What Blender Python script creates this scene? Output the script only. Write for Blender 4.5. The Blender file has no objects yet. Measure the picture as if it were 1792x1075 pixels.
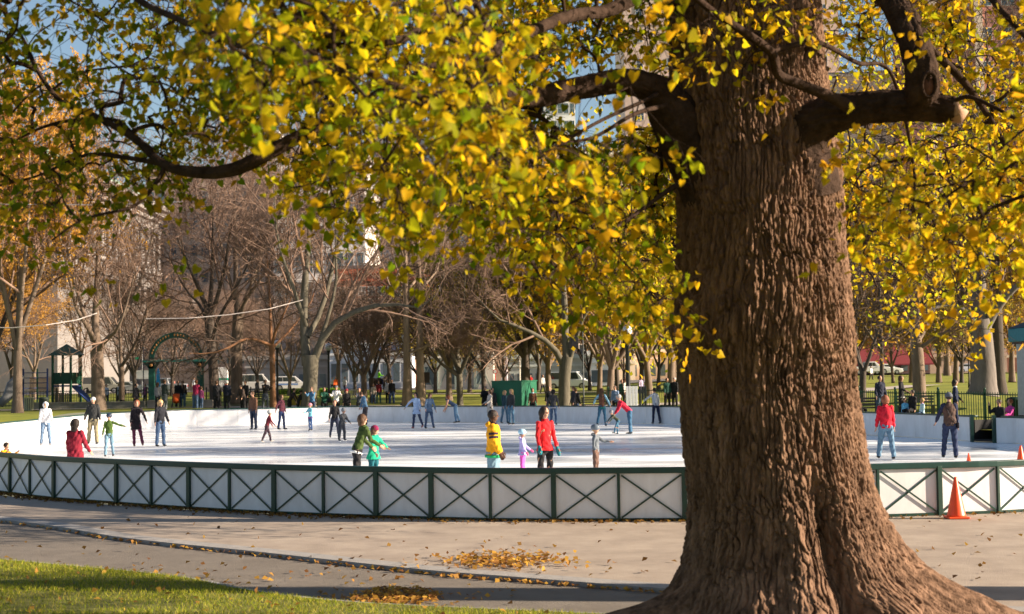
import bpy, bmesh, math, random
import numpy as np
from mathutils import Vector, Matrix
SC = bpy.context.scene
COL = SC.collection
R = math.radians
rnd = random.Random(7)

# ------------------------------------------------------------------ camera
F = 2500.0; W = 1792.0; H = 1075.0
CAMZ = 2.46
PITCH = math.atan(119.5 / F); ROLL = R(0.78)
fw = Vector((0, math.cos(PITCH), math.sin(PITCH)))
rt0 = Vector((1, 0, 0)); up0 = rt0.cross(fw)
rt = rt0 * math.cos(ROLL) - up0 * math.sin(ROLL)
up = up0 * math.cos(ROLL) + rt0 * math.sin(ROLL)
cd = bpy.data.cameras.new('camera'); cam = bpy.data.objects.new('camera', cd); COL.objects.link(cam)
cam.matrix_world = Matrix(((rt.x, up.x, -fw.x, 0), (rt.y, up.y, -fw.y, 0), (rt.z, up.z, -fw.z, CAMZ), (0, 0, 0, 1)))
cd.sensor_width = 36; cd.lens = 36 * F / W; cd.clip_end = 3000
cd.dof.use_dof = True; cd.dof.focus_distance = 31.0; cd.dof.aperture_fstop = 2.6
SC.camera = cam

# ------------------------------------------------------------------ sky, sun, exposure
SUN_EL = R(20.0)
SUN_DIR = Vector((math.cos(R(7)), -math.sin(R(7)), 0)).normalized()   # horizontal direction towards the sun
sv = Vector((SUN_DIR.x * math.cos(SUN_EL), SUN_DIR.y * math.cos(SUN_EL), math.sin(SUN_EL)))
wd = bpy.data.worlds.new('World'); SC.world = wd; wd.use_nodes = True
nt = wd.node_tree; bg = nt.nodes['Background']
sky = nt.nodes.new('ShaderNodeTexSky'); sky.sky_type = 'NISHITA'; sky.sun_disc = False
sky.sun_elevation = SUN_EL; sky.sun_rotation = math.atan2(SUN_DIR.x, SUN_DIR.y)
sky.air_density = 1.0; sky.dust_density = 0.7; sky.ozone_density = 1.0
nt.links.new(sky.outputs[0], bg.inputs[0]); bg.inputs[1].default_value = 0.05
sd = bpy.data.lights.new('sun', 'SUN'); so = bpy.data.objects.new('sun', sd); COL.objects.link(so)
sd.energy = 5.0; sd.angle = R(0.5); sd.color = (1.0, 0.82, 0.62)
so.rotation_euler = sv.to_track_quat('Z', 'Y').to_euler(); so.location = (20, -10, 30)
SC.view_settings.view_transform = 'Standard'; SC.view_settings.look = 'None'
SC.view_settings.gamma = 1; SC.view_settings.exposure = 1.57
SC.render.engine = 'CYCLES'

# ------------------------------------------------------------------ pixel helpers
def ray(px, py):
    a = (px - W / 2) / F; b = -(py - H / 2) / F
    v = fw + rt * a + up * b
    return v / v.y                      # per metre of depth (world y)
def P(px, py, d):
    v = ray(px, py) * d
    return Vector((v.x, v.y, v.z + CAMZ))
def G(px, py, z=0.0):
    v = ray(px, py); t = (z - CAMZ) / v.z
    return Vector((v.x * t, v.y * t, z))
def yh(px):
    v0 = ray(px, 600).z; v1 = ray(px, 700).z
    return 600 + 100 * v0 / (v0 - v1)
def top_at(px, py, h, base=0.0):        # where the head of something h tall stands
    return G(px, py, base + h).xy

# ------------------------------------------------------------------ materials
MATS = {}
def rgb(c): return (c[0], c[1], c[2], 1)
def mat(name, c, rough=0.8, var=0.15, scale=8.0, bump=0.0, bscale=30.0, metal=0.0, spec=0.3, stretch=None, c2=None, emit=None, coat=0):
    if name in MATS: return MATS[name]
    m = bpy.data.materials.new(name); m.use_nodes = True
    n = m.node_tree; b = n.nodes['Principled BSDF']
    b.inputs['Roughness'].default_value = rough; b.inputs['Metallic'].default_value = metal
    b.inputs['Specular IOR Level'].default_value = spec
    if coat: b.inputs['Coat Weight'].default_value = coat
    tc = n.nodes.new('ShaderNodeTexCoord'); mp = n.nodes.new('ShaderNodeMapping')
    n.links.new(tc.outputs['Object'], mp.inputs['Vector'])
    if stretch: mp.inputs['Scale'].default_value = stretch
    nz = n.nodes.new('ShaderNodeTexNoise'); nz.inputs['Scale'].default_value = scale; nz.inputs['Detail'].default_value = 6; nz.inputs['Roughness'].default_value = 0.65
    n.links.new(mp.outputs[0], nz.inputs['Vector'])
    rp = n.nodes.new('ShaderNodeValToRGB'); rp.color_ramp.elements[0].position = 0.3; rp.color_ramp.elements[1].position = 0.7
    if c2 is None:
        rp.color_ramp.elements[0].color = rgb([x * (1 - var) for x in c]); rp.color_ramp.elements[1].color = rgb([min(1, x * (1 + var)) for x in c])
    else:
        rp.color_ramp.elements[0].color = rgb(c); rp.color_ramp.elements[1].color = rgb(c2)
    n.links.new(nz.outputs['Fac'], rp.inputs[0]); n.links.new(rp.outputs[0], b.inputs['Base Color'])
    if bump:
        n2 = n.nodes.new('ShaderNodeTexNoise'); n2.inputs['Scale'].default_value = bscale; n2.inputs['Detail'].default_value = 8
        n.links.new(mp.outputs[0], n2.inputs['Vector'])
        bp = n.nodes.new('ShaderNodeBump'); bp.inputs['Strength'].default_value = bump; bp.inputs['Distance'].default_value = 0.02
        n.links.new(n2.outputs['Fac'], bp.inputs['Height']); n.links.new(bp.outputs[0], b.inputs['Normal'])
    if emit: b.inputs['Emission Color'].default_value = rgb(emit); b.inputs['Emission Strength'].default_value = 1
    MATS[name] = m; return m
def cloth(c, key=None):
    k = 'cloth_%d_%d_%d' % tuple(int(x * 255) for x in c)
    return mat(k, c, rough=0.9, var=0.22, scale=14, bump=0.35, bscale=22)
def leafmat(name, trans=0.5, rough=0.5):
    m = bpy.data.materials.new(name); m.use_nodes = True; n = m.node_tree
    b = n.nodes['Principled BSDF']; out = n.nodes['Material Output']
    at = n.nodes.new('ShaderNodeAttribute'); at.attribute_name = 'leafcol'
    b.inputs['Roughness'].default_value = rough; b.inputs['Specular IOR Level'].default_value = 0.12
    n.links.new(at.outputs['Color'], b.inputs['Base Color'])
    t = n.nodes.new('ShaderNodeBsdfTranslucent'); n.links.new(at.outputs['Color'], t.inputs['Color'])
    mx = n.nodes.new('ShaderNodeMixShader'); mx.inputs[0].default_value = trans
    n.links.new(b.outputs[0], mx.inputs[1]); n.links.new(t.outputs[0], mx.inputs[2]); n.links.new(mx.outputs[0], out.inputs['Surface'])
    MATS[name] = m; return m

# ------------------------------------------------------------------ mesh builder
class MB:
    def __init__(s): s.v = []; s.f = []; s.n = 0
    def add(s, vs, fs):
        o = s.n; s.v.extend([tuple(v) for v in vs]); s.n += len(vs)
        s.f.extend([tuple(i + o for i in f) for f in fs]); return s
    def box(s, c, size, rz=0.0, M=None):
        x, y, z = [q / 2 for q in size]
        vs = [Vector((a * x, b * y, e * z)) for a in (-1, 1) for b in (-1, 1) for e in (-1, 1)]
        m = M if M is not None else Matrix.Rotation(rz, 3, 'Z')
        vs = [m @ v + Vector(c) for v in vs]
        return s.add(vs, [(0, 1, 3, 2), (4, 6, 7, 5), (0, 4, 5, 1), (2, 3, 7, 6), (0, 2, 6, 4), (1, 5, 7, 3)])
    def bar(s, a, b, w, h, upv=(0, 0, 1)):
        a = Vector(a); b = Vector(b); d = (b - a); L = d.length; d.normalize(); u = Vector(upv)
        sx = d.cross(u)
        if sx.length < 1e-4: sx = Vector((1, 0, 0))
        sx.normalize(); u = sx.cross(d)
        M = Matrix((sx, d, u)).transposed()
        return s.box((a + b) / 2, (w, L, h), M=M)
    def loft(s, pts, radii, n=8, side=None, cap=True):
        pts = [Vector(p) for p in pts]; rings = []
        prev = Vector(side) if side else None
        for i, p in enumerate(pts):
            t = (pts[min(i + 1, len(pts) - 1)] - pts[max(i - 1, 0)]).normalized()
            if prev is None:
                prev = t.orthogonal()
            sx = prev - t * prev.dot(t)
            if sx.length < 1e-5: sx = t.orthogonal()
            sx.normalize(); sy = t.cross(sx)
            if not side: prev = sx
            r = radii[i]; rx, ry = (r if isinstance(r, (tuple, list)) else (r, r))
            rings.append([p + sx * rx * math.cos(2 * math.pi * k / n) + sy * ry * math.sin(2 * math.pi * k / n) for k in range(n)])
        vs = [v for r_ in rings for v in r_]; fs = []
        for i in range(len(rings) - 1):
            for k in range(n):
                a = i * n + k; b = i * n + (k + 1) % n
                fs.append((a, b, b + n, a + n))
        if cap:
            fs.append(tuple(range(n - 1, -1, -1))); fs.append(tuple(range((len(rings) - 1) * n, len(rings) * n)))
        return s.add(vs, fs)
    def ell(s, c, r, n=10, m=7, M=None):
        c = Vector(c); r = r if isinstance(r, (tuple, list)) else (r, r, r)
        vs = [Vector((0, 0, -r[2]))]
        for j in range(1, m):
            a = -math.pi / 2 + math.pi * j / m
            for k in range(n):
                t = 2 * math.pi * k / n
                vs.append(Vector((r[0] * math.cos(a) * math.cos(t), r[1] * math.cos(a) * math.sin(t), r[2] * math.sin(a))))
        vs.append(Vector((0, 0, r[2])))
        if M is not None: vs = [M @ v for v in vs]
        fs = [(0, 1 + (k + 1) % n, 1 + k) for k in range(n)]
        for j in range(m - 2):
            for k in range(n):
                a = 1 + j * n + k; b = 1 + j * n + (k + 1) % n
                fs.append((a, b, b + n, a + n))
        L = len(vs) - 1; o = 1 + (m - 2) * n
        fs += [(o + k, o + (k + 1) % n, L) for k in range(n)]
        return s.add([v + c for v in vs], fs)
    def lathe(s, c, prof, n=16):          # prof: (r, z)
        c = Vector(c); vs = []; fs = []
        for r, z in prof:
            for k in range(n):
                t = 2 * math.pi * k / n; vs.append(c + Vector((r * math.cos(t), r * math.sin(t), z)))
        for i in range(len(prof) - 1):
            for k in range(n):
                a = i * n + k; b = i * n + (k + 1) % n
                fs.append((a, b, b + n, a + n))
        fs.append(tuple(range(n - 1, -1, -1))); fs.append(tuple(range((len(prof) - 1) * n, len(prof) * n)))
        return s.add(vs, fs)
    def prism(s, poly, y0, y1, M=None, c=(0, 0, 0)):   # poly in (x,z), extruded along y
        n = len(poly); c = Vector(c)
        vs = [Vector((x, y0, z)) for x, z in poly] + [Vector((x, y1, z)) for x, z in poly]
        if M is not None: vs = [M @ v for v in vs]
        fs = [tuple(range(n)), tuple(range(2 * n - 1, n - 1, -1))] + [(i, i + n, (i + 1) % n + n, (i + 1) % n) for i in range(n)]
        return s.add([v + c for v in vs], fs)
    def mesh(s, name):
        me = bpy.data.meshes.new(name); me.from_pydata(s.v, [], s.f); me.update(); return me
def fixn(me):
    bm = bmesh.new(); bm.from_mesh(me); bmesh.ops.recalc_face_normals(bm, faces=bm.faces); bm.to_mesh(me); bm.free()
def smooth(me): me.polygons.foreach_set('use_smooth', [True] * len(me.polygons))
def tag(o, label=None, cat=None, group=None, kind=None):
    if label: o['label'] = label
    if cat: o['category'] = cat
    if group: o['group'] = group
    if kind: o['kind'] = kind
    return o
def empty(name, loc=(0, 0, 0), rz=0, label=None, cat=None, group=None):
    o = bpy.data.objects.new(name, None); COL.objects.link(o); o.location = loc; o.rotation_euler.z = rz
    o.empty_display_size = 0.1
    return tag(o, label, cat, group)
def part(name, mb, m, parent=None, sm=False, world=False, loc=None):
    me = mb if isinstance(mb, bpy.types.Mesh) else mb.mesh(name)
    if not isinstance(mb, bpy.types.Mesh): fixn(me)
    if sm: smooth(me)
    me.materials.clear(); me.materials.append(m)
    o = bpy.data.objects.new(name, me); COL.objects.link(o)
    if parent is not None: o.parent = parent
    if world and parent is not None:
        off = Vector(parent.location)
        if parent.parent: off += Vector(parent.parent.location)
        me.transform(Matrix.Translation(-off))
    if loc is not None: o.location = loc
    return o
def bevel(o, w, seg=2):
    b = o.modifiers.new('bevel', 'BEVEL'); b.width = w; b.segments = seg; b.limit_method = 'ANGLE'; return o
def copy_tree(o, parent=None, **kw):
    c = o.copy(); COL.objects.link(c)
    if parent is not None: c.parent = parent
    for ch in list(o.children): copy_tree(ch, c)
    return c
def npmesh(name, v, f, cols=None, sm=False):
    """v (N,3), f (M,k) same-size faces; cols per face (M,3)"""
    me = bpy.data.meshes.new(name); v = np.asarray(v, dtype=np.float32); f = np.asarray(f, dtype=np.int32)
    k = f.shape[1]
    me.vertices.add(len(v)); me.vertices.foreach_set('co', v.ravel())
    me.loops.add(f.size); me.loops.foreach_set('vertex_index', f.ravel())
    me.polygons.add(len(f)); me.polygons.foreach_set('loop_start', np.arange(0, f.size, k, dtype=np.int32))
    try: me.polygons.foreach_set('loop_total', np.full(len(f), k, dtype=np.int32))
    except Exception: pass
    me.update(calc_edges=True)
    if sm: me.polygons.foreach_set('use_smooth', np.ones(len(f), dtype=bool))
    if cols is not None:
        a = me.attributes.new('leafcol', 'FLOAT_COLOR', 'FACE')
        c = np.ones((len(f), 4), dtype=np.float32); c[:, :3] = cols; a.data.foreach_set('color', c.ravel())
    return me

# ------------------------------------------------------------------ rink outline and terrain
WH = 0.86
NEARPX = [(14, 863), (84, 872), (185, 880), (314, 889), (471, 898), (655, 905), (865, 911), (1103, 911.5), (1350, 909), (1590, 903), (1792, 895)]
ctrl = [G(x, y, 0).xy for x, y in NEARPX]
ctrl += [Vector(p) for p in [(12.2, 26.6), (15.4, 31.5), (17.2, 38.5)]]
FARPX = [(1792, 731), (1690, 728), (1590, 724), (1490, 721), (1190, 712), (1000, 711), (800, 711), (600, 712), (450, 715), (300, 718), (170, 724.5), (60, 735), (0, 741)]
ctrl += [G(x, y, WH).xy for x, y in FARPX]
ctrl += [Vector(p) for p in [(-18.8, 48), (-16.5, 40.5), (-13.6, 34.6)]]
def catmull(pts, sub=24, closed=True):
    out = []; n = len(pts)
    for i in range(n if closed else n - 1):
        g = (lambda j: pts[j % n]) if closed else (lambda j: pts[max(0, min(n - 1, j))])
        p0, p1, p2, p3 = g(i - 1), g(i), g(i + 1), g(i + 2)
        for k in range(sub):
            t = k / sub
            out.append(0.5 * ((2 * p1) + (p2 - p0) * t + (2 * p0 - 5 * p1 + 4 * p2 - p3) * t * t + (3 * p1 - p0 - 3 * p2 + p3) * t ** 3))
    if not closed: out.append(pts[-1])
    return out
RING = catmull(ctrl)
for _ in range(6):   # relax slightly
    RING = [(RING[i - 1] + RING[i] * 2 + RING[(i + 1) % len(RING)]) / 4 for i in range(len(RING))]
def resample(pts, step, closed=True):
    q = pts + [pts[0]] if closed else pts
    L = [0]
    for a, b in zip(q, q[1:]): L.append(L[-1] + (b - a).length)
    n = max(2, round(L[-1] / step)); out = []; j = 0
    for i in range(n if closed else n + 1):
        s = L[-1] * i / n
        while j < len(L) - 2 and L[j + 1] < s: j += 1
        t = (s - L[j]) / max(1e-9, L[j + 1] - L[j]); out.append(q[j].lerp(q[j + 1], t))
    return out
# rotate so that it starts at the post seen at px 757
st = G(757, 908, 0).xy
i0 = min(range(len(RING)), key=lambda i: (RING[i] - st).length); RING = RING[i0:] + RING[:i0]
BAYS = resample(RING, 1.09)
CEN = Vector((-2, 51))
HC = [(-20, 58, .7), (-21, 66, 1.0), (-30, 62, 1.0), (-18, 80, 0.85), (-9, 82, 0.3), (3, 76, 0.25), (9, 71, .3), (14, 59, .45), (17, 50, .4), (22, 45, .5),
      (20, 70, 1.25), (35, 75, 1.5), (-25, 172, 0.95), (5, 172, .7), (18, 280, 1.35), (50, 200, 1.9), (70, 210, 1.95), (-70, 120, 1.0), (15, 110, 1.0), (-16, 95, .75), (0, 110, .42), (30, 110, 1.6), (-80, 220, 1.0), (110, 220, 2.0),
      (-13, 30, 0), (0, 22, 0), (12, 24, 0), (-17, 38, .1), (17.5, 34, .1), (19, 40, .3), (-20, 45, .3), (0, 5, 0), (20, 10, 0), (-20, 10, 0), (-40, 20, 0), (40, 15, .2), (-60, 50, .6), (60, 45, .8)]
HCa = np.array(HC)
def hgt(x, y):
    d2 = (HCa[:, 0] - x) ** 2 + (HCa[:, 1] - y) ** 2 + 6.0
    if y > 100: d2 = d2 + 60
    w = 1 / d2 ** 1.5
    return float((w * HCa[:, 2]).sum() / w.sum())
def on_ground(px, s):                  # thing seen at pixel column px with s source pixels per metre, standing on the far ground
    d = F / s; x = (px - W / 2) / s
    return Vector((x, d, hgt(x, d)))

# ------------------------------------------------------------------ setting
M_grassfar = mat('lawn', (0.12, 0.15, 0.012), 0.95, scale=0.6, c2=(0.25, 0.25, 0.025), bump=0.9, bscale=9)
M_soil = mat('near_lawn_soil', (0.10, 0.11, 0.02), 1, scale=3, c2=(0.17, 0.165, 0.04), bump=0.8, bscale=30)
M_conc = mat('plaza_concrete', (0.26, 0.215, 0.18), 0.9, scale=1.3, c2=(0.385, 0.325, 0.27), bump=0.35, bscale=50, spec=.15)
M_asph = mat('asphalt', (0.145, 0.125, 0.105), 0.9, scale=1.6, c2=(0.20, 0.175, 0.15), bump=0.6, bscale=160)
M_kerb = mat('kerb_granite', (0.23, 0.22, 0.215), 0.85, scale=6, c2=(0.34, 0.325, 0.31), bump=0.3, bscale=60)
M_pave = mat('far_paving', (0.42, 0.37, 0.33), 0.9, var=.15, scale=1.5)
M_street = mat('street_asphalt', (0.12, 0.115, 0.11), 0.9, var=.15, scale=1.5)

NR = 220
ring = resample(RING, 0.5); ring = [ring[int(i * len(ring) / NR)] for i in range(NR)]
offs = [0.0, 0.5, 1.2, 2.5, 4, 6, 9, 13, 18, 25, 34, 46, 62, 85, 120, 180, 300, 600, 1500]
gv = []; gf = []
for j, o in enumerate(offs):
    for i, p in enumerate(ring):
        nrm = Vector(((ring[(i + 1) % NR] - ring[i - 1]).y, -(ring[(i + 1) % NR] - ring[i - 1]).x)).normalized()
        if nrm.dot(p - CEN) < 0: nrm = -nrm
        rad = (p - CEN).normalized(); b = min(1, o / 40); dr = (nrm * (1 - b) + rad * b).normalized()
        q = p + dr * (o + 0.03)
        z = hgt(q.x, q.y)
        if z < 0.12 and q.y < 40: z = -0.10
        gv.append((q.x, q.y, z))
for j in range(len(offs) - 1):
    for i in range(NR):
        a = j * NR + i; b = j * NR + (i + 1) % NR
        gf.append((a, b, b + NR, a + NR))
me = bpy.data.meshes.new('ground'); me.from_pydata(gv, [], gf); fixn(me); smooth(me)
tag(part('ground', me, M_grassfar), kind='structure')

# ice
M_ice = bpy.data.materials.new('ice'); M_ice.use_nodes = True; n = M_ice.node_tree; b = n.nodes['Principled BSDF']
tc = n.nodes.new('ShaderNodeTexCoord'); mp = n.nodes.new('ShaderNodeMapping'); mp.inputs['Scale'].default_value = (0.10, 0.34, 1); mp.inputs['Rotation'].default_value = (0, 0, R(6))
n.links.new(tc.outputs['Object'], mp.inputs[0])
nz = n.nodes.new('ShaderNodeTexNoise'); nz.inputs['Scale'].default_value = 1.3; nz.inputs['Detail'].default_value = 7; nz.inputs['Roughness'].default_value = 0.62
n.links.new(mp.outputs[0], nz.inputs['Vector'])
rp = n.nodes.new('ShaderNodeValToRGB'); rp.color_ramp.elements[0].position = .36; rp.color_ramp.elements[0].color = (.68, .76, .86, 1); rp.color_ramp.elements[1].position = .56; rp.color_ramp.elements[1].color = (.90, .94, .98, 1)
n.links.new(nz.outputs['Fac'], rp.inputs[0]); n.links.new(rp.outputs[0], b.inputs['Base Color'])
rr = n.nodes.new('ShaderNodeMapRange'); rr.inputs[1].default_value = .35; rr.inputs[2].default_value = .6; rr.inputs[3].default_value = .06; rr.inputs[4].default_value = .42
n.links.new(nz.outputs['Fac'], rr.inputs[0]); n.links.new(rr.outputs[0], b.inputs['Roughness'])
n2 = n.nodes.new('ShaderNodeTexNoise'); n2.inputs['Scale'].default_value = 9; n2.inputs['Detail'].default_value = 8; n2.inputs['Roughness'].default_value = .7
n.links.new(tc.outputs['Object'], n2.inputs['Vector'])
bp = n.nodes.new('ShaderNodeBump'); bp.inputs['Strength'].default_value = .25; bp.inputs['Distance'].default_value = .02
n.links.new(n2.outputs['Fac'], bp.inputs['Height']); n.links.new(bp.outputs[0], b.inputs['Normal'])
iv = [(CEN.x, CEN.y, 0.0)] + [(p.x, p.y, 0.0) for p in ring]
me = bpy.data.meshes.new('ice'); me.from_pydata(iv, [], [(0, 1 + i, 1 + (i + 1) % NR) for i in range(NR)]); fixn(me)
tag(part('ice', me, M_ice), kind='structure')

# plaza, kerb, asphalt path, lawn edge
KERB = [Vector(p) for p in [(-26, 38), (-17, 31.5)]] + [G(x, y, 0).xy for x, y in [(0, 910), (216, 942), (452, 967), (728, 997), (900, 1011), (1143, 1030)]] + [Vector(p) for p in [(3.4, 15.3), (5.2, 14.5), (8, 14.1), (14, 13.6), (24, 13)]]
KERB = catmull(KERB, 10, closed=False)
def offset(line, w):
    out = []
    for i, p in enumerate(line):
        t = (line[min(i + 1, len(line) - 1)] - line[max(i - 1, 0)]).normalized()
        out.append(p + Vector((-t.y, t.x)) * w)
    return out
def strip(name, A, B, za, zb, m, extra=None):
    vs = [(p.x, p.y, za) for p in A] + [(p.x, p.y, zb) for p in B]; n = len(A)
    fs = [(i, i + 1, i + 1 + n, i + n) for i in range(n - 1)]
    me = bpy.data.meshes.new(name); me.from_pydata(vs, [], fs); fixn(me)
    return tag(part(name, me, m), kind='structure')
kin = offset(KERB, 0.33)
mb = MB()
for i in range(len(KERB) - 1):
    a, b2, c, d = KERB[i], KERB[i + 1], kin[i + 1], kin[i]
    mb.add([(q.x, q.y, z) for q in (a, b2, c, d) for z in (-0.09, 0.012)], [(1, 3, 5, 7), (0, 1, 7, 6), (2, 0, 6, 4), (0, 2, 3, 1), (4, 6, 7, 5)])
kb = part('kerb', mb, M_kerb); tag(kb, kind='structure')
# plaza: from the kerb's inner line up to just under the barrier
kx = np.array([p.x for p in kin]); ky = np.array([p.y for p in kin]); o_k = np.argsort(kx); PA = []; PB = []
for x in np.linspace(-26, 24, 150):
    lo_ = [p.y for p in ring if abs(p.x - x) < .45 and p.y < 50]
    PA.append(Vector((x, float(np.interp(x, kx[o_k], ky[o_k]))))); PB.append(Vector((x, (min(lo_) + .04) if lo_ and min(lo_) < 42 else 42.0)))
strip('plaza', PA, PB, -0.004, -0.004, M_conc)
LAWN = [Vector(p) for p in [(-26, 30), (-15, 25)]] + [G(x, y, 0).xy for x, y in [(0, 980), (291, 1008), (427, 1033), (603, 1054), (900, 1069)]] + [Vector(p) for p in [(1.6, 14.6), (4.2, 14.3), (5.5, 13.7), (9, 13.0), (14, 12.6), (24, 12)]]
LAWN = catmull(LAWN, 10, closed=False)
lo = offset(LAWN, 0.13)
strip('path', [Vector((p.x, p.y - 14)) for p in KERB], [Vector((p.x, p.y)) for p in offset(KERB, .02)], -0.045, -0.045, M_asph)
mb = MB()
for i in range(len(LAWN) - 1):
    a, b2, c, d = LAWN[i], LAWN[i + 1], lo[i + 1], lo[i]
    mb.add([(q.x, q.y, z) for q in (a, b2, c, d) for z in (-0.06, -0.005)], [(1, 3, 5, 7), (0, 1, 7, 6), (2, 0, 6, 4), (4, 6, 7, 5), (0, 2, 3, 1)])
tag(part('lawn_edging', mb, M_kerb), kind='structure')
# near lawn sheet with gentle humps
lv = []; lf = []; NJ = 26
def lawn_z(x, y, t): return 0.012 + 0.12 * min(1, t * 2.2) + 0.03 * math.sin(x * 1.7) * math.sin(y * 1.3) * min(1, t * 6)
for j in range(NJ):
    for i, p in enumerate(LAWN):
        t = (j / (NJ - 1)) ** 1.6; q = Vector((p.x, p.y - 22 * t)); lv.append((q.x, q.y, lawn_z(q.x, q.y, t)))
nL = len(LAWN)
for j in range(NJ - 1):
    for i in range(nL - 1): lf.append((j * nL + i, j * nL + i + 1, (j + 1) * nL + i + 1, (j + 1) * nL + i))
me = bpy.data.meshes.new('lawn'); me.from_pydata(lv, [], lf); fixn(me); smooth(me)
tag(part('lawn', me, M_soil), kind='structure')
# far paths and street
def far_strip(name, pts, w, m, dz=.02):
    A = []; B = []
    pts = catmull([Vector(p) for p in pts], 12, closed=False); o2 = offset(pts, w)
    vs = [(p.x, p.y, hgt(p.x, p.y) + dz) for p in pts] + [(p.x, p.y, hgt(p.x, p.y) + dz) for p in o2]; n = len(pts)
    me = bpy.data.meshes.new(name); me.from_pydata(vs, [], [(i, i + 1, i + 1 + n, i + n) for i in range(n - 1)]); fixn(me)
    return tag(part(name, me, m), kind='structure')
far_strip('footpath', [(-60, 84), (-30, 85), (-22, 84.5), (-14, 87), (-6, 89), (2, 87), (10, 86), (30, 100)], 3.2, M_pave, .05)
far_strip('footpath', [(-14, 140), (0, 132), (30, 120), (60, 116)], 2.5, M_pave, .05)
far_strip('footpath', [(16, 140), (40, 125), (70, 118)], 2.5, M_pave, .06)
far_strip('street', [(-120, 176), (-40, 170), (0, 172), (20, 200), (60, 205), (140, 200)], 22, M_street, .06)
# ------------------------------------------------------------------ rink barrier
M_green = mat('green_paint', (0.004, 0.036, 0.024), 0.4, var=.25, scale=5, spec=.5)
M_rail = mat('rail_paint', (0.005, 0.040, 0.034), 0.35, var=.2, scale=5, spec=.5)
M_board = mat('white_board', (0.62, 0.62, 0.64), 0.35, var=.06, scale=2.6, spec=.4, c2=(.76, .775, .81), stretch=(1, 1, .35))
M_blade = mat('steel', (.6, .6, .62), .3, metal=1)
NB = len(BAYS)
def outn(p, q):
    t = (q - p).normalized(); n_ = Vector((t.y, -t.x))
    if n_.dot((p + q) / 2 - CEN) < 0: n_ = -n_
    return t, n_
def v3(p, z): return Vector((p.x, p.y, z))
GATE0 = G(1700, 729, WH).xy; GATE1 = G(1739, 730, WH).xy
gmid = (GATE0 + GATE1) / 2; ghalf = (GATE0 - GATE1).length / 2
GSKIP = [i for i in range(NB) if min((BAYS[i].lerp(BAYS[(i + 1) % NB], t_) - gmid).length for t_ in (0, .25, .5, .75, 1)) < ghalf]
near_idx = [i for i in range(NB) if BAYS[i].y < 42]
tb = empty('rink_barrier', v3(BAYS[0], 0), 0, 'white board barrier with green rail and crossed braces along the near side', 'barrier')
tf = empty('rink_barrier', v3(G(600, 742, 0).xy, 0), 0, 'plain white inner boards with thin teal rail around the far side of the ice', 'barrier')
m_rail = MB(); m_bot = MB()
for i in range(NB):
    p, q = BAYS[i], BAYS[(i + 1) % NB]; t, n_ = outn(p, q)
    near = p.y < 42 and q.y < 42
    if near:
        vis = abs((p.x) / max(p.y, 1)) < 0.42
        mb = MB(); mb.bar(v3(p + t * .01, WH / 2 - .01), v3(q - t * .01, WH / 2 - .01), .03, WH - .08)
        part('board', mb, M_board, tb, world=True)
        if vis:
            mb = MB(); o = n_ * .028
            a0, a1, b0, b1 = v3(p + o + t * .05, .055), v3(q + o - t * .05, WH - .1), v3(p + o + t * .05, WH - .1), v3(q + o - t * .05, .055)
            mb.bar(a0, a1, .012, .028, upv=(0, 0, 1)); o2 = v3(n_ * .013, 0); mb.bar(b0 + o2, b1 + o2, .012, .028, upv=(0, 0, 1))
            part('cross_brace', mb, M_green, tb, world=True)
        mb = MB(); big = i % 2 == 0; w = .085 if big else .05
        mb.bar(v3(p + n_ * .035, 0.0), v3(p + n_ * .035, WH - .03), w, .05 if not big else .07, upv=v3(n_, 0))
        bevel(part('post', mb, M_green, tb, world=True), .006)
        m_bot.bar(v3(p + n_ * .03, .022), v3(q + n_ * .03, .022), .035, .045)
    else:
        if i in GSKIP: continue
        if i % 2 == 0 or True:
            mb = MB(); mb.bar(v3(p + t * .006, WH / 2 - .01), v3(q - t * (.006 if i % 2 else .0), WH / 2 - .01), .03, WH - .04)
            part('board', mb, M_board, tf, world=True)
# gate ends filled
gends = [BAYS[min(GSKIP)], BAYS[(max(GSKIP) + 1) % NB]]
for ga in (GATE0, GATE1):
    cc = min(gends, key=lambda c_: (c_ - ga).length)
    mb = MB(); mb.bar(v3(ga, WH / 2 - .01), v3(cc, WH / 2 - .01), .03, WH - .04); part('board', mb, M_board, tf, world=True)
    mb = MB(); mb.box((ga.x, ga.y, WH / 2 + .03), (.10, .14, WH + .06)); part('gate_post', mb, M_green, tf, world=True)
def railmesh(pts, w, h, zc, closed=False):
    mb = MB(); n = len(pts)
    for i, p in enumerate(pts):
        if closed: a, b_ = pts[i - 1], pts[(i + 1) % n]
        else: a, b_ = pts[max(0, i - 1)], pts[min(n - 1, i + 1)]
        t, n_ = outn(a, b_)
        for (ou, z) in ((-w / 2, zc - h / 2), (-w / 2, zc + h / 2), (w / 2, zc + h / 2), (w / 2, zc - h / 2)):
            mb.v.append(tuple(v3(p + n_ * ou, z)))
    mb.n = len(mb.v)
    for i in range(n if closed else n - 1):
        j = (i + 1) % n
        for k in range(4): mb.f.append((i * 4 + k, i * 4 + (k + 1) % 4, j * 4 + (k + 1) % 4, j * 4 + k))
    if not closed: mb.f += [(0, 1, 2, 3), ((n - 1) * 4 + 3, (n - 1) * 4 + 2, (n - 1) * 4 + 1, (n - 1) * 4)]
    return mb
fine = resample(RING, .35)
k0 = next(i for i in range(len(fine)) if fine[i - 1].y >= 42 and fine[i].y < 42)
fr = fine[k0:] + fine[:k0]
nearpts = [p for p in fr if p.y < 42]; farpts = [p for p in fr if p.y >= 42]
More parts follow.
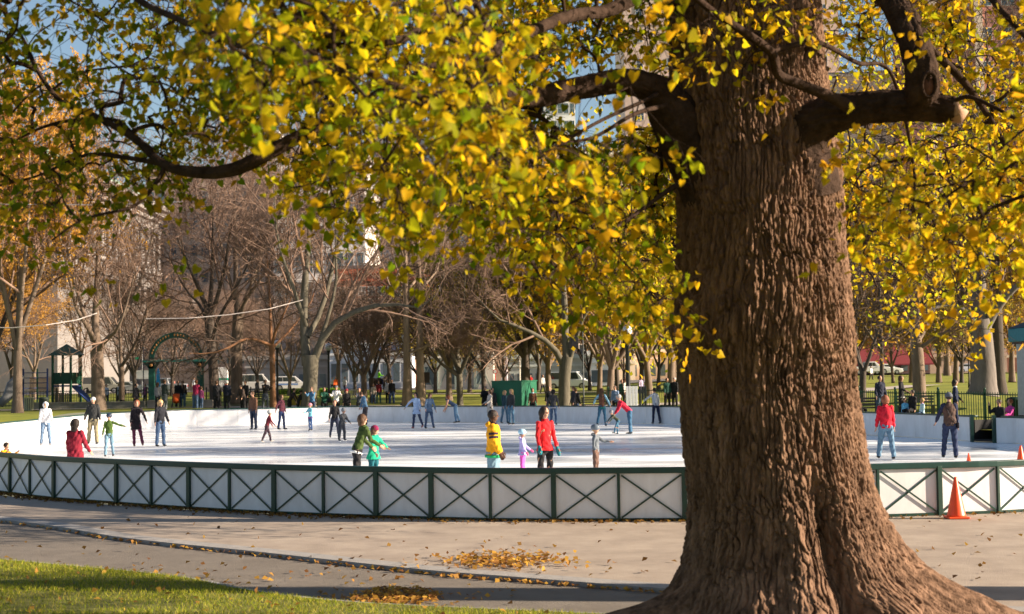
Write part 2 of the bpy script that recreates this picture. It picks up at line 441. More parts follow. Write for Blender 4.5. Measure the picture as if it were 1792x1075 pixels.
# order far points along the ring
bevel(part('top_rail', railmesh(nearpts, .13, .10, WH - .02), M_rail, tb, world=True), .012)
segA = []; segB = []; cur = segA; gm = (GATE0 + GATE1) / 2; gr_ = (GATE0 - GATE1).length / 2
passed = False
for p in farpts:
    if (p - gm).length < gr_: passed = True; continue
    (segB if passed else segA).append(p)
for sg in (segA, segB):
    if len(sg) > 2: bevel(part('top_rail', railmesh(sg, .13, .06, WH), M_rail, tf, world=True), .01)
part('bottom_rail', m_bot, M_green, tb, world=True)
# sparse dark seams between far boards show through the gaps; backing strip keeps daylight out
mbk = railmesh([p for p in segA], .02, WH - .1, WH / 2)
bk = [p + (p - CEN).normalized() * .05 for p in segA]
part('backing', railmesh(bk, .02, WH - .1, WH / 2 - .01), mat('backing_dark', (.12, .12, .13), .8), tf, world=True)

# ------------------------------------------------------------------ people
M_skin = {'l': mat('skin_light', (.44, .25, .175), .55, var=.08), 'd': mat('skin_dark', (.10, .048, .03), .5, var=.1)}
HAIR = {'dark': (.018, .012, .010), 'brown': (.07, .035, .018), 'blond': (.42, .27, .12), 'grey': (.35, .34, .33), 'red': (.20, .065, .03)}
BAKE = []
def blob(name, mb, m, parent, vox, sm=True):
    o = part(name, mb, m, parent, sm=False)
    r_ = o.modifiers.new('remesh', 'REMESH'); r_.mode = 'VOXEL'; r_.voxel_size = vox; r_.use_smooth_shade = True
    s_ = o.modifiers.new('smooth', 'SMOOTH'); s_.iterations = 2; s_.factor = .5
    BAKE.append(o); return o
def dirv(fwd, out, side):
    f, o_ = R(fwd), R(out)
    return Vector((side * math.sin(o_), -math.sin(f) * math.cos(o_), -math.cos(f) * math.cos(o_)))
def person(loc, rz, Ht, label, top=(.1, .1, .1), leg=(.05, .06, .1), hair='brown', hairlen=0, hat=None, hatc=None, skin='l',
           lean=0, head=0, turn=0, legs=((0, 4, 4), (0, 4, 4)), arms=((5, 8, 10), (5, 8, 10)), coat=0.0, bulk=1.0, kid=0, skates=True, sit=False,
           detail=0, hood=False, pack=None, gloves=None, vest=None, scarf=None, skirt=None, extra=None, group=None, sidelean=0, shoe=(.02, .02, .022), belt=None):
    o = empty('person', loc, rz, label, 'person', group)
    h = Ht; hs = 1 + .32 * kid; lw = bulk
    x = Vector((1, 0, 0)); L = R(lean)
    u = Vector((math.sin(R(sidelean)), -math.sin(L), math.cos(L))).normalized()
    hl = R(lean * .45 + head); hu = Vector((math.sin(R(sidelean)) * .4, -math.sin(hl), math.cos(hl))).normalized()
    Ph = Vector((0, 0, 0)); th, sh, fh = .245 * h, .235 * h, .04 * h
    LG = []
    for side, (fa, oa, kb_) in zip((1, -1), legs):
        hip = Ph + x * side * .052 * h; d1 = dirv(fa, oa, side); d2 = dirv(fa - kb_, oa, side)
        kn = hip + d1 * th; an = kn + d2 * sh; LG.append((hip, kn, an, fa - kb_))
    low = min(l[2].z for l in LG) - fh - (.05 if skates else .0)
    if sit: low = -.27 * h if not isinstance(sit, float) else -sit
    off = Vector((0, 0, -low)); Ph = Ph + off
    LG = [(a + off, b_ + off, c + off, f) for a, b_, c, f in LG]
    S = Ph + u * .30 * h; N = S + hu * .03 * h; HD = S + hu * (.085 + .035 * hs) * h
    AR = []
    for side, A in zip((1, -1), arms):
        fa, oa, kb_ = A[:3]; o2 = A[3] if len(A) > 3 else oa * .6
        shp = S + x * side * .087 * h * (1 - .1 * kid) - u * .012 * h
        d1 = dirv(fa + lean * .5, oa, side); d2 = dirv(fa + kb_ + lean * .5, o2, side)
        el = shp + d1 * .16 * h; wr = el + d2 * .145 * h; AR.append((shp, el, wr, d2, side))
    vox = max(.008 if detail else .016, .0085 * h / (1.7) if detail else .0) if detail else .018
    hm = Matrix.Rotation(R(turn), 3, 'Z')
    rh = .059 * h * hs
    fdir = hm @ Vector((0, -math.cos(hl), -math.sin(hl))); sx = hm @ x
    HM = Matrix((sx, -fdir, sx.cross(-fdir))).transposed()
    # body: one continuous mesh
    b = MB()
    b.loft([Ph - u * .03 * h, Ph + u * .1 * h, Ph + u * .22 * h, S], [(.075 * h, .05 * h), (.068 * h, .046 * h), (.082 * h, .052 * h), (.06 * h, .04 * h)], 12, side=x)
    b.loft([S - hu * .01 * h, N, HD - hu * .02 * h], [.034 * h, .029 * h, .03 * h], 8)
    b.ell(HD + hu * .008 * h, (rh * .80, rh * .98, rh * 1.05), 14, 10, M=HM)
    b.ell(HD - hu * rh * .55 + fdir * rh * .22, (rh * .55, rh * .62, rh * .6), 10, 8, M=HM)
    b.ell(HD - hu * rh * .12 + fdir * rh * 1.0, (rh * .12, rh * .2, rh * .22), 6, 5, M=HM)      # nose
    for s_ in (1, -1): b.ell(HD - hu * rh * .08 + sx * s_ * rh * .82, (rh * .1, rh * .18, rh * .26), 6, 5, M=HM)
    b.ell(HD - hu * rh * .62 + fdir * rh * .82, (rh * .28, rh * .12, rh * .1), 6, 5, M=HM)       # lips
    for (a, e, w_, d2, side) in AR:
        b.loft([a, e, w_], [.026 * h, .021 * h, .015 * h], 8)
        # palm, four bent fingers, thumb
        d2 = d2.normalized(); fwd_ = Vector((0, -1, 0)); pn = d2.cross(fwd_)
        if pn.length < .1: pn = d2.cross(x)
        pn.normalize(); wv = pn.cross(d2).normalized()
        pc = w_ + d2 * .045 * h
        b.loft([w_, w_ + d2 * .02 * h, w_ + d2 * .055 * h], [(.012 * h, .016 * h), (.011 * h, .022 * h), (.009 * h, .022 * h)], 8, side=pn)
        if detail:
            for k, fl in enumerate((.036, .042, .040, .031)):
                b0 = w_ + d2 * .052 * h + wv * (.017 - .0115 * k) * h
                b1 = b0 + d2 * fl * .55 * h + pn * .004 * h * -side; b2 = b1 + (d2 * .8 - pn * side * .6) * fl * .5 * h
                b.loft([b0, b1, b2], [.0058 * h, .0054 * h, .0045 * h], 6)
            t0 = w_ + d2 * .022 * h + wv * .018 * h; b.loft([t0, t0 + (d2 * .7 + wv * .7) * .024 * h, t0 + (d2 + wv * .3) * .042 * h], [.0075 * h, .0065 * h, .005 * h], 6)
        else:
            b.ell(w_ + d2 * .07 * h, (.012 * h, .012 * h, .022 * h), 6, 5, M=Matrix((pn, wv, d2)).transposed())
    for (hp, kn, an, f) in LG:
        b.loft([hp, kn, an], [.045 * h, .033 * h, .022 * h], 8)
    blob('body' if False else 'body', b, M_skin[skin], o, .006 if detail else .013)
    # trousers
    t = MB(); c = lw
    t.ell(Ph + Vector((0, 0, -.005 * h)), (.090 * h * c, .068 * h * c, .075 * h), 12, 8)
    for i_, (hp, kn, an, f) in enumerate(LG):
        e_ = an if not sit else an
        wide = 1.0 if leg != 'x' else 1
        mid1 = hp.lerp(kn, .5); mid2 = kn.lerp(e_, .45)
        t.loft([hp, mid1, kn, mid2, e_ + (e_ - kn).normalized() * .01 * h], [(.053 * h * c, .058 * h * c), (.047 * h * c, .051 * h * c), (.037 * h * c, .040 * h * c), (.035 * h * c, .038 * h * c), (.031 * h * c, .034 * h * c)], 12, side=x)
    tr = blob('trousers' if not skirt else 'leggings', t, cloth(leg), o, vox)
    # boots / skates
    for i_, (hp, kn, an, f) in enumerate(LG):
        fdn = (an - kn).normalized(); foot_a = f if not sit else 0
        tilt = R(max(-50, min(35, f))) ; fz = Vector((0, -math.cos(tilt * .7), math.sin(-tilt * .7) * -1 if False else math.sin(tilt * .7)))
        dn = x.cross(fz).normalized(); dn = dn if dn.z < 0 else -dn
        s_ = MB(); an2 = an
        s_.loft([an2 - dn * .035 * h, an2, an2 + dn * .03 * h], [.026 * h, .025 * h, .024 * h], 10)
        hl_ = an2 + dn * .026 * h
        s_.loft([hl_ - fz * .028 * h, hl_ + fz * .02 * h, hl_ + fz * .075 * h, hl_ + fz * .105 * h], [(.018 * h, .016 * h), (.024 * h, .022 * h), (.024 * h, .016 * h), (.016 * h, .010 * h)], 10, side=x)
        sk = blob('skate' if skates else 'shoe', s_, cloth(shoe), o, .009)
        if skates:
            bl = MB(); q = an2 + dn * (.026 * h)
            bl.bar(q - fz * .03 * h + dn * .042, q + fz * .1 * h + dn * .042, .006, .022, upv=-dn)
            for ff in (-.018, .07): bl.bar(q + fz * ff * h + dn * .012, q + fz * ff * h + dn * .036, .03, .02, upv=fz)
            part('blade', bl, M_blade, sk)
    # jacket
    j = MB(); bk_ = bulk
    j.loft([Ph - u * .035 * h, Ph + u * .05 * h, Ph + u * .13 * h, Ph + u * .22 * h, S + u * .004 * h, S + u * .022 * h],
           [(.093 * h * bk_, .068 * h * bk_), (.086 * h * bk_, .063 * h * bk_), (.080 * h * bk_, .059 * h * bk_), (.092 * h * bk_, .064 * h * bk_), (.084 * h * bk_, .050 * h * bk_), (.042 * h, .038 * h)], 16, side=x)
    if coat:
        dl = ((LG[0][1] + LG[1][1]) / 2 - Ph).normalized() * .6 + Vector((0, 0, -.4)); dl.normalize()
        j.loft([Ph + u * .03 * h, Ph + dl * coat * .5 * h, Ph + dl * coat * h], [(.098 * h * bk_, .074 * h * bk_), (.112 * h * bk_, .088 * h * bk_), (.125 * h * bk_, .10 * h * bk_)], 16, side=x)
    arms_m = MB() if vest else j
    for (a, e, w_, d2, side) in AR:
        m1 = a.lerp(e, .5); m2 = e.lerp(w_, .5)
        arms_m.ell(a + Vector((0, 0, .0)), .037 * h * bk_, 10, 8)
        arms_m.loft([a, m1, e, m2, w_ + d2 * .004 * h], [.036 * h * bk_, .031 * h * bk_, .028 * h * bk_, .026 * h * bk_, .021 * h * bk_], 12)
    if hood:
        if hood == 'up':
            j.ell(HD - fdir * rh * .22 + hu * rh * .08, (rh * 1.08, rh * 1.1, rh * 1.22), 12, 9, M=HM)
            j.loft([S - fdir * .01 * h, N - fdir * .01 * h, HD - fdir * rh * .3 - hu * rh * .4], [.052 * h, .045 * h, .05 * h], 10)
        else:
            j.ell(S - fdir * .055 * h + u * .02 * h, (.055 * h, .035 * h, .035 * h), 10, 7)
    else:
        j.loft([S + u * .005 * h, N + hu * .015 * h], [(.05 * h, .045 * h), (.038 * h, .038 * h)], 10, side=x)
    blob('jacket' if not coat else 'coat', j, cloth(top), o, vox)
    if vest: blob('sleeves', arms_m, cloth(vest), o, vox)
    if skirt:
        k_ = MB(); k_.loft([Ph + u * .03 * h, Ph - Vector((0, 0, .1 * h)), Ph - Vector((0, 0, .17 * h))], [(.10 * h, .076 * h), (.115 * h, .09 * h), (.125 * h, .10 * h)], 14, side=x); blob('skirt', k_, cloth(skirt), o, vox)
    if belt:
        k_ = MB(); k_.loft([Ph - u * .055 * h, Ph - u * .025 * h], [(.104 * h * bk_, .079 * h * bk_), (.105 * h * bk_, .08 * h * bk_)], 16, side=x); part('hem', k_, cloth(belt), o, sm=True)
    if scarf:
        k_ = MB(); k_.loft([S + u * .012 * h, N + hu * .012 * h], [(.052 * h, .046 * h), (.046 * h, .043 * h)], 12, side=x); part('scarf', k_, cloth(scarf), o, sm=True)
    if gloves:
        for (a, e, w_, d2, side) in AR:
            g = MB(); g.loft([w_ - d2 * .015 * h, w_ + d2 * .03 * h, w_ + d2 * .07 * h, w_ + d2 * .1 * h], [.021 * h, .024 * h, .026 * h, .014 * h], 8)
            pn = d2.cross(Vector((0, -1, 0)));
            if pn.length < .1: pn = x.copy()
            wv = pn.normalized().cross(d2).normalized(); g.loft([w_ + d2 * .03 * h, w_ + d2 * .06 * h + wv * .03 * h], [.012 * h, .009 * h], 6)
            blob('glove', g, cloth(gloves), o, .007)
    # hair
    if hair and not (hood == 'up'):
        k_ = MB(); k_.ell(HD - fdir * rh * .13 + hu * rh * .22, (rh * (.94 if not hairlen else 1.06), rh * 1.05, rh * (1.0 if not hairlen else 1.05)), 14, 10, M=HM)
        if hairlen: k_.ell(HD - fdir * rh * .42 - hu * rh * .15, (rh * 1.14, rh * .85, rh * 1.15), 14, 10, M=HM)
        if hairlen > 0:
            bkp = HD - fdir * rh * .55
            k_.loft([bkp + hu * rh * .3, bkp - hu * rh * .6, bkp - hu * rh * .9 - Vector((0, 0, hairlen * h * .6)) - fdir * .01 * h, bkp - hu * rh * .9 - Vector((0, 0, hairlen * h)) - fdir * .012 * h],
                    [(rh * .85, rh * .55), (rh * .92, rh * .55), (rh * .85, rh * .45), (rh * .5, rh * .25)], 12, side=sx)
        blob('hair', k_, mat('hair_' + hair, HAIR[hair], .6, var=.3, scale=40, bump=.5, bscale=60), o, .006 if detail else .012)
    if hat:
        k_ = MB(); hc = HD + hu * rh * .25 - fdir * rh * .06
        if hat == 'helmet': k_.ell(hc + hu * rh * .12, (rh * 1.12, rh * 1.28, rh * .98), 14, 10, M=HM)
        elif hat == 'beanie':
            k_.ell(hc + hu * rh * .12, (rh * 1.0, rh * 1.12, rh * 1.0), 14, 10, M=HM)
        elif hat == 'cap':
            k_.ell(hc + hu * rh * .12, (rh * .98, rh * 1.1, rh * .85), 14, 10, M=HM)
            k_.ell(hc + fdir * rh * 1.25 + hu * rh * .02, (rh * .7, rh * .6, rh * .1), 10, 6, M=HM)
        ht = blob('helmet' if hat == 'helmet' else ('cap' if hat == 'cap' else 'hat'), k_, mat('hat_%d_%d_%d' % tuple(int(q * 255) for q in hatc), hatc, .35 if hat == 'helmet' else .9, var=.1), o, .008)
        if hat == 'beanie':
            k_ = MB(); k_.loft([hc - hu * rh * .16, hc + hu * rh * .1], [(rh * 1.03, rh * 1.13), (rh * 1.06, rh * 1.18)], 14, side=sx); part('cuff', k_, cloth(hatc), ht, sm=True)
        if hat == 'helmet' and detail:
            k_ = MB(); k_.loft([HD + sx * rh * .9 + hu * rh * .2, HD - hu * rh * 1.05 + fdir * rh * .3, HD - sx * rh * .9 + hu * rh * .2], [.004, .004, .004], 5); part('chin_strap', k_, cloth((.02, .02, .02)), ht)
    if detail and abs(((rz + R(turn) + math.pi) % (2 * math.pi)) - math.pi) < R(125):
        for s_ in (1, -1):
            k_ = MB(); k_.ell(HD + hu * rh * .05 + fdir * rh * .86 + sx * s_ * rh * .3, rh * .11, 8, 6); part('eye', k_, mat('eye', (.015, .01, .01), .2), o, sm=True)
    if pack:
        k_ = MB(); c_ = Ph + u * .19 * h - Vector((0, -math.cos(L), -math.sin(L))) * .095 * h
        M_ = Matrix((x, -u.cross(x) * -1, u)).transposed()
        k_.ell(c_, (.085 * h, .05 * h, .115 * h), 12, 8, M=M_); bkp = blob('backpack', k_, cloth(pack), o, .012)
        k_ = MB(); k_.ell(c_ - u * .03 * h - Vector((0, -1, 0)) * .035 * h, (.055 * h, .025 * h, .05 * h), 10, 7, M=M_); part('pocket', k_, cloth([q * .7 for q in pack]), bkp, sm=True)
        for s_ in (1, -1):
            k_ = MB(); k_.loft([S + x * s_ * .06 * h - Vector((0, -1, 0)) * .05 * h, S + x * s_ * .06 * h + u * .02 * h, S + x * s_ * .065 * h + Vector((0, -1, 0)) * .072 * h * bk_ - u * .05 * h], [(.014 * h, .006 * h)] * 3, 8, side=x); part('strap', k_, cloth([q * .6 for q in pack]), bkp)
    if extra: extra(o, dict(P=Ph, S=S, u=u, HD=HD, h=h, AR=AR, LG=LG, fdir=fdir, sx=sx, rh=rh, hu=hu, bulk=bulk))
    return o
def icefoot(px, py): v = G(px, py, 0); return (v.x, v.y, 0)
def icehead(px, py, h): v = G(px, py, h); return (v.x, v.y, 0)
BLK = (.014, .014, .017); DK = (.03, .03, .035); JN = (.085, .14, .24); JNL = (.19, .28, .38); NAVY = (.012, .018, .05); DNV = (.03, .045, .09)
ST = ((2, 3, 3), (-2, 3, 4))
def glasses(o, d):
    k_ = MB()
    for s_ in (1, -1): k_.ell(d['HD'] + d['hu'] * d['rh'] * .08 + d['fdir'] * d['rh'] * .92 + d['sx'] * s_ * d['rh'] * .36, (d['rh'] * .25, d['rh'] * .1, d['rh'] * .17), 8, 6)
    k_.bar(d['HD'] + d['hu'] * d['rh'] * .1 + d['sx'] * d['rh'] * .8, d['HD'] + d['hu'] * d['rh'] * .1 + d['sx'] * d['rh'] * .5 + d['fdir'] * d['rh'] * .9, .006, .008)
    k_.bar(d['HD'] + d['hu'] * d['rh'] * .1 - d['sx'] * d['rh'] * .8, d['HD'] + d['hu'] * d['rh'] * .1 - d['sx'] * d['rh'] * .5 + d['fdir'] * d['rh'] * .9, .006, .008)
    part('sunglasses', k_, mat('sunglass', (.01, .01, .01), .1, spec=.8), o)
def stripes(c, heights=(.15, .19), arm=True):
    def f(o, d):
        h = d['h']
        for t in (.45, .7):
            k_ = MB()
            for (a, e, w_, d2, side) in d['AR'][1:]:
                p0 = a.lerp(e, t - .07); p1 = a.lerp(e, t + .07); k_.loft([p0, p1], [.0425 * h * d['bulk'], .0415 * h * d['bulk']], 14)
            part('sleeve_stripe', k_, cloth(c), o, sm=True)
    return f
def shoulderbag(c):
    def f(o, d):
        h = d['h']; k_ = MB(); x = Vector((1, 0, 0)); bkx = 1
        k_.loft([d['S'] + x * .07 * h + Vector((0, 0, .03 * h)), d['P'] + Vector((.02 * h, .088 * h, .16 * h)), d['P'] + Vector((-.10 * h, .05 * h, .01 * h))], [(.012 * h, .005 * h)] * 3, 6); st_ = part('bag_strap', k_, cloth(c), o)
        k_ = MB(); k_.box(d['P'] + Vector((-.115 * h, .03 * h, -.02 * h)), (.05, .2, .16)); bevel(part('shoulder_bag', k_, cloth(c), o), .02)
    return f
def phone(o, d):
    a = d['AR'][0]; k_ = MB(); k_.box(a[2] + a[3] * .11, (.06, .015, .1)); part('phone', k_, mat('phone', (.02, .02, .02), .2), o)

# --- large figures by the near barrier
person(icehead(132, 738, 1.57), R(172), 1.57, 'person in long dark red coat with dark hair, back turned, at the near barrier', (.17, .008, .022), BLK, 'dark', .06, coat=.2, bulk=1.16, detail=1, arms=((8, 10, 14), (12, 16, 30)), legs=ST)
person(icehead(9, 780, 1.0), R(60), 1.0, 'child in yellow jacket hugging the rail at the left edge', (.62, .30, .01), JN, 'dark', kid=.8, detail=1, arms=((60, 10, 60), (50, 10, 90)), head=20, skin='l')
person(icehead(624, 727, 1.64), R(118), 1.64, 'woman in dark green sweater and black trousers with sunglasses pushing a child in green', (.045, .075, .018), BLK, 'brown', .035, detail=1, lean=20, head=-18, arms=((8, 4, 30), (14, 4, 34)), legs=((10, 3, 12), (-10, 3, 4)), belt=(.75, .75, .75), extra=glasses, turn=0)
person(icehead(653, 751, 1.27), R(60), 1.27, 'child in bright green jacket and maroon hat holding an arm out', (.008, .32, .18), (.01, .10, .13), 'brown', .05, hat='beanie', hatc=(.16, .008, .05), kid=.45, detail=1, bulk=1.2, coat=.1, arms=((10, 48, 5, 50), (10, 10, 20)), turn=25, lean=6)
person(icehead(863, 723, 1.72), R(88), 1.72, 'person in yellow hooded jacket with dark sleeve stripes and light jeans', (.76, .34, .010), (.15, .25, .33), 'dark', 0, skin='d', detail=1, bulk=1.3, hood=True, belt=(.02, .35, .12), extra=stripes((.03, .02, .04)), scarf=(.02, .015, .03), arms=((6, 8, 20), (4, 8, 22)), legs=((4, 3, 6), (-4, 3, 4)), turn=10)
person(icehead(914, 758, 1.05), R(80), 1.05, 'toddler in lavender jacket, pink trousers and pale blue helmet', (.48, .42, .78), (.78, .10, .50), 'brown', 0, hat='helmet', hatc=(.38, .62, .80), kid=.9, detail=1, bulk=1.1, coat=.08, hood=True, arms=((20, 6, 30), (10, 6, 20)), gloves=(.6, .1, .25))
person(icehead(953, 712, 1.80), R(30), 1.74, 'woman in bright red sweater and black leggings with teal gloves', (.52, .012, .018), BLK, 'dark', .055, detail=1, bulk=.9, arms=((8, 8, 14), (14, 14, 18)), gloves=(.01, .16, .20), legs=((2, 2, 3), (-3, 2, 3)), turn=5, coat=.03)
person(icehead(1042, 750, 1.17), R(75), 1.17, 'small child in grey hooded sweatshirt, brown trousers and grey helmet', (.12, .14, .165), (.12, .07, .055), 'blond', 0, hat='helmet', hatc=(.10, .13, .17), kid=.85, detail=1, hood=True, bulk=1.08, arms=((48, 10, 35), (-5, 25, 20)), turn=5)
# --- right, near
person(icefoot(1552, 806), R(178), 1.72, 'skater in bright red jacket carrying a red backpack', (.48, .010, .028), (.10, .18, .27), 'red', .02, pack=(.5, .012, .03), detail=1, bulk=1.15, arms=((4, 12, 8), (0, 10, 6)), legs=((16, 6, 8), (-4, 6, 2)), lean=3)
person(icefoot(1664, 804), R(172), 1.76, 'skater in brown vest with dark blue sleeves and shoulder bag', (.075, .045, .035), (.018, .028, .07), 'dark', 0, vest=(.012, .018, .05), hat='beanie', hatc=(.10, .11, .14), detail=1, bulk=1.12, arms=((18, 22, 16), (0, 8, 4)), legs=((10, 6, 10), (-2, 3, 2)), extra=shoulderbag((.02, .015, .02)), lean=6)
# --- left group
person(icefoot(80, 781), R(15), 1.66, 'skater in white hooded sweatshirt with hood up and light jeans', (.62, .62, .65), (.13, .20, .31), 'dark', hood='up', bulk=1.15, lean=12, head=25, arms=((10, 14, 25), (8, 10, 18)), legs=((6, 6, 6), (-2, 6, 3)), shoe=(.25, .25, .27))
person(icefoot(163, 779), R(6), 1.78, 'man in black jacket, khaki trousers and cap standing on skates', (.022, .024, .026), (.25, .21, .13), 'dark', hat='cap', hatc=(.5, .5, .5), bulk=1.2, arms=((4, 16, 16), (4, 20, 18)), legs=((4, 4, 4), (-2, 7, 12)))
person(icefoot(191, 801), R(12), 1.34, 'boy in olive green sweater and jeans with one arm stretched out', (.045, .085, .015), (.14, .24, .33), 'dark', hat='helmet', hatc=(.02, .03, .06), kid=.4, arms=((10, 66, 4, 75), (4, 14, 16)), legs=((-8, 4, 14), (10, 4, 10)), detail=1, lean=3)
person(icefoot(238, 783), R(18), 1.68, 'woman in black dress coat with purple tights', (.014, .010, .014), (.10, .02, .05), 'red', .03, coat=.16, arms=((12, 26, 14), (4, 10, 10)), legs=((14, 10, 4), (-2, -2, 2)), lean=5, sidelean=3, shoe=(.18, .08, .07))
person(icefoot(281, 783), R(40), 1.68, 'blond woman in black wrap and blue jeans', (.014, .015, .022), (.07, .12, .22), 'blond', .03, arms=((8, 16, 12), (4, 14, 10)), legs=ST, bulk=1.1)
person(icefoot(444, 753), R(-25), 1.80, 'man in open brown jacket with blue shirt and dark jeans', (.13, .065, .04), (.03, .04, .07), 'brown', arms=((2, 8, 10), (-4, 8, 10)), legs=ST, bulk=1.15, head=15, lean=4)
person(icefoot(467, 776), R(115), 1.22, 'child in maroon sweater and grey helmet bending forwards', (.13, .015, .025), (.03, .015, .025), 'brown', hat='helmet', hatc=(.4, .42, .42), kid=.7, arms=((10, 12, 20), (14, 10, 20)), legs=((24, 6, 10), (-20, 6, 6)), lean=16, shoe=(.6, .55, .5))
person(icefoot(493, 753), R(60), 1.62, 'woman in maroon top with a dark bag on her back', (.17, .05, .07), (.03, .05, .13), 'brown', .07, pack=(.03, .03, .04), arms=((4, 8, 14), (-20, 30, 20)), legs=((6, 3, 4), (-6, 3, 4)))
person(icefoot(543, 755), R(-30), 1.22, 'child in turquoise jacket with pink and white hat', (.18, .50, .62), (.06, .12, .28), 'blond', hat='beanie', hatc=(.70, .25, .32), kid=.65, arms=((35, 10, 60), (40, 10, 50)), legs=((10, 8, 4), (-10, 6, 4)), belt=(.5, .03, .3))
person(icefoot(586, 768), R(10), 1.50, 'teenager in black coat skating behind a small child in grey', BLK, (.02, .025, .05), 'red', arms=((4, 10, 20), (0, 14, 10)), legs=((10, 6, 20), (-14, 8, 10)), lean=4)
person(icefoot(598, 773), R(50), 1.22, 'small child in dark grey padded suit and grey hat', (.06, .065, .075), (.045, .05, .065), 'dark', hat='beanie', hatc=(.22, .23, .25), kid=.7, bulk=1.25, arms=((20, 8, 20), (26, 8, 20)), legs=((14, 4, 20), (0, 6, 4)), lean=16)
person(icefoot(640, 745), R(-65), 1.72, 'man in blue denim jacket looking down with brown hair', (.10, .20, .33), (.06, .05, .055), 'brown', arms=((2, 6, 20), (4, 6, 10)), legs=((4, 4, 6), (10, 6, 14)), lean=12, head=35)
person(icefoot(729, 751), R(-20), 1.66, 'woman in pale blue coat reaching to her right', (.36, .48, .72), (.03, .045, .10), 'dark', .03, coat=.12, arms=((10, 22, 20), (16, 48, 10)), legs=((-16, 6, 18), (12, 2, 6)), lean=6, belt=(.03, .04, .1), shoe=(.2, .05, .05))
person(icefoot(751, 751), R(25), 1.64, 'woman in denim jacket and jeans with brown hair', (.10, .16, .26), (.05, .08, .15), 'brown', .05, arms=((4, 16, 10), (12, 20, 20)), legs=((14, 5, 4), (-4, 5, 4)), lean=10, head=20, coat=.05)
person(icefoot(797, 741), R(-85), 1.66, 'skater in navy shirt bent over at the waist', (.05, .08, .15), (.13, .24, .38), 'red', .04, vest=(.5, .28, .2), arms=((-12, 6, 14), (-20, 6, 10)), legs=((2, 3, 10), (-12, 3, 6)), lean=56, head=-30)
person(icefoot(858, 741), R(-60), 1.68, 'woman in long cream coat with long brown hair', (.48, .44, .40), (.05, .04, .04), 'brown', .10, coat=.22, arms=((20, 6, 40), (10, 8, 50)), legs=ST)
person(icefoot(884, 742), R(35), 1.64, 'skater in dark teal top with blond hair beside a friend', (.02, .05, .07), (.08, .16, .24), 'blond', .03, arms=((4, 6, 20), (10, 8, 10)), legs=((4, 3, 3), (-8, 4, 6)))
person(icefoot(895, 744), R(-35), 1.72, 'woman in dark grey sweater with long blond hair and jeans', (.04, .042, .045), (.10, .20, .30), 'blond', .10, arms=((6, 10, 10), (2, 8, 8)), legs=((4, 5, 3), (-4, 3, 3)))
person(icefoot(969, 745), R(170), 1.70, 'woman in dark grey jacket with dark bun seen from behind', (.045, .045, .05), (.06, .10, .18), 'dark', 0.02, arms=((4, 26, 10), (4, 14, 10)), legs=ST, belt=(.4, .4, .45))
person(icefoot(1008, 738), R(150), 1.70, 'man in black jacket and dark jeans leaning beside the boards', (.012, .014, .018), (.03, .05, .11), 'brown', arms=((10, 10, 30), (4, 12, 14)), legs=((14, 9, 6), (-6, 8, 2)), bulk=1.15)
person(icefoot(1054, 747), R(160), 1.74, 'woman in brown vest with blue sleeves and very long brown hair', (.12, .05, .03), (.03, .10, .18), 'brown', .16, vest=(.18, .36, .48), arms=((14, 44, 20), (4, 30, 14)), legs=((-14, 4, 14), (6, 4, 4)), belt=(.01, .2, .16))
person(icefoot(1102, 761), R(-80), 1.74, 'adult in red sweater and jeans bending down to help a child', (.46, .012, .04), (.04, .11, .20), 'grey', arms=((2, 6, 16), (-4, 6, 10)), legs=((2, 4, 2), (-6, 4, 2)), lean=46, head=-5)
person(icefoot(1082, 762), R(-70), 1.05, 'small child in dark green coat folded forwards between an adult\'s arms', (.045, .055, .035), (.04, .12, .20), 'grey', hat='helmet', hatc=(.2, .2, .22), kid=.8, arms=((10, 8, 10), (10, 10, 10)), legs=((30, 5, 10), (0, 5, 4)), lean=50)
person(icefoot(1148, 743), R(200), 1.72, 'man in light grey sweater with both arms held out for balance', (.40, .43, .48), (.015, .02, .05), 'dark', arms=((8, 52, 8, 50), (6, 22, 8)), legs=((2, 4, 3), (-8, 5, 4)), lean=14, head=-8)
# ------------------------------------------------------------------ spectators beyond the ice
def spect(px, ytop, s, h, rz, label, top, leg, hair='dark', **kw):
    p = on_ground(px, s); z = CAMZ - (ytop - yh(px)) / s - h
    z = max(p.z - .12, min(p.z + .25, z)) if not kw.get('sit') else z
    kw.setdefault('skates', False)
    if kw.get('sit'):
        # a sitter: seat height from the visible head
        st = .27 * h; z = p.z
    return person((p.x, p.y, z), R(rz), h, label, top, leg, hair, **kw)
SITL = ((84, 6, 84), (84, 6, 84))
# right bank
spect(1537, 658, 42, 1.74, 12, 'man in dark hooded sweatshirt with white print standing on the right bank', (.018, .022, .045), (.05, .08, .13), arms=((4, 10, 14), (4, 10, 14)), legs=ST, bulk=1.15)
spect(1574, 658, 43, 1.68, 65, 'woman in black with long dark hair and a studded belt on the right bank', BLK, BLK, 'brown', hairlen=.14, arms=((14, 10, 50), (10, 40, 60)), legs=ST, belt=(.3, .3, .3))
spect(1580, 692, 44, 1.15, -20, 'child in sky blue jacket sitting behind the right boards', (.12, .40, .72), JN, 'brown', kid=.7, sit=True, legs=SITL)
spect(1593, 688, 44, 1.60, -60, 'man in black jacket sitting between two children behind the right boards', BLK, BLK, sit=True, legs=SITL, bulk=1.15)
spect(1610, 696, 44.5, 1.15, -75, 'child in pale blue and pink jacket sitting behind the right boards', (.42, .60, .72), JN, 'blond', kid=.7, sit=True, legs=SITL, scarf=(.75, .15, .5))
spect(1495, 672, 42, 1.55, 40, 'person in dark green sitting at the edge of the big trunk', (.02, .07, .035), BLK, sit=True, legs=SITL)
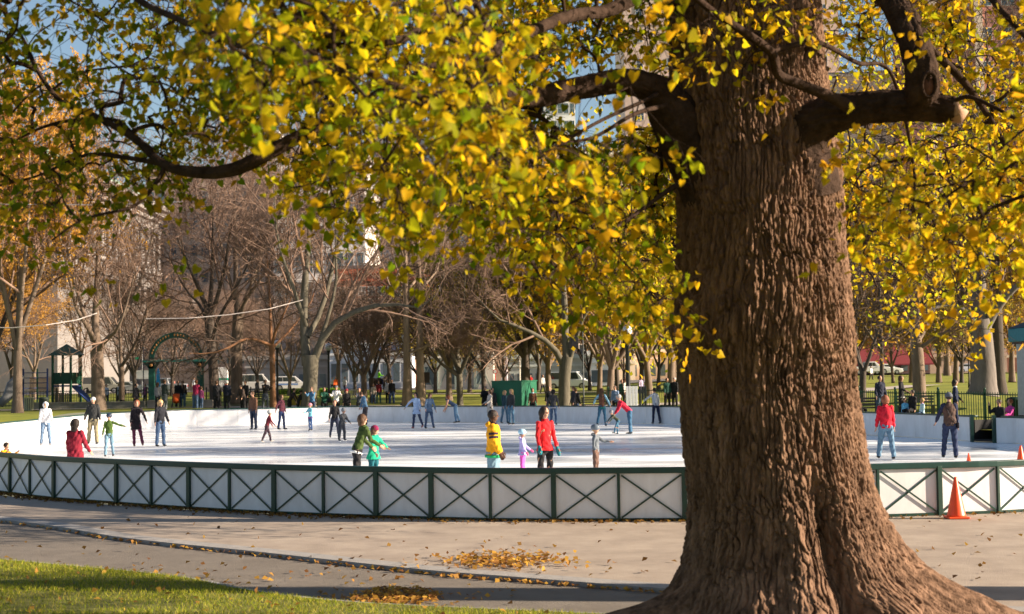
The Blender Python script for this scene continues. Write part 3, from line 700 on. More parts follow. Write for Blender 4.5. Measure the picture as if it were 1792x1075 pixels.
spect(1668, 687, 45, 1.72, 70, 'person in navy jacket with white collar walking outside the right boards', NAVY, BLK, 'dark', hairlen=.04, arms=((10, 6, 30), (0, 10, 14)), legs=ST, scarf=(.6, .6, .6))
pz = G(1744, 772, 0)
person((pz.x + .42, pz.y + .9, .1), R(-50), 1.74, 'bearded man in black sitting in the rink gateway holding a phone to his ear', (.02, .022, .02), (.045, .045, .05), 'dark', sit=.46, legs=((80, 8, 84), (80, 8, 70)), arms=((10, 8, 20), (60, 14, 130)), skates=True, bulk=1.15)
person((pz.x + .95, pz.y + 1.3, .1), R(-70), 1.64, 'person in magenta jacket sitting beside the rink gateway', (.52, .06, .30), BLK, 'red', sit=.50, legs=((80, 8, 84), (80, 8, 84)), arms=((40, 8, 40), (40, 8, 40)), skates=True)
# centre
CS = [(545, 686, 31.5, 1.68, -10, 'man in blue denim jacket with a camera strap leaning on the far rail', (.06, .16, .30), (.03, .04, .08), 'brown', dict(arms=((50, 10, 70), (50, 10, 70)), lean=10, scarf=(.02, .02, .03))),
 (566, 686, 31, 1.68, 15, 'person in dark green coat behind the far rail', (.012, .07, .045), BLK, 'brown', dict(bulk=1.2, arms=((40, 10, 60), (40, 10, 60)))),
 (587, 680, 31, 1.80, 0, 'man in white jacket and grey cap standing behind the far rail', (.62, .63, .66), BLK, 'dark', dict(hat='cap', hatc=(.15, .15, .17), arms=((30, 20, 80), (30, 20, 80)), scarf=(.05, .05, .10), bulk=1.12)),
 (605, 692, 31, 1.60, 5, 'person in black coat and dark red cap behind the far rail', BLK, BLK, 'brown', dict(hat='beanie', hatc=(.20, .02, .03), bulk=1.2)),
 (627, 687, 31, 1.64, 10, 'woman in dark checked shirt behind the far rail', (.05, .06, .08), BLK, 'red', dict(arms=((40, 10, 70), (40, 10, 70)))),
 (652, 683, 26, 1.45, 0, 'child in white and tan top standing behind the rail near the small trees', (.5, .42, .36), JN, 'dark', dict(kid=.4)),
 (661, 678, 25, 1.66, 5, 'person in dark red jacket standing beyond the far rail', (.22, .025, .03), (.03, .10, .10), 'dark', dict(scarf=BLK)),
 (677, 674, 25, 1.74, -30, 'woman in white top behind a man in black beyond the far rail', (.62, .60, .64), BLK, 'brown', dict(hairlen=.04)),
 (684, 672, 25.5, 1.74, 10, 'man in black jacket and blue jeans beyond the far rail', BLK, (.04, .07, .15), 'dark', dict(bulk=1.2)),
 (847, 683, 32, 1.70, 5, 'man in black coat with folded hands beside the green box', BLK, BLK, 'dark', dict(bulk=1.3, arms=((30, 14, 80), (30, 14, 80)))),
 (860, 686, 33, 1.62, 20, 'person in dark clothes half hidden by the woman in cream coat', DK, BLK, 'dark', dict()),
 (930, 680, 33, 1.62, 0, 'boy in brown vest and pale blue hood in front of the green box', (.14, .06, .035), BLK, 'dark', dict(scarf=(.45, .66, .85), arms=((4, 10, 20), (4, 10, 20)))),
 (959, 679, 32, 1.68, 10, 'person in black with a pink bag partly behind the woman with the bun', BLK, BLK, 'dark', dict()),
 (1001, 677, 34, 1.70, -70, 'man with brown hair half hidden behind the man in black', (.03, .03, .04), BLK, 'brown', dict()),
 (1074, 679, 33, 1.68, -20, 'person in blue and white patterned jacket behind the far rail', (.15, .22, .36), BLK, 'dark', dict(scarf=(.5, .5, .55))),
 (1086, 674, 28, 1.68, 20, 'person in dark green near the white panel', (.02, .07, .05), BLK, 'dark', dict()),
 (1092, 664, 28, 1.75, 50, 'person in cream jacket behind the white panel', (.52, .48, .42), BLK, 'brown', dict()),
 (1120, 664, 26, 1.70, 30, 'person in lavender top beyond the green railing', (.40, .34, .48), BLK, 'brown', dict()),
 (1165, 662, 30, 1.74, 20, 'man in dark green jacket leaning on the green railing', (.012, .05, .04), BLK, 'dark', dict(bulk=1.25)),
 (1178, 661, 30, 1.74, -30, 'person in black with grey hair at the green railing beside the big trunk', BLK, BLK, 'grey', dict(bulk=1.2)),
 (505, 693, 31, 1.62, 75, 'person in dark hooded coat bending over behind the far rail', (.025, .018, .02), BLK, 'dark', dict(lean=34, head=-10)),
 (520, 700, 31, 1.50, 95, 'person in black turning to pink cheeked child behind the rail', BLK, BLK, 'dark', dict(lean=20)),
 (463, 665, 30, 1.78, 30, 'person in black jacket and grey skirt walking near the lamp post', BLK, (.06, .07, .09), 'brown', dict(skirt=(.05, .06, .08), arms=((40, 10, 80), (40, 10, 80)))),
 (428, 672, 30, 1.76, -20, 'person in black standing beside the bending man near the trees', BLK, BLK, 'dark', dict(bulk=1.1)),
 (424, 690, 31, 1.50, -30, 'person in brown padded coat crouching behind the rail', (.05, .035, .03), BLK, 'dark', dict(bulk=1.4, lean=20)),
 (378, 689, 31, 1.66, 178, 'person in black coat and dark hair seen from behind at the rail', BLK, BLK, 'brown', dict(bulk=1.35)),
 (396, 687, 31, 1.68, 170, 'grey haired person in dark navy coat seen from behind at the rail', (.01, .012, .025), BLK, 'grey', dict(bulk=1.25)),
 (341, 681, 30, 1.74, 160, 'person in raspberry red jacket and jeans holding a small child', (.30, .02, .07), JN, 'red', dict(bulk=1.25, lean=8)),
 (351, 687, 30, 1.35, 150, 'small child in pink jacket next to the raspberry red jacket', (.45, .10, .25), JN, 'brown', dict(kid=.6)),
 (287, 676, 31, 1.76, 150, 'man in dark green jacket and grey trousers under the archway', (.03, .04, .035), (.13, .14, .15), 'brown', dict(bulk=1.2)),
 (275, 680, 29, 1.68, 170, 'woman in patterned white top with pink bag under the archway', (.30, .30, .32), DK, 'brown', dict(hairlen=.06)),
 (311, 670, 27, 1.78, 10, 'man in black sweatshirt standing behind a pushchair under the archway', BLK, BLK, 'brown', dict(bulk=1.2)),
 (319, 668, 27, 1.80, 170, 'man in black jacket and jeans beside the pushchair', BLK, (.06, .11, .16), 'dark', dict(bulk=1.2)),
 (207, 672, 24, 1.70, 170, 'child in grey sweatshirt and dark shorts by the playground fence', (.30, .33, .36), DK, 'blond', dict()),
 (214, 670, 24, 1.74, 150, 'person in navy jacket by the playground fence', NAVY, NAVY, 'brown', dict()),
 (237, 680, 29, 1.62, 60, 'person in dark coat walking past the playground fence', (.02, .02, .03), BLK, 'dark', dict(coat=.15)),
 (185, 676, 23, 1.62, 20, 'child in pale blue top behind the playground fence', (.35, .42, .55), NAVY, 'brown', dict(kid=.4)),
 (253, 676, 23, 1.60, -20, 'person in purple top behind the playground fence', (.20, .06, .14), DK, 'brown', dict())]
for c_ in CS: spect(*c_[:9], **dict(dict(legs=ST), **c_[9]))
# far walkers by the street
FW = [(586, 652, 17, 1.75, 20, 'person in orange top by the far balustrade', (.75, .14, .03), DK), (602, 652, 17, 1.75, -30, 'person in white and dark jacket by the far balustrade', (.5, .5, .55), NAVY),
      (580, 658, 16, 1.65, 10, 'person in white top by the far hedge', (.6, .6, .62), DK), (678, 655, 16, 1.75, 0, 'person in navy beside the police horse', NAVY, DK),
      (877, 652, 14, 1.7, 30, 'person in white and black walking on the far pavement behind the box', (.4, .4, .42), DK), (927, 648, 15, 1.75, 0, 'person in red top beyond the green box', (.5, .02, .02), (.5, .45, .42)),
      (948, 662, 19, 1.7, 40, 'person in white shirt walking beyond the green box', (.55, .53, .5), DK), (339, 650, 15, 1.75, 0, 'person in white shirt behind the archway', (.65, .66, .75), (.10, .14, .4)),
      (302, 660, 15, 1.7, 0, 'person in pink top beyond the archway', (.55, .2, .16), DK), (1522, 645, 15, 1.75, 40, 'person in white jacket walking on the far right lawn', (.7, .7, .72), DK), (448, 668, 20, 1.7, 60, 'person in dark clothes passing the white van', DK, DK)]
for c_ in FW:
    q = on_ground(c_[0], c_[2]); person(q, R(c_[4]), c_[3], c_[5], c_[6], c_[7], 'brown', skates=False, legs=((12, 3, 4), (-12, 3, 6)))

# ------------------------------------------------------------------ street furniture
M_blk = mat('black_iron', (.012, .013, .014), .45, spec=.5)
M_globe = mat('lamp_globe', (.72, .72, .74), .12, var=.03, spec=.6)
def lamp(px, yg, s, label, k=1.3, g=1.0):
    p = on_ground(px, s); ztop = CAMZ - (yg - yh(px)) / s; hh = ztop - p.z
    o = empty('street_lamp', p, 0, label, 'street lamp', 'globe lamps around the park')
    mb = MB(); mb.lathe((0, 0, 0), [(r_ * k, z_) for r_, z_ in [(.20, 0), (.20, .12), (.15, .2), (.11, .45), (.12, .6), (.075, .75), (.065, 1.2), (.055, hh - .6), (.085, hh - .52), (.07, hh - .42), (.10, hh - .3), (.11, hh - .24)]], 14)
    part('post', mb, M_blk, o, sm=True)
    mb = MB(); mb.lathe((0, 0, hh), [(r_ * g, z_) for r_, z_ in [(.13, -.25), (.22, -.1), (.25, .04), (.22, .17), (.14, .26), (.05, .3)]], 18); g = part('globe', mb, M_globe, o, sm=True)
    mb = MB(); mb.lathe((0, 0, hh), [(.06, .29), (.05, .33), (.015, .36), (.01, .42)], 10); part('finial', mb, M_blk, o, sm=True)
lamp(484, 603, 25, 'black post lamp with white globe between the dark tree and the forked tree')
lamp(574, 608, 24, 'black post lamp with white globe right of the forked tree')
lamp(709, 592, 27, 'thick black lamp post with globe in front of the left twin trunk', 2.0, 1.1)
lamp(1097, 580, 32.5, 'tall black lamp post with globe near the white panel', 2.0, 1.1)
lamp(1487, 617, 13, 'small far lamp with globe just right of the big trunk')
# cones
M_cone = mat('cone_orange', (.85, .085, .018), .4, var=.08, spec=.5); M_conew = mat('cone_white', (.7, .7, .7), .4)
def cone(loc, h, label, white=False):
    o = empty('traffic_cone', loc, 0, label, 'traffic cone'); r = .165 * h / .7
    mb = MB(); prof = [(r, .03), (r * .93, .06), (r * .16, h - .02), (r * .12, h)]
    if white:
        part('cone', MB().lathe((0, 0, 0), [(r * .5, h * .58), (r * .17, h - .02), (r * .12, h)], 20), M_cone, o, sm=True)
        part('collar', MB().lathe((0, 0, 0), [(r, .03), (r * .52, h * .58)], 20), M_conew, o, sm=True)
    else: part('cone', mb.lathe((0, 0, 0), prof, 24), M_cone, o, sm=True)
    mb = MB(); mb.box((0, 0, .017), (r * 2.15, r * 2.15, .034)); bevel(part('base', mb, M_cone, o), .01)
c_ = G(1674, 907, 0); cone((c_.x, c_.y, 0), .68, 'tall orange traffic cone standing on the plaza in front of the barrier')
c_ = G(1695, 793, .45); cone((c_.x, c_.y, 0), .45, 'small orange topped white cone on the ice behind the barrier', True)
c_ = G(1786, 780, .7); cone((c_.x, c_.y, 0), .7, 'orange traffic cone on the ice at the right edge')
# sign board on pole
p = on_ground(743, 27); o = empty('notice_board', p, 0, 'dark square board on a thin pole beyond the far rail', 'sign')
zz = CAMZ - (661 - yh(743)) / 27 - p.z
part('pole', MB().lathe((0, 0, 0), [(.03, 0), (.03, zz - .3)], 8), M_blk, o); mb = MB(); mb.box((0, -.05, zz), (.56, .06, .70)); bevel(part('board', mb, mat('board_dark', (.035, .025, .018), .5), o), .02)
# green box
M_box = mat('box_green', (.008, .10, .055), .5, var=.12, scale=2); q = on_ground(885, 33)
o = empty('storage_box', q, R(-24), 'large dark green plywood storage box behind the far rail', 'storage box')
bw = 1.75; bh = CAMZ - (668 - yh(890)) / 33 - q.z
mb = MB(); mb.box((0, 1.0, bh / 2), (bw, 2.0, bh)); bevel(part('body', mb, M_box, o), .02)
mb = MB(); mb.box((0, 1.0, bh + .025), (bw + .06, 2.06, .05)); part('lid', mb, M_box, o)
mb = MB()
for z_ in (.15, bh - .12): mb.box((0, -.015, z_), (bw - .02, .03, .09))
for x_ in (-bw / 2 + .06, bw / 2 - .06): mb.box((x_, -.018, bh / 2), (.1, .03, bh - .02))
part('batten', mb, M_box, o)
mb = MB(); mb.bar((bw / 2 + .02, .1, .2), (bw / 2 + .02, 1.0, bh - .1), .03, .08); mb.bar((bw / 2 + .02, 1.9, .2), (bw / 2 + .02, 1.0, bh - .1), .03, .08); part('side_brace', mb, M_box, o)
# white and dark panels, railing by the trunk
def panel(px, s, wpx, ytop, c, label, n=4):
    q = on_ground(px, s); hh = CAMZ - (ytop - yh(px)) / s - q.z; w = wpx / s
    o = empty('panel_screen', q, 0, label, 'panel')
    for k in range(n):
        mb = MB(); mb.box((-w / 2 + w * (k + .5) / n, 0, hh / 2 + .02), (w / n - .02, .05, hh)); bevel(part('slat', mb, mat('panel_%d' % int(c[0] * 100), c, .5, var=.05), o), .01)
    mb = MB(); mb.box((0, .05, hh * .8), (w, .04, .08)); mb.box((0, .05, hh * .2), (w, .04, .08)); part('rail', mb, M_blk, o)
panel(1103, 33, 21, 677, (.72, .74, .80), 'white slatted panel standing in front of the lamp post')
panel(1122, 33, 14, 677, (.012, .018, .02), 'black slatted panel beside the white panel', 3)
def pickets(name, pts, hh, step, m, label, cat, bar=.022, rails=(.12, .92), post=2.4, n=None):
    q0 = Vector((pts[0][0], pts[0][1], hgt(*pts[0][:2]))); o = empty(name, q0, 0, label, cat)
    pp = resample([Vector(p_) for p_ in pts], step, closed=False)
    mb = MB(); mr = MB()
    for i, p_ in enumerate(pp):
        z = hgt(p_.x, p_.y); mb.box((p_.x, p_.y, z + hh / 2), (bar, bar, hh))
        if i:
            a = pp[i - 1]; za = hgt(a.x, a.y)
            for f in rails: mr.bar((a.x, a.y, za + hh * f), (p_.x, p_.y, z + hh * f), .03, .045)
    part('pickets', mb, m, o, world=True); part('rail', mr, m, o, world=True)
    for p_ in resample([Vector(p_) for p_ in pts], post, closed=False):
        z = hgt(p_.x, p_.y); mb = MB(); mb.box((p_.x, p_.y, z + hh * .54), (.08, .08, hh * 1.08)); mb.ell((p_.x, p_.y, z + hh * 1.1), .055, 8, 6); part('post', mb, m, o, world=True)
    return o
M_fg = mat('fence_green', (.008, .05, .028), .5)
def gp(px, s): q = on_ground(px, s); return (q.x, q.y)
pickets('iron_fence', [gp(1500, 40), gp(1600, 42.5), gp(1680, 44), gp(1800, 47)], 1.12, .14, M_fg, 'green iron picket fence on the right bank behind the seated spectators', 'fence')
pickets('railing', [gp(1062, 29), gp(1120, 29.5), gp(1200, 30)], 1.1, .16, M_fg, 'green railing between the white panel and the big trunk', 'railing')
pickets('iron_fence', [gp(-20, 25), gp(120, 25), gp(255, 25.5)], 1.15, .2, M_blk, 'black iron fence along the playground left of the archway', 'fence')
pickets('iron_fence', [gp(360, 25.5), gp(470, 24), gp(540, 23)], 1.05, .2, M_blk, 'black iron fence right of the archway', 'fence')
# low stone wall
M_stone = mat('stone', (.26, .24, .20), .9, var=.25, scale=2, bump=.5, bscale=12)
def wallpiece(px0, px1, s, hh, label, m=M_stone, dz=0):
    a = on_ground(px0, s); b_ = on_ground(px1, s); o = empty('stone_wall', a, 0, label, 'wall')
    mb = MB(); mb.bar((a.x, a.y, a.z + hh / 2 - .1), (b_.x, b_.y, b_.z + hh / 2 - .1), .4, hh + .2); part('wall', mb, m, o, world=True)
    mb = MB(); mb.bar((a.x, a.y, a.z + hh + .04), (b_.x, b_.y, b_.z + hh + .04), .5, .08); part('coping', mb, m, o, world=True)
wallpiece(60, 253, 27, .32, 'low stone kerb wall in front of the playground'); wallpiece(258, 285, 28.5, .42, 'stone plinth at the left foot of the archway'); wallpiece(352, 372, 28.5, .42, 'stone plinth at the right foot of the archway')
wallpiece(400, 424, 27, .55, 'grey stone block wall behind the navy coat'); wallpiece(506, 528, 27, .5, 'yellow painted low wall beside the forked tree', mat('yellow_wall', (.34, .24, .03), .8))
# balustrade
a = on_ground(590, 21); b_ = on_ground(629, 21); o = empty('balustrade', a, 0, 'pale concrete balustrade in front of the small spreading trees', 'balustrade'); M_bal = mat('balustrade_stone', (.46, .43, .38), .8)
for k in range(12):
    q = a.lerp(b_, k / 11); part('baluster', MB().lathe((q.x, q.y, q.z), [(.06, 0), (.06, .08), (.035, .16), (.065, .35), (.03, .62), (.055, .75)], 8), M_bal, o, sm=True, world=True)
mb = MB(); mb.bar((a.x, a.y, a.z + .8), (b_.x, b_.y, b_.z + .8), .2, .1); part('rail', mb, M_bal, o, world=True)
# hedge
def hedge(px, s, w, hh, label, cols=((.10, .22, .015), (.22, .35, .03))):
    q = on_ground(px, s); rg = np.random.default_rng(int(px)); n_ = 2600
    pos = rg.uniform(-1, 1, (n_, 3)); ax = rg.integers(0, 3, n_); pos[np.arange(n_), ax] = np.sign(pos[np.arange(n_), ax]) * rg.uniform(.8, 1.05, n_)
    pos = pos * np.array([w / 2, .5, hh / 2]) + np.array([0, 0, hh / 2]) + rg.normal(0, .03, (n_, 3))
    o = empty('hedge', q, 0, label, 'hedge'); part('foliage', leaves_np('foliage', pos, .09, rg, cols), LEAF, o)
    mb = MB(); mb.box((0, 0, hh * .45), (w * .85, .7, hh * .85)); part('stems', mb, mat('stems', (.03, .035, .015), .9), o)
def leaves_np(name, pos, size, rg, cols, hang=False, heart=False):
    n_ = len(pos); pos = np.asarray(pos)
    nrm = rg.normal(0, 1, (n_, 3)); nrm /= np.linalg.norm(nrm, axis=1, keepdims=True)
    t = rg.normal(0, 1, (n_, 3));
    if hang: t = t * .45 + np.array([0, 0, -1.0])
    t -= nrm * (t * nrm).sum(1, keepdims=True); t /= np.linalg.norm(t, axis=1, keepdims=True) + 1e-9
    s_ = np.cross(nrm, t); sz = size * rg.uniform(.65, 1.25, (n_, 1)); c = np.asarray(cols, dtype=float)
    # colour mixing
    u_ = rg.uniform(0, len(c) - 1.0001, n_); i_ = u_.astype(int); fr_ = (u_ - i_)[:, None]
    col = c[i_] * (1 - fr_) + c[np.minimum(i_ + 1, len(c) - 1)] * fr_; col *= rg.uniform(.75, 1.2, (n_, 1))
    if heart:
        out = [(0, 0, 0), (-.12, .34, .05), (.12, .52, .10), (.5, .42, .08), (.82, .18, .0), (1.05, 0, -.10), (.55, 0, -.06)]
        vs = []
        pts = [(0.08, 0, 0), (-.08, .30, .07), (.10, .50, .12), (.45, .44, .10), (.78, .20, .02), (1.04, 0, -.08)]
        L_ = [(a_, b__, c__) for a_, b__, c__ in pts] + [(a_, -b__, c__) for a_, b__, c__ in pts[1:5]][::-1]
        # verts: 0..5 upper side, 6..9 lower side reversed ; centre line folded
        V = np.stack([pos + t * (a_ * sz) + s_ * (b__ * sz) + nrm * (c__ * sz) for a_, b__, c__ in L_], 1)
        f_ = np.array([[0, 1, 2, 3], [0, 3, 4, 5], [0, 5, 6, 7], [0, 7, 8, 9]])
        F_ = (np.arange(n_) * 10)[:, None, None] + f_[None]
        return npmesh(name, V.reshape(-1, 3), F_.reshape(-1, 4), np.repeat(col, 4, 0))
    V = np.stack([pos, pos + t * sz * .5 + s_ * sz * .42 + nrm * sz * .08, pos + t * sz, pos + t * sz * .5 - s_ * sz * .42 + nrm * sz * .08], 1)
    F_ = np.arange(n_ * 4).reshape(-1, 4)
    return npmesh(name, V.reshape(-1, 3), F_, col)
LEAF = leafmat('leaf', .45)
hedge(575, 19, 1.7, .75, 'bright green clipped hedge beside the balustrade'); hedge(515, 17, 3.2, .5, 'low green hedge in front of the white police car')
# bins
def bin_(px, s, hh, c, label, wire=False):
    q = on_ground(px, s); o = empty('litter_bin', q, 0, label, 'litter bin'); m = mat('bin_%d' % int(c[1] * 1000), c, .6)
    if wire:
        for k in range(14):
            t = 2 * math.pi * k / 14; part('slat', MB().bar((.24 * math.cos(t), .24 * math.sin(t), .04), (.28 * math.cos(t), .28 * math.sin(t), hh), .07, .02, upv=(math.cos(t), math.sin(t), 0)), m, o)
        part('rim', MB().lathe((0, 0, 0), [(.29, hh - .03), (.30, hh), (.27, hh + .02)], 16), m, o); part('liner', MB().lathe((0, 0, 0), [(.22, .05), (.25, hh - .05)], 14), cloth((.10, .10, .09)), o)
    else:
        part('body', MB().lathe((0, 0, 0), [(.28, 0), (.30, hh * .8), (.31, hh * .82)], 18), m, o, sm=True); part('lid', MB().lathe((0, 0, 0), [(.32, hh * .82), (.28, hh * .95), (.12, hh)], 18), m, o, sm=True)
bin_(50, 30, .78, (.36, .36, .24), 'pale slatted litter bin beside the thick tree at the left', True)
bin_(76, 29, .8, (.03, .045, .035), 'dark litter bin in front of the playground')
bin_(1771, 46, .95, (.008, .03, .022), 'dark green litter bin beside the kiosk column')
# kiosk at right edge
q = on_ground(1811, 50); M_teal = mat('teal_paint', (.02, .17, .22), .5); M_colw = mat('kiosk_column', (.42, .50, .56), .5, var=.08)
o = empty('kiosk', q, 0, 'teal roofed kiosk with pale grey columns at the right edge', 'kiosk')
zt = CAMZ - (600 - yh(1786)) / 50 - q.z
mb = MB(); mb.box((-.02, 0, zt / 2), (.30, .30, zt)); bevel(part('column', mb, M_colw, o), .02)
mb = MB(); mb.box((2.4, 0, zt / 2), (.30, .30, zt)); bevel(part('column', mb, M_colw, o), .02)
mb = MB(); mb.box((1.2, 1.2, zt / 2), (2.2, 2.0, zt)); part('cabin', mb, mat('kiosk_wall', (.35, .38, .40), .7), o)
mb = MB(); mb.box((1.3, .9, zt + .30), (3.1, 2.3, .48)); bevel(part('fascia', mb, M_teal, o), .03)
mb = MB(); mb.box((1.3, .9, zt + .03), (2.9, 2.1, .1)); part('soffit', mb, mat('kiosk_dark', (.05, .035, .04), .6), o)
mb = MB(); mb.add([(-.27, -.3, zt + .55), (2.9, -.3, zt + .55), (2.9, 2.1, zt + .55), (-.27, 2.1, zt + .55), (1.3, .9, zt + 1.25)], [(0, 1, 4), (1, 2, 4), (2, 3, 4), (3, 0, 4), (3, 2, 1, 0)]); part('roof', mb, mat('kiosk_roof', (.03, .06, .08), .6), o)
for zb, cc in ((1.35, (.03, .04, .05)), (1.05, (.05, .06, .10))):
    mb = MB(); mb.box((-.02, -.165, zb), (.15, .02, .17)); part('notice', mb, mat('notice_%d' % int(zb * 100), cc, .4), o)
# gate floor
a = GATE0; b_ = GATE1; mid = (a + b_) / 2; o_ = (mid - CEN).normalized(); o = empty('gate_mat', (mid.x, mid.y, .02), 0, 'dark rubber floor with raised sides inside the open rink gateway', 'mat')
M_rub = mat('rubber', (.02, .02, .022), .8); mb = MB(); T_ = (b_ - a).normalized(); o_ = Vector((-T_.y, T_.x)); o_ = o_ if o_.dot(mid - CEN) > 0 else -o_
c0 = mid + o_ * 1.2; ang = math.atan2(o_.y, o_.x); gl = (b_ - a).length
mb.box((c0.x, c0.y, .06), (2.4, gl - .1, .06), rz=ang); part('floor', mb, M_rub, o, world=True)
mb = MB(); c1 = mid + o_ * 2.4; mb.box((c1.x, c1.y, .42), (.1, gl + .3, .84), rz=ang); part('back_board', mb, M_rub, o, world=True)
t_ = T_
for s_ in (1, -1): c1 = mid + o_ * 1.25 + t_ * s_ * (gl / 2 + .03); part('side_board', MB().box((c1.x, c1.y, .38), (2.2, .06, .72), rz=ang), M_rub, o, world=True)
bx = empty('bench', (mid.x + o_.x * 1.5 + .6, mid.y + o_.y * 1.5, .1), 0, 'dark bench behind the gateway carrying the two seated people', 'bench')
mb = MB(); mb.box((0, 0, .42), (2.2, .42, .06)); bevel(part('seat', mb, M_rub, bx), .01)
for s_ in (1, -1): part('leg', MB().box((s_ * .9, 0, .2), (.08, .38, .4)), M_rub, bx)
# archway
q = on_ground(307.5, 27.5); wA = 85 / 27.5; zc = CAMZ - (633 - yh(307)) / 27.5 - q.z; zt = CAMZ - (584 - yh(307)) / 27.5 - q.z
M_arch = mat('arch_green', (.012, .075, .06), .45); M_gold = mat('arch_gold', (.42, .20, .06), .4)
o = empty('archway', q, 0, 'dark green metal archway with round bronze medallions and a curved sign band', 'archway')
for s_ in (1, -1):
    mb = MB(); mb.box((s_ * wA / 2, 0, zc / 2), (.36, .36, zc)); mb.box((s_ * wA / 2, 0, .1), (.55, .55, .2)); mb.prism([(-.18, 0), (.18, 0), (.5, .42), (-.5, .42)], -.18, .18, c=(s_ * wA / 2, 0, zc - .44)); p_ = part('pillar', mb, M_arch, o)
    mb = MB(); mb.ell((s_ * wA / 2, -.24, zc - .22), (.10, .05, .10), 14, 8); part('medallion', mb, M_gold, p_, sm=True)
mb = MB(); mb.box((0, 0, zc + .03), (wA + 1.1, .5, .10))
for k in range(30): mb.box((-(wA + 1.0) / 2 + (wA + 1.0) * k / 29, -.2, zc + .11), (.05, .05, .08))
part('crossbar', mb, mat('arch_teal', (.03, .22, .19), .5), o)
mb = MB(); A_ = []; n_ = 26; ro = wA / 2 + .22; hh = zt - zc
for k in range(n_ + 1):
    t = math.pi * k / n_; A_.append((ro * math.cos(t), hh * math.sin(t)))
for k in range(n_):
    (x0, z0), (x1, z1) = A_[k], A_[k + 1]; f_ = 1 - .34 / ro
    P4 = [(x0, z0), (x1, z1), (x1 * f_, z1 * f_), (x0 * f_, z0 * f_)]
    mb.prism([(a_, z_ + zc + .08) for a_, z_ in P4], -.06, .06)
part('arch', mb, M_arch, o)
# lettering on the arch band (illegible in the photograph, raised bronze marks)
mb = MB()
for k in range(3, 24):
    if k in (9, 14): continue
    t = math.pi * (k + .5) / n_; f_ = 1 - .17 / ro; x_, z_ = ro * f_ * math.cos(t), hh * f_ * math.sin(t) + zc + .08
    mb.ell((x_, -.07, z_), (.055, .02, .08), 8, 5)
part('lettering', mb, M_gold, o)
# playground tower, slat fence
q = on_ground(116, 26.5); S_ = 26.5; o = empty('play_tower', q, R(-12), 'dark green playground tower with hipped roof, blue platform and slatted panels', 'play tower')
w = 1.3; zt = CAMZ - (622 - yh(116)) / S_ - q.z; za = CAMZ - (602 - yh(116)) / S_ - q.z; M_pt = mat('play_green', (.012, .065, .04), .5); M_pb = mat('play_blue', (.02, .04, .14), .5)
for sx_ in (1, -1):
    for sy_ in (1, -1): part('post', MB().box((sx_ * w / 2, sy_ * w / 2, zt / 2), (.12, .12, zt)), M_pt, o)
mb = MB(); mb.add([(-w * .68, -w * .68, zt), (w * .68, -w * .68, zt), (w * .68, w * .68, zt), (-w * .68, w * .68, zt), (0, 0, za)], [(0, 1, 4), (1, 2, 4), (2, 3, 4), (3, 0, 4), (3, 2, 1, 0)]); part('roof', mb, mat('play_roof', (.05, .10, .08), .6), o)
part('platform', MB().box((0, 0, 1.45), (w + .1, w + .1, .1)), M_pb, o)
for (x0, y0, wx, wy) in ((0, -w / 2, w, .05), (w / 2, 0, .05, w)):
    part('panel', MB().box((x0, y0, 1.95), (wx * .86, wy if wy > .1 else .05, .75)), M_pt, o)
mb = MB()
for k in range(9): mb.box((-w * .45 + w * .9 * k / 8, -w / 2, .55), (.09, .04, .9))
part('slatted_panel', mb, mat('play_wood', (.16, .13, .09), .8), o)
mb = MB(); mb.bar((w / 2, -.2, 1.45), (w / 2 + 1.6, -.6, .25), .6, .06, upv=(0, 0, 1)); part('slide', mb, M_pb, o)
q = on_ground(40, 27); o = empty('climbing_frame', q, R(10), 'dark blue and green climbing frame left of the playground tower', 'climbing frame')
for k, x_ in enumerate((0, .75, 1.5)): part('post', MB().box((x_, (k % 2) * .8, 1.3), (.1, .1, 2.6)), M_pt if k % 2 else M_pb, o)
mb = MB()
for k in range(7): mb.bar((0, 0, .35 + .33 * k), (.75, .8, .35 + .33 * k), .05, .05); mb.bar((.75, .8, .35 + .33 * k), (1.5, 0, .35 + .33 * k), .05, .05)
part('rung', mb, M_pb, o); mb = MB(); mb.loft([(-.1, -.3, 2.2), (-.6, -.7, 1.6), (-.8, -1.0, .8), (-1.3, -1.2, .35)], [(.32, .12)] * 4, 12, side=(1, 0, 0)); part('slide_tube', mb, mat('tube_grey', (.16, .17, .18), .5), o, sm=True)
q = on_ground(74, 22); o = empty('slat_fence', q, 0, 'pale wooden slat fence behind the playground tower', 'fence')
mb = MB()
for k in range(22): mb.box((-1.0 + .1 * k, 0, 1.55), (.075, .03, 1.15))
part('slats', mb, mat('slat_wood', (.34, .24, .17), .8), o); part('rail', MB().box((.1, .04, 1.15), (2.3, .05, .08)).box((.1, .04, 1.95), (2.3, .05, .08)), mat('slat_wood', 0), o)
for x_ in (-1, 1.2): part('post', MB().box((x_, .08, 1.0), (.1, .1, 2.2)), mat('slat_wood', 0), o)
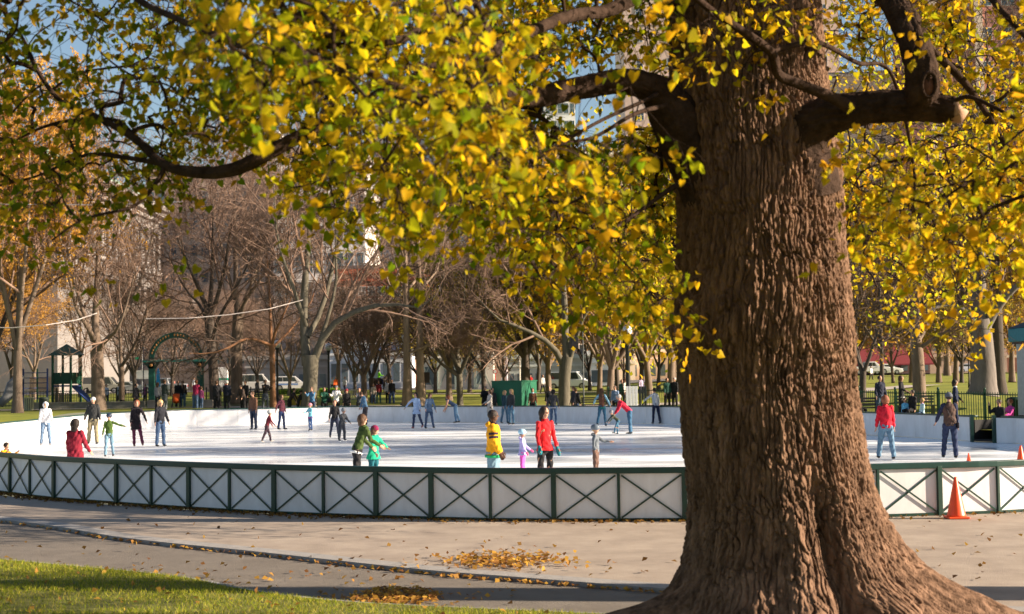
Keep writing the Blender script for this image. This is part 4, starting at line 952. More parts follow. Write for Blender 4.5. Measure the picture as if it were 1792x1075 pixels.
# white banner sign and blue windsock, poles
q = on_ground(248, 18); z_ = CAMZ - (656 - yh(248)) / 18 - q.z
o = empty('banner_sign', q, 0, 'white banner sign on a pole left of the archway', 'sign'); part('pole', MB().lathe((0, 0, 0), [(.05, 0), (.05, z_ + 2.6)], 8), mat('pole_grey', (.35, .36, .38), .5), o)
mb = MB(); mb.box((0, -.07, z_), (1.25, .05, .85)); part('board', mb, mat('sign_white', (.85, .82, .85), .5, var=.03), o); mb = MB(); mb.box((-.4, -.07, z_ + 1.6), (.5, .05, .2)); part('street_sign', mb, mat('sign_green', (.02, .28, .14), .5), o)
q = on_ground(276, 23); z_ = CAMZ - (645 - yh(276)) / 23 - q.z; o = empty('closed_parasol', q, 0, 'closed bright blue parasol standing between the archway pillars', 'parasol')
part('pole', MB().lathe((0, 0, 0), [(.03, 0), (.03, z_)], 8), M_blk, o); part('canopy', MB().lathe((0, 0, 0), [(.13, z_ - 1.6), (.17, z_ - 1.3), (.13, z_ - .8), (.15, z_ - .55), (.10, z_ - .2), (.03, z_)], 14), mat('parasol_blue', (.02, .30, .62), .6), o, sm=True)
for (px, s, ytop, c, lab, w_) in ((862, 14, 588, (.55, .50, .45), 'pale flagpole like post left above the green box', .11), (885, 14, 628, (.60, .50, .52), 'short pale pillar above the green box', .16), (908, 15, 590, (.5, .46, .4), 'pale post behind the dark yellow leaved tree', .09), (1019, 30, 575, (.06, .07, .07), 'thin dark pole beside the speaker tree', .045), (1693, 26, 632, M_blk and (.012, .013, .014), 'thin black post left of the thick right hand tree', .06), (250, 24, 612, (.05, .04, .06), 'thin dark pole beside the white banner', .04)):
    q = on_ground(px, s); z_ = CAMZ - (ytop - yh(px)) / s - q.z; o = empty('pole', q, 0, lab, 'pole'); m_ = mat('pole_%d' % px, c, .6)
    part('shaft', MB().lathe((0, 0, 0), [(w_ * 1.6, 0), (w_ * 1.4, .25), (w_, .4), (w_ * .8, z_)], 10), m_, o, sm=True); part('cap', MB().lathe((0, 0, z_), [(w_ * 1.1, 0), (w_ * 1.2, .08), (w_ * .3, .16)], 10), m_, o, sm=True)
q = on_ground(865, 14.5); o = empty('street_sign', q, 0, 'small round red and white sign on a red post above the green box', 'sign')
part('post', MB().lathe((0, 0, 0), [(.05, 0), (.05, 2.0)], 8), mat('sign_red', (.5, .05, .05), .5), o); part('disc', MB().prism([(.3 * math.cos(k * .45), 2.2 + .3 * math.sin(k * .45)) for k in range(14)], -.03, .03), mat('sign_red', 0), o); part('face', MB().prism([(.2 * math.cos(k * .45), 2.2 + .2 * math.sin(k * .45)) for k in range(14)], -.05, -.032), mat('sign_face', (.7, .7, .7), .5), o)
# cables
M_wire = mat('wire', (.42, .38, .36), .6)
def wire(pts, r, label, m=M_wire):
    V_ = [P(x_, y_, d_) for x_, y_, d_ in pts]; out = []
    for i in range(len(V_) - 1):
        for k in range(8): out.append(V_[i].lerp(V_[i + 1], k / 8))
    out.append(V_[-1]); o = part('cable', MB().loft(out, [r] * len(out), 6), m); tag(o, label, 'cable')
wire([(-60, 572, 66), (20, 574, 66), (80, 569, 66), (135, 560, 67), (170, 548, 68)], .022, 'pale cable sagging from the orange tree at the left edge')
wire([(255, 558, 72), (330, 557, 73), (400, 551, 75), (470, 541, 76), (530, 525, 78)], .022, 'pale cable running up to the forked tree')
wire([(-40, 357, 60), (60, 358, 62), (180, 359, 64), (320, 353, 66)], .016, 'thin dark cable high in front of the stone building', mat('wire_dark', (.10, .10, .11), .6))
wire([(560, 333, 60), (640, 324, 62), (720, 312, 64), (800, 300, 66)], .014, 'thin grey cable above the bare trees in the middle', mat('wire_dark', 0))
# benches & pushchair
def bench(px, s, rz, label):
    q = on_ground(px, s); o = empty('park_bench', q, R(rz), label, 'bench')
    part('seat', MB().box((0, 0, .44), (1.7, .42, .05)), M_blk, o); mb = MB()
    for z_ in (.58, .70, .82): mb.box((0, .24, z_), (1.7, .03, .08))
    part('backrest', mb, M_blk, o)
    for s_ in (1, -1): part('leg', MB().box((s_ * .75, .03, .21), (.06, .42, .42)).box((s_ * .75, .25, .6), (.05, .05, .5)), M_blk, o)
bench(1040, 31, 0, 'dark park bench behind the far rail between the skaters'); bench(455, 27, 10, 'dark park bench beside the low stone wall'); bench(1598, 41, 0, 'dark bench under the three seated spectators on the right bank'); bench(1500, 41.5, 0, 'dark bench at the edge of the big trunk')
q = on_ground(307, 28); o = empty('pushchair', q, R(10), 'pushchair with an orange seat under the archway', 'pushchair')
part('seat', MB().loft([(0, .1, .35), (0, .0, .45), (0, .2, .85)], [(.2, .12), (.22, .14), (.2, .05)], 10, side=(1, 0, 0)), mat('pushchair_orange', (.75, .12, .02), .7), o, sm=True)
mb = MB()
for s_ in (1, -1): mb.bar((s_ * .22, -.35, .12), (s_ * .22, .3, .9), .03, .03); mb.bar((s_ * .22, .35, .12), (s_ * .22, -.1, .6), .03, .03)
mb.bar((-.22, .3, .92), (.22, .3, .92), .03, .03); part('frame', mb, M_blk, o)
for (x_, y_) in ((.24, -.35), (-.24, -.35), (.24, .35), (-.24, .35)): part('wheel', MB().prism([(.12 * math.cos(k * .52), .12 * math.sin(k * .52)) for k in range(12)], -.02, .02, M=Matrix.Rotation(R(90), 3, 'Z'), c=(x_, y_, .12)), M_blk, o)

# ------------------------------------------------------------------ vehicles
def paint(c): return mat('paint_%d_%d_%d' % tuple(int(q_ * 99) for q_ in c), c, .3, var=.03, spec=.5, coat=.6)
M_glass = mat('car_glass', (.02, .028, .035), .06, var=.1, spec=.9); M_tyre = mat('tyre', (.015, .015, .016), .85); M_hub = mat('hub', (.4, .4, .42), .35, metal=.8); M_red = mat('tail_red', (.45, .01, .01), .3)
def vehicle(px, s, rz, kind, c, label, cat, roofc=None):
    q = on_ground(px, s); o = empty({'sedan': 'parked_car', 'suv': 'suv', 'van': 'van', 'truck': 'truck', 'pickup': 'pickup'}[kind], q, R(rz), label, cat)
    w = 1.8
    if kind == 'sedan':
        L_, body = 4.5, [(-2.25, .35), (-2.2, .78), (-1.9, .92), (-1.1, .96), (1.25, .94), (2.0, .82), (2.25, .62), (2.25, .32), (1.9, .22), (-1.9, .22)]
        cab = [(-1.75, .92), (-1.15, 1.36), (-.6, 1.45), (.35, 1.43), (1.25, .92)]; wx = (-1.35, 1.38); rw = .32
    elif kind == 'suv':
        body = [(-2.35, .45), (-2.35, 1.0), (-2.2, 1.12), (1.1, 1.1), (2.1, 1.02), (2.35, .85), (2.35, .42), (2.0, .3), (-2.1, .3)]; cab = [(-2.3, 1.1), (-2.1, 1.76), (.35, 1.78), (1.15, 1.1)]; wx = (-1.45, 1.45); rw = .38; w = 1.9
    elif kind == 'van':
        body = [(-2.6, .4), (-2.6, 1.15), (1.9, 1.15), (2.5, 1.0), (2.6, .75), (2.6, .38), (-2.4, .3)]; cab = [(-2.58, 1.13), (-2.5, 2.05), (1.1, 2.1), (1.95, 1.13)]; wx = (-1.7, 1.75); rw = .36; w = 1.95
    elif kind == 'truck':
        body = [(-3.2, .6), (-3.2, 1.0), (3.0, 1.0), (3.1, .6), (3.0, .45), (-3.1, .5)]; cab = [(1.3, .98), (1.35, 2.2), (2.3, 2.15), (3.05, 1.2), (3.05, .98)]; wx = (-2.0, 2.1); rw = .42; w = 2.2
    else:
        body = [(-2.7, .45), (-2.7, 1.1), (1.4, 1.1), (2.5, 1.02), (2.7, .8), (2.7, .45), (-2.5, .38)]; cab = [(-.9, 1.08), (-.75, 1.78), (.6, 1.78), (1.35, 1.08)]; wx = (-1.75, 1.7); rw = .4; w = 1.95
    bo = part('body', MB().prism(body, -w / 2, w / 2), paint(c), o); bevel(bo, .07, 3)
    cb = part('cabin', MB().prism(cab, -w / 2 + .1, w / 2 - .1), paint(roofc or c), o); bevel(cb, .06, 3)
    zs = [z_ for _, z_ in cab]; zb, ztp = min(zs) + .08, max(zs) - .12
    x0 = cab[0][0] + .25; x1 = cab[-1][0] - .3 if kind != 'truck' else 2.6
    nwin = 3 if kind in ('suv', 'van') else 2
    xs = [cab[0][0] + .38 + (cab[-1][0] - .55 - cab[0][0] - .38) * k / nwin for k in range(nwin + 1)] if kind != 'truck' else [1.5, 2.35]
    for s_ in (1, -1):
        for k in range(len(xs) - 1):
            a_, b2_ = xs[k] + .04, xs[k + 1] - .04; ta = a_ + (.15 if k == 0 else 0); tb_ = b2_ - (.28 if k == len(xs) - 2 else 0)
            part('window', MB().prism([(a_, zb), (b2_, zb), (tb_, ztp), (ta, ztp)], s_ * (w / 2 - .098), s_ * (w / 2 - .085)), M_glass, o)
    fx = cab[-1]; fx2 = cab[-2]
    for (p0, p1, nm) in ((fx, fx2, 'windscreen'), (cab[0], cab[1], 'rear_window')):
        if kind == 'truck' and nm == 'rear_window': continue
        dx, dz = p1[0] - p0[0], p1[1] - p0[1]; nx, nz_ = (dz, -dx); ln = math.hypot(nx, nz_); sg = 1 if nm == 'windscreen' else -1; nx, nz_ = sg * nx / ln * .012, sg * nz_ / ln * .012
        if nm == 'windscreen': nx, nz_ = abs(nx), abs(nz_)
        else: nx, nz_ = -abs(nx), abs(nz_)
        a_ = (p0[0] + dx * .12, p0[1] + dz * .12); b2_ = (p0[0] + dx * .9, p0[1] + dz * .9)
        mb = MB(); mb.add([(a_[0] + nx, -w / 2 + .2, a_[1] + nz_), (a_[0] + nx, w / 2 - .2, a_[1] + nz_), (b2_[0] + nx, w / 2 - .26, b2_[1] + nz_), (b2_[0] + nx, -w / 2 + .26, b2_[1] + nz_),
                           (a_[0] - nx, -w / 2 + .2, a_[1] - nz_), (a_[0] - nx, w / 2 - .2, a_[1] - nz_), (b2_[0] - nx, w / 2 - .26, b2_[1] - nz_), (b2_[0] - nx, -w / 2 + .26, b2_[1] - nz_)],
                          [(0, 1, 2, 3), (7, 6, 5, 4), (0, 3, 7, 4), (1, 5, 6, 2), (0, 4, 5, 1), (3, 2, 6, 7)]); part(nm, mb, M_glass, o)
    for x_ in wx:
        for s_ in (1, -1):
            M9 = Matrix.Rotation(R(90), 3, 'X')
            circ = [(rw * math.cos(k * math.pi / 10), rw * math.sin(k * math.pi / 10)) for k in range(20)]
            wh = empty('wheel', (x_, s_ * (w / 2 - .1), rw)); wh.parent = o
            t_o = part('tyre', MB().prism(circ, -.12, .12), M_tyre, wh); part('rim', MB().prism([(a_ * .6, b2_ * .6) for a_, b2_ in circ], -.135, .135), M_hub, wh)
    ex = max(x_ for x_, _ in body); rx_ = min(x_ for x_, _ in body)
    for s_ in (1, -1):
        part('headlight', MB().ell((ex - .06, s_ * (w / 2 - .28), .72), (.08, .2, .09), 10, 6), mat('headlight', (.7, .7, .72), .1), o, sm=True)
        part('tail_light', MB().box((rx_ + .0, s_ * (w / 2 - .18), .85), (.06, .2, .22)), M_red, o)
        part('mirror', MB().ell((cab[-1][0] - .25, s_ * (w / 2 + .06), cab[-1][1] + .1), (.07, .1, .08), 8, 6), paint(c), o, sm=True)
    if kind == 'truck':
        bevel(part('cargo_box', MB().box((-1.0, 0, 2.0), (4.3, 2.25, 1.95)), paint((.78, .76, .74)), o), .04)
        part('stripe', MB().box((-1.0, 0, 1.55), (4.32, 2.27, .28)), mat('stripe_green', (.01, .25, .17), .5), o)
    return o
o = vehicle(510, 14.8, 8, 'suv', (.45, .45, .48), 'white and blue police car with red roof light bar parked beyond the dark tree', 'police car')
part('light_bar', MB().box((-.3, 0, 1.84), (.35, 1.3, .13)), M_red, o); part('side_stripe', MB().box((-.6, 0, .82), (2.6, 1.915, .22)), mat('police_blue', (.10, .16, .34), .5), o)
vehicle(443, 14.5, 4, 'van', (.50, .49, .48), 'long white van parked left of the dark trunk', 'van')
vehicle(390, 14, 90, 'truck', (.75, .74, .72), 'white box truck with a green stripe between two tree trunks', 'truck')
vehicle(284, 15, 180, 'pickup', (.20, .22, .26), 'grey blue pickup seen through the archway', 'pickup')
vehicle(222, 14, 0, 'sedan', (.24, .25, .24), 'pale grey car parked behind the playground fence', 'car')
vehicle(178, 14, 0, 'van', (.26, .26, .22), 'cream van parked behind the playground', 'van')
vehicle(994, 14.5, -14, 'van', (.74, .76, .78), 'white van with dark windows behind the speaker tree', 'van')
vehicle(1084, 9.5, 170, 'sedan', (.66, .68, .70), 'far white saloon car left of the tall lamp post', 'car')
vehicle(1547, 12.6, 0, 'sedan', (.80, .80, .80), 'white car under the red awning right of the big trunk', 'car')
vehicle(1520, 12.6, 0, 'pickup', (.70, .70, .72), 'white pickup behind the thin dark tree trunk under the red awning', 'pickup')
vehicle(1694, 11, 0, 'sedan', (.62, .64, .68), 'silver car beyond the right lawn beside the thick trunk', 'car')
vehicle(845, 13, 0, 'sedan', (.03, .05, .08), 'dark blue car on the street left above the green box', 'car')
vehicle(832, 12, 0, 'suv', (.04, .06, .09), 'dark suv on the street behind the small vase shaped tree', 'suv')
# police horse and rider
q = on_ground(662, 16.5); M_horse = mat('horse_coat', (.022, .012, .008), .5)
o = empty('horse', q, R(20), 'dark brown police horse standing beyond the far rail', 'horse')
mb = MB(); mb.loft([(-.78, 0, 1.2), (-.6, 0, 1.25), (-.1, 0, 1.18), (.4, 0, 1.22), (.68, 0, 1.28)], [(.14, .16), (.27, .30), (.29, .31), (.26, .32), (.15, .2)], 12, side=(0, 1, 0))
mb.loft([(.55, 0, 1.3), (.85, 0, 1.65), (1.0, 0, 1.95)], [(.14, .24), (.10, .18), (.09, .13)], 10, side=(0, 1, 0)); mb.loft([(.95, 0, 2.02), (1.15, 0, 1.85), (1.4, 0, 1.62)], [(.09, .12), (.09, .13), (.055, .07)], 10, side=(0, 1, 0))
for s_ in (1, -1): mb.loft([(.97, s_ * .06, 2.06), (.96, s_ * .07, 2.2)], [.035, .008], 6)
for x_, s_, hind in ((.5, 1, 0), (.55, -1, 0), (-.62, 1, 1), (-.55, -1, 1)):
    if hind: mb.loft([(x_, s_ * .15, 1.15), (x_ + .12, s_ * .15, .82), (x_ - .14, s_ * .15, .52), (x_ - .06, s_ * .15, .12), (x_, s_ * .15, 0)], [.15, .11, .055, .04, .06], 8)
    else: mb.loft([(x_, s_ * .15, 1.1), (x_, s_ * .15, .6), (x_, s_ * .15, .15), (x_ + .04, s_ * .15, 0)], [.11, .06, .04, .06], 8)
blob('body', mb, M_horse, o, .03)
part('tail', MB().loft([(-.8, 0, 1.3), (-.98, 0, 1.05), (-1.0, 0, .6)], [.05, .08, .03], 8), M_blk, o, sm=True); part('saddle', MB().ell((-.02, 0, 1.47), (.32, .27, .09), 12, 6), mat('saddle', (.03, .015, .01), .4), o, sm=True)
mv = Matrix.Rotation(R(20), 3, 'Z')
person((q.x, q.y, q.z + 1.05), R(110), 1.75, 'mounted officer in bright lime vest on the dark horse', (.25, .85, .03), NAVY, 'dark', hat='helmet', hatc=(.05, .05, .08), sit=.5, legs=((50, 24, 50), (50, 24, 50)), arms=((30, 10, 50), (30, 10, 50)), skates=False, bulk=1.15)
# loudspeaker on the tree
q = P(1004, 600, 74); o = empty('loudspeaker', q, R(15), 'dark loudspeaker box hung in the fork of the grey tree', 'loudspeaker')
bevel(part('cabinet', MB().box((0, 0, 0), (.42, .34, .62)), M_blk, o), .03); part('grille', MB().box((0, -.18, 0), (.34, .02, .5)), mat('grille', (.03, .03, .032), .9), o); part('bracket', MB().bar((0, .15, .0), (.25, .3, .0), .05, .05), M_blk, o)
# ------------------------------------------------------------------ buildings
M_win = mat('window_glass', (.10, .14, .17), .12, var=.5, scale=.15, spec=.8); M_wlight = mat('window_frame', (.62, .60, .58), .6)
def building(px0, px1, ytop, d, depth, c, label, rows, cols, win=(1.3, 1.9), rough=.85, frames=False, band=True, z0=4.0, c2=None, winm=None, cat='building', roof=(.14, .13, .13), zt=None, seed=0, bandc=None, arch=False, yawd=0):
    c = [min(.85, q_ * 1.35) for q_ in c]; c2 = [min(.88, q_ * 1.35) for q_ in c2] if c2 else None
    x0 = (px0 - W / 2) * d / F; x1 = (px1 - W / 2) * d / F; zb = hgt((x0 + x1) / 2, d) - .5
    top = CAMZ - (ytop - yh((px0 + px1) / 2)) * d / F if zt is None else zt
    o = empty('building', ((x0 + x1) / 2, d, zb), R(yawd), label, cat); w = x1 - x0; h = top - zb
    m = mat('facade_%d_%d' % (px0 + 500, ytop + 900), c, rough, var=.14, scale=.5, bump=.2, bscale=3, c2=c2)
    part('wall', MB().box((0, depth / 2, h / 2), (w, depth, h)), m, o)
    mb = MB(); mb.box((0, depth / 2, h + .3), (w + .9, depth + .9, .6)); mb.box((0, depth / 2, h - .9), (w + .4, depth + .4, .3)); part('cornice', mb, mat('cornice_%d' % (px0 + 500), [min(.8, q_ * 1.15) for q_ in c], .8), o)
    mb = MB(); mb.box((0, depth / 2, h + .9), (w * .9, depth * .9, .6)); mb.box((w * .2, depth * .5, h + 2), (w * .18, depth * .3, 2.2)); part('roof', mb, mat('roof_%d' % int(roof[0] * 100), roof, .9), o)
    if band:
        mb = MB()
        for k in range(1, rows, 2): mb.box((0, -.06, z0 + (h - z0 - 2) * k / rows - .2), (w + .1, .2, .3))
        mb.box((0, -.1, z0 - .5), (w + .1, .3, .5)); part('band', mb, mat('band_%d' % (px0 + 500), bandc or [min(.8, q_ * 1.1) for q_ in c], .8), o)
    fl = (h - z0 - 1.6) / rows; cw = w / cols; ww, wh = min(win[0], cw * .62), min(win[1], fl * .68)
    if arch:
        pts_ = [(-ww / 2, 0), (ww / 2, 0), (ww / 2, wh * .75)] + [(ww / 2 * math.cos(t), wh * .75 + ww / 2 * math.sin(t)) for t in (.5, 1.05, 1.57, 2.1, 2.64)] + [(-ww / 2, wh * .75)]
        g = MB().prism(pts_, -.02, .05).mesh('window')
    else: g = MB().box((0, 0, wh / 2), (ww, .07, wh)).mesh('window')
    fixn(g); g.materials.append(winm or M_win)
    fm = MB()
    for (cx, cz, sx, sz) in ((0, wh + .06, ww + .3, .12), (0, -.06, ww + .3, .12), (-ww / 2 - .05, wh / 2, .1, wh), (ww / 2 + .05, wh / 2, .1, wh), (0, wh / 2, .07, wh), (0, wh * .5, ww, .07)): fm.box((cx, -.03, cz), (sx, .12, sz))
    fm = fm.mesh('frame'); fixn(fm); fm.materials.append(M_wlight); cnt = 0
    for r_ in range(rows):
        for k in range(cols):
            if cnt >= 98: break
            cnt += 1; wo = bpy.data.objects.new('window', g); COL.objects.link(wo); wo.parent = o; wo.location = (-w / 2 + cw * (k + .5), -.01, h - 1.8 - fl * (r_ + 1) + fl * .25)
            if frames: fo = bpy.data.objects.new('frame', fm); COL.objects.link(fo); fo.parent = wo
    return o, w, h
# the arcaded stone block running away from the camera at the left
o = empty('building', (-53.5, 168, .5), 0, 'grey classical stone building with arcaded windows and heavy cornice seen behind the orange tree', 'building')
M_st = mat('grey_stone', (.20, .185, .18), .85, var=.12, scale=.6, bump=.3, bscale=4); M_st2 = mat('grey_stone_trim', (.26, .24, .235), .8, var=.1)
Lb, Hb = 48, 27.5
part('wall', MB().box((-9, Lb / 2, Hb / 2), (18, Lb, Hb)), M_st, o)
mb = MB()
for z_, e_, t_ in ((Hb + .2, 1.5, .7), (Hb - .7, 1.0, .5), (Hb - 1.6, .5, .5), (Hb - 3.0, .3, .35), (Hb - 9.6, .5, .5), (Hb - 16, .4, .4)): mb.box((-9, Lb / 2, z_), (18 + 2 * e_, Lb + 2 * e_, t_))
part('cornice', mb, M_st2, o); part('roof', MB().box((-9, Lb / 2, Hb + 1.6), (14, Lb - 4, 2.2)), mat('copper_roof', (.26, .42, .34), .7), o)
for k in range(14):
    y_ = 2.2 + k * 3.3
    pts_ = [(-.75, 0), (.75, 0), (.75, 4.2)] + [(.75 * math.cos(t), 4.2 + .75 * math.sin(t)) for t in (.5, 1.05, 1.57, 2.1, 2.64)] + [(-.75, 4.2)]
    part('window', MB().prism(pts_, -.06, .03, M=Matrix.Rotation(R(90), 3, 'Z'), c=(.0, y_, Hb - 9.0)), mat('arch_glass', (.02, .025, .03), .3), o)
    part('pilaster', MB().lathe((.28, y_ + 1.65, Hb - 9.3), [(.42, 0), (.34, .4), (.30, 5.2), (.45, 5.7), (.48, 6.0)], 10), M_st2, o)
    part('window', MB().box((.02, y_, Hb - 13.2), (.1, 1.5, 2.6)), mat('arch_glass', 0), o)
for k in range(5):
    part('window', MB().prism(pts_, -.06, .03, c=(-3 - k * 3.2, 0, Hb - 9.0)), mat('arch_glass', 0), o)
mb = MB()
for k in range(40): mb.box((.45, .6 + k * 1.2, Hb - 10.6), (.16, .3, .9))
part('balustrade', mb, M_st2, o)
building(255, 480, 300, 236, 25, (.38, .27, .22), 'brown pink stone block behind the bare trees right of the arcaded building', 7, 12, c2=(.46, .34, .28))
building(412, 486, 232, 300, 20, (.72, .68, .66), 'bright white tall block behind the brown stone one', 7, 5, rough=.6)
building(478, 640, 268, 215, 25, (.58, .54, .52), 'pale grey block with rows of tall windows behind the forked tree', 7, 9, win=(1.6, 3.0))
building(590, 745, 478, 196, 20, (.34, .10, .055), 'red brick block with white pilasters above a white shopfront', 5, 9, frames=True, c2=(.42, .16, .10), z0=6.5)
o, w_, h_ = building(575, 720, 608, 190, 6, (.48, .50, .53), 'white painted shopfront with a blue awning below the brick block', 1, 8, win=(1.4, 2.4), z0=.8, band=False)
part('awning', MB().prism([(0, 0), (2.2, -.9), (2.2, -.75), (0, .2)], -2.4, 2.4, M=Matrix.Rotation(R(-90), 3, 'Z'), c=(2.6, 0, h_ + .3)), mat('awning_blue', (.03, .07, .16), .7), o)
o, w_, h_ = building(728, 862, 612, 178, 10, (.47, .42, .37), 'low beige panelled pavilion with dark roof behind the vase shaped tree', 1, 3, win=(1.2, 2.2), z0=.5, band=False, roof=(.10, .10, .10))
for k in range(4):
    xx = -w_ / 2 + w_ * (k + .5) / 4
    part('brace', MB().bar((xx - 1.0, -.05, .3), (xx + 1.0, -.05, h_ - .5), .06, .14).bar((xx - 1.0, -.08, h_ - .5), (xx + 1.0, -.08, .3), .06, .14), mat('pav_green', (.25, .30, .27), .7), o)
    part('pier', MB().box((-w_ / 2 + w_ * k / 4 + .1, -.12, h_ / 2), (.35, .3, h_)), mat('pav_green', 0), o)
building(640, 765, 225, 330, 25, (.34, .38, .44), 'blue grey tower behind the brick block', 10, 7, rough=.4, win=(2.5, 2))
building(770, 880, 112, 430, 30, (.22, .27, .33), 'dark blue glass tower showing between the upper leaves', 14, 7, rough=.25, win=(5, 4.5))
building(838, 962, 250, 250, 25, (.50, .40, .33), 'cream block left of the pink stone building', 9, 7)
building(948, 1012, 160, 370, 20, (.62, .64, .60), 'slim white and green glass tower above the pink stone building', 15, 6, frames=True, win=(1.4, 2.6), winm=mat('win_green', (.06, .15, .15), .2))
building(960, 1110, 270, 238, 22, (.62, .47, .38), 'pink cream stone building with square windows between leaves and trunk', 9, 9, frames=True, win=(1.4, 1.8), c2=(.70, .55, .45))
building(1108, 1260, 262, 262, 22, (.42, .46, .50), 'blue grey block beside the big trunk', 10, 8)
building(1100, 1480, -30, 300, 25, (.50, .38, .32), 'tall tan block mostly hidden behind the big trunk', 14, 7, frames=True)
building(1440, 1640, 130, 290, 25, (.52, .44, .38), 'cream tall block behind the yellow leaves right of the trunk', 12, 8)
o, w_, h_ = building(1640, 1960, -120, 262, 25, (.30, .13, .11), 'tall red brown brick apartment block with white windows at the upper right', 12, 8, frames=True, win=(2.2, 2.1), c2=(.38, .18, .15), bandc=(.6, .5, .42))
for k in range(5): part('pilaster', MB().box((-w_ / 2 + w_ * (k * 2 + .02) / 8 + .6, -.25, h_ / 2), (1.5, .5, h_)), mat('pil_stone', (.62, .50, .42), .8), o)
building(1470, 1560, 520, 245, 10, (.58, .50, .46), 'pale low block between the trunk and the red awning building', 3, 5)
o, w_, h_ = building(1465, 1625, 606, 222, 14, (.10, .06, .055), 'low dark fronted building with a long dull red awning', 1, 9, win=(2.0, 2.6), z0=.5, band=False, roof=(.16, .06, .06))
M_aw = mat('awning_red', (.20, .03, .035), .8, var=.15)
part('awning', MB().prism([(0, 0), (2.6, -1.4), (2.6, -1.2), (0, 3.0)], -w_ / 2, w_ / 2, M=Matrix.Rotation(R(-90), 3, 'Z'), c=(0, 0, h_ - 1.6)), M_aw, o)
building(1625, 1760, 590, 240, 12, (.34, .24, .20), 'brown stone terrace behind the golden trees at the right', 2, 8)
building(1030, 1066, 622, 190, 6, (.72, .66, .60), 'small white shopfront between the speaker tree and the golden trees', 1, 2, win=(1.2, 2.4), z0=.6, band=False)
building(885, 1028, 628, 192, 8, (.30, .33, .30), 'grey green shopfront row behind the green box', 1, 9, win=(1.5, 2.2), z0=.6, band=False)
building(1066, 1215, 618, 250, 8, (.46, .36, .30), 'tan shopfront row behind the golden trees', 1, 9, win=(1.5, 2.2), z0=.6, band=False)
building(430, 590, 630, 192, 8, (.22, .21, .20), 'dark shopfront row behind the police car', 1, 9, win=(1.5, 2.2), z0=.6, band=False)
building(-60, 430, 560, 205, 10, (.30, .23, .20), 'long brown terrace behind the playground', 3, 26, c2=(.38, .30, .26))

# ------------------------------------------------------------------ trees
M_bark = mat('bark_grey', (.11, .08, .06), .95, scale=5, c2=(.22, .165, .125), bump=.8, bscale=14, stretch=(1, 1, .25))
M_barkd = mat('bark_dark', (.055, .045, .04), .95, scale=5, c2=(.10, .08, .065), bump=.8, bscale=14, stretch=(1, 1, .25))
M_barko = mat('bark_olive', (.070, .062, .045), .95, scale=5, c2=(.14, .125, .095), bump=.8, bscale=14, stretch=(1, 1, .25))
M_twig = mat('twig', (.15, .095, .07), .95, scale=2, c2=(.27, .18, .135)); M_twigd = mat('twig_dark', (.08, .055, .045), .95, scale=2, c2=(.15, .105, .08))
def tubes_np(pts, rad, sides):
    pts = np.asarray(pts, float); N, k, _ = pts.shape
    t = np.empty_like(pts); t[:, 1:-1] = pts[:, 2:] - pts[:, :-2]; t[:, 0] = pts[:, 1] - pts[:, 0]; t[:, -1] = pts[:, -1] - pts[:, -2]
    t /= np.linalg.norm(t, axis=2, keepdims=True) + 1e-9
    ref = np.zeros_like(t); mean = t.mean(1, keepdims=True); up_ = (np.abs(mean[..., 2]) > .75)[..., None]
    ref[:] = np.where(up_, np.array([1., 0, 0]), np.array([0, 0, 1.]))
    s_ = np.cross(t, ref); s_ /= np.linalg.norm(s_, axis=2, keepdims=True) + 1e-9; u_ = np.cross(s_, t)
    a = np.arange(sides) * 2 * math.pi / sides
    V = pts[:, :, None] + rad[:, :, None, None] * (s_[:, :, None] * np.cos(a)[None, None, :, None] + u_[:, :, None] * np.sin(a)[None, None, :, None])
    i = np.arange(sides); j = (i + 1) % sides
    base = (np.arange(N) * k * sides)[:, None, None] + (np.arange(k - 1) * sides)[None, :, None]
    F_ = np.stack([base + i, base + j, base + j + sides, base + i + sides], -1)
    return V.reshape(-1, 3), F_.reshape(-1, 4)
def join_np(lst):
    V = []; F_ = []; o = 0
    for v, f in lst: V.append(v); F_.append(f + o); o += len(v)
    return np.concatenate(V), np.concatenate(F_)
def kids(rg, pts, rad, nch, ratio, ang, upb, k, gn, tmin=.25, rr=.62, lmin=0, droop=0):
    N, kk, _ = pts.shape; seg = np.linalg.norm(np.diff(pts, axis=1), axis=2).sum(1)
    pi = np.repeat(np.arange(N), nch); M_ = len(pi)
    t = (np.tile(np.arange(nch), N) + rg.uniform(.1, .9, M_)) / nch * (1 - tmin) + tmin
    x = t * (kk - 1); i0_ = np.minimum(x.astype(int), kk - 2); fr_ = (x - i0_)[:, None]
    p0 = pts[pi, i0_] * (1 - fr_) + pts[pi, i0_ + 1] * fr_; r0 = rad[pi, i0_] * (1 - fr_[:, 0]) + rad[pi, i0_ + 1] * fr_[:, 0]
    dr = pts[pi, i0_ + 1] - pts[pi, i0_]; dr /= np.linalg.norm(dr, axis=1, keepdims=True) + 1e-9
    rv = rg.normal(0, 1, (M_, 3)); rv -= dr * (rv * dr).sum(1, keepdims=True); rv /= np.linalg.norm(rv, axis=1, keepdims=True) + 1e-9
    an = np.radians(rg.uniform(ang[0], ang[1], M_))[:, None]; d_ = dr * np.cos(an) + rv * np.sin(an); d_[:, 2] += upb; d_ /= np.linalg.norm(d_, axis=1, keepdims=True)
    ln = np.maximum(seg[pi] * ratio * (1.15 - .55 * t) * rg.uniform(.7, 1.25, M_), lmin)
    out = np.empty((M_, k, 3)); out[:, 0] = p0; cur = d_.copy()
    for q_ in range(1, k):
        cur = cur + rg.normal(0, gn, (M_, 3)); cur[:, 2] += upb * .25 - droop; cur /= np.linalg.norm(cur, axis=1, keepdims=True)
        out[:, q_] = out[:, q_ - 1] + cur * (ln / (k - 1))[:, None]
    ra = (r0 * rr)[:, None] * np.linspace(1, .45, k)[None]
    return out, ra
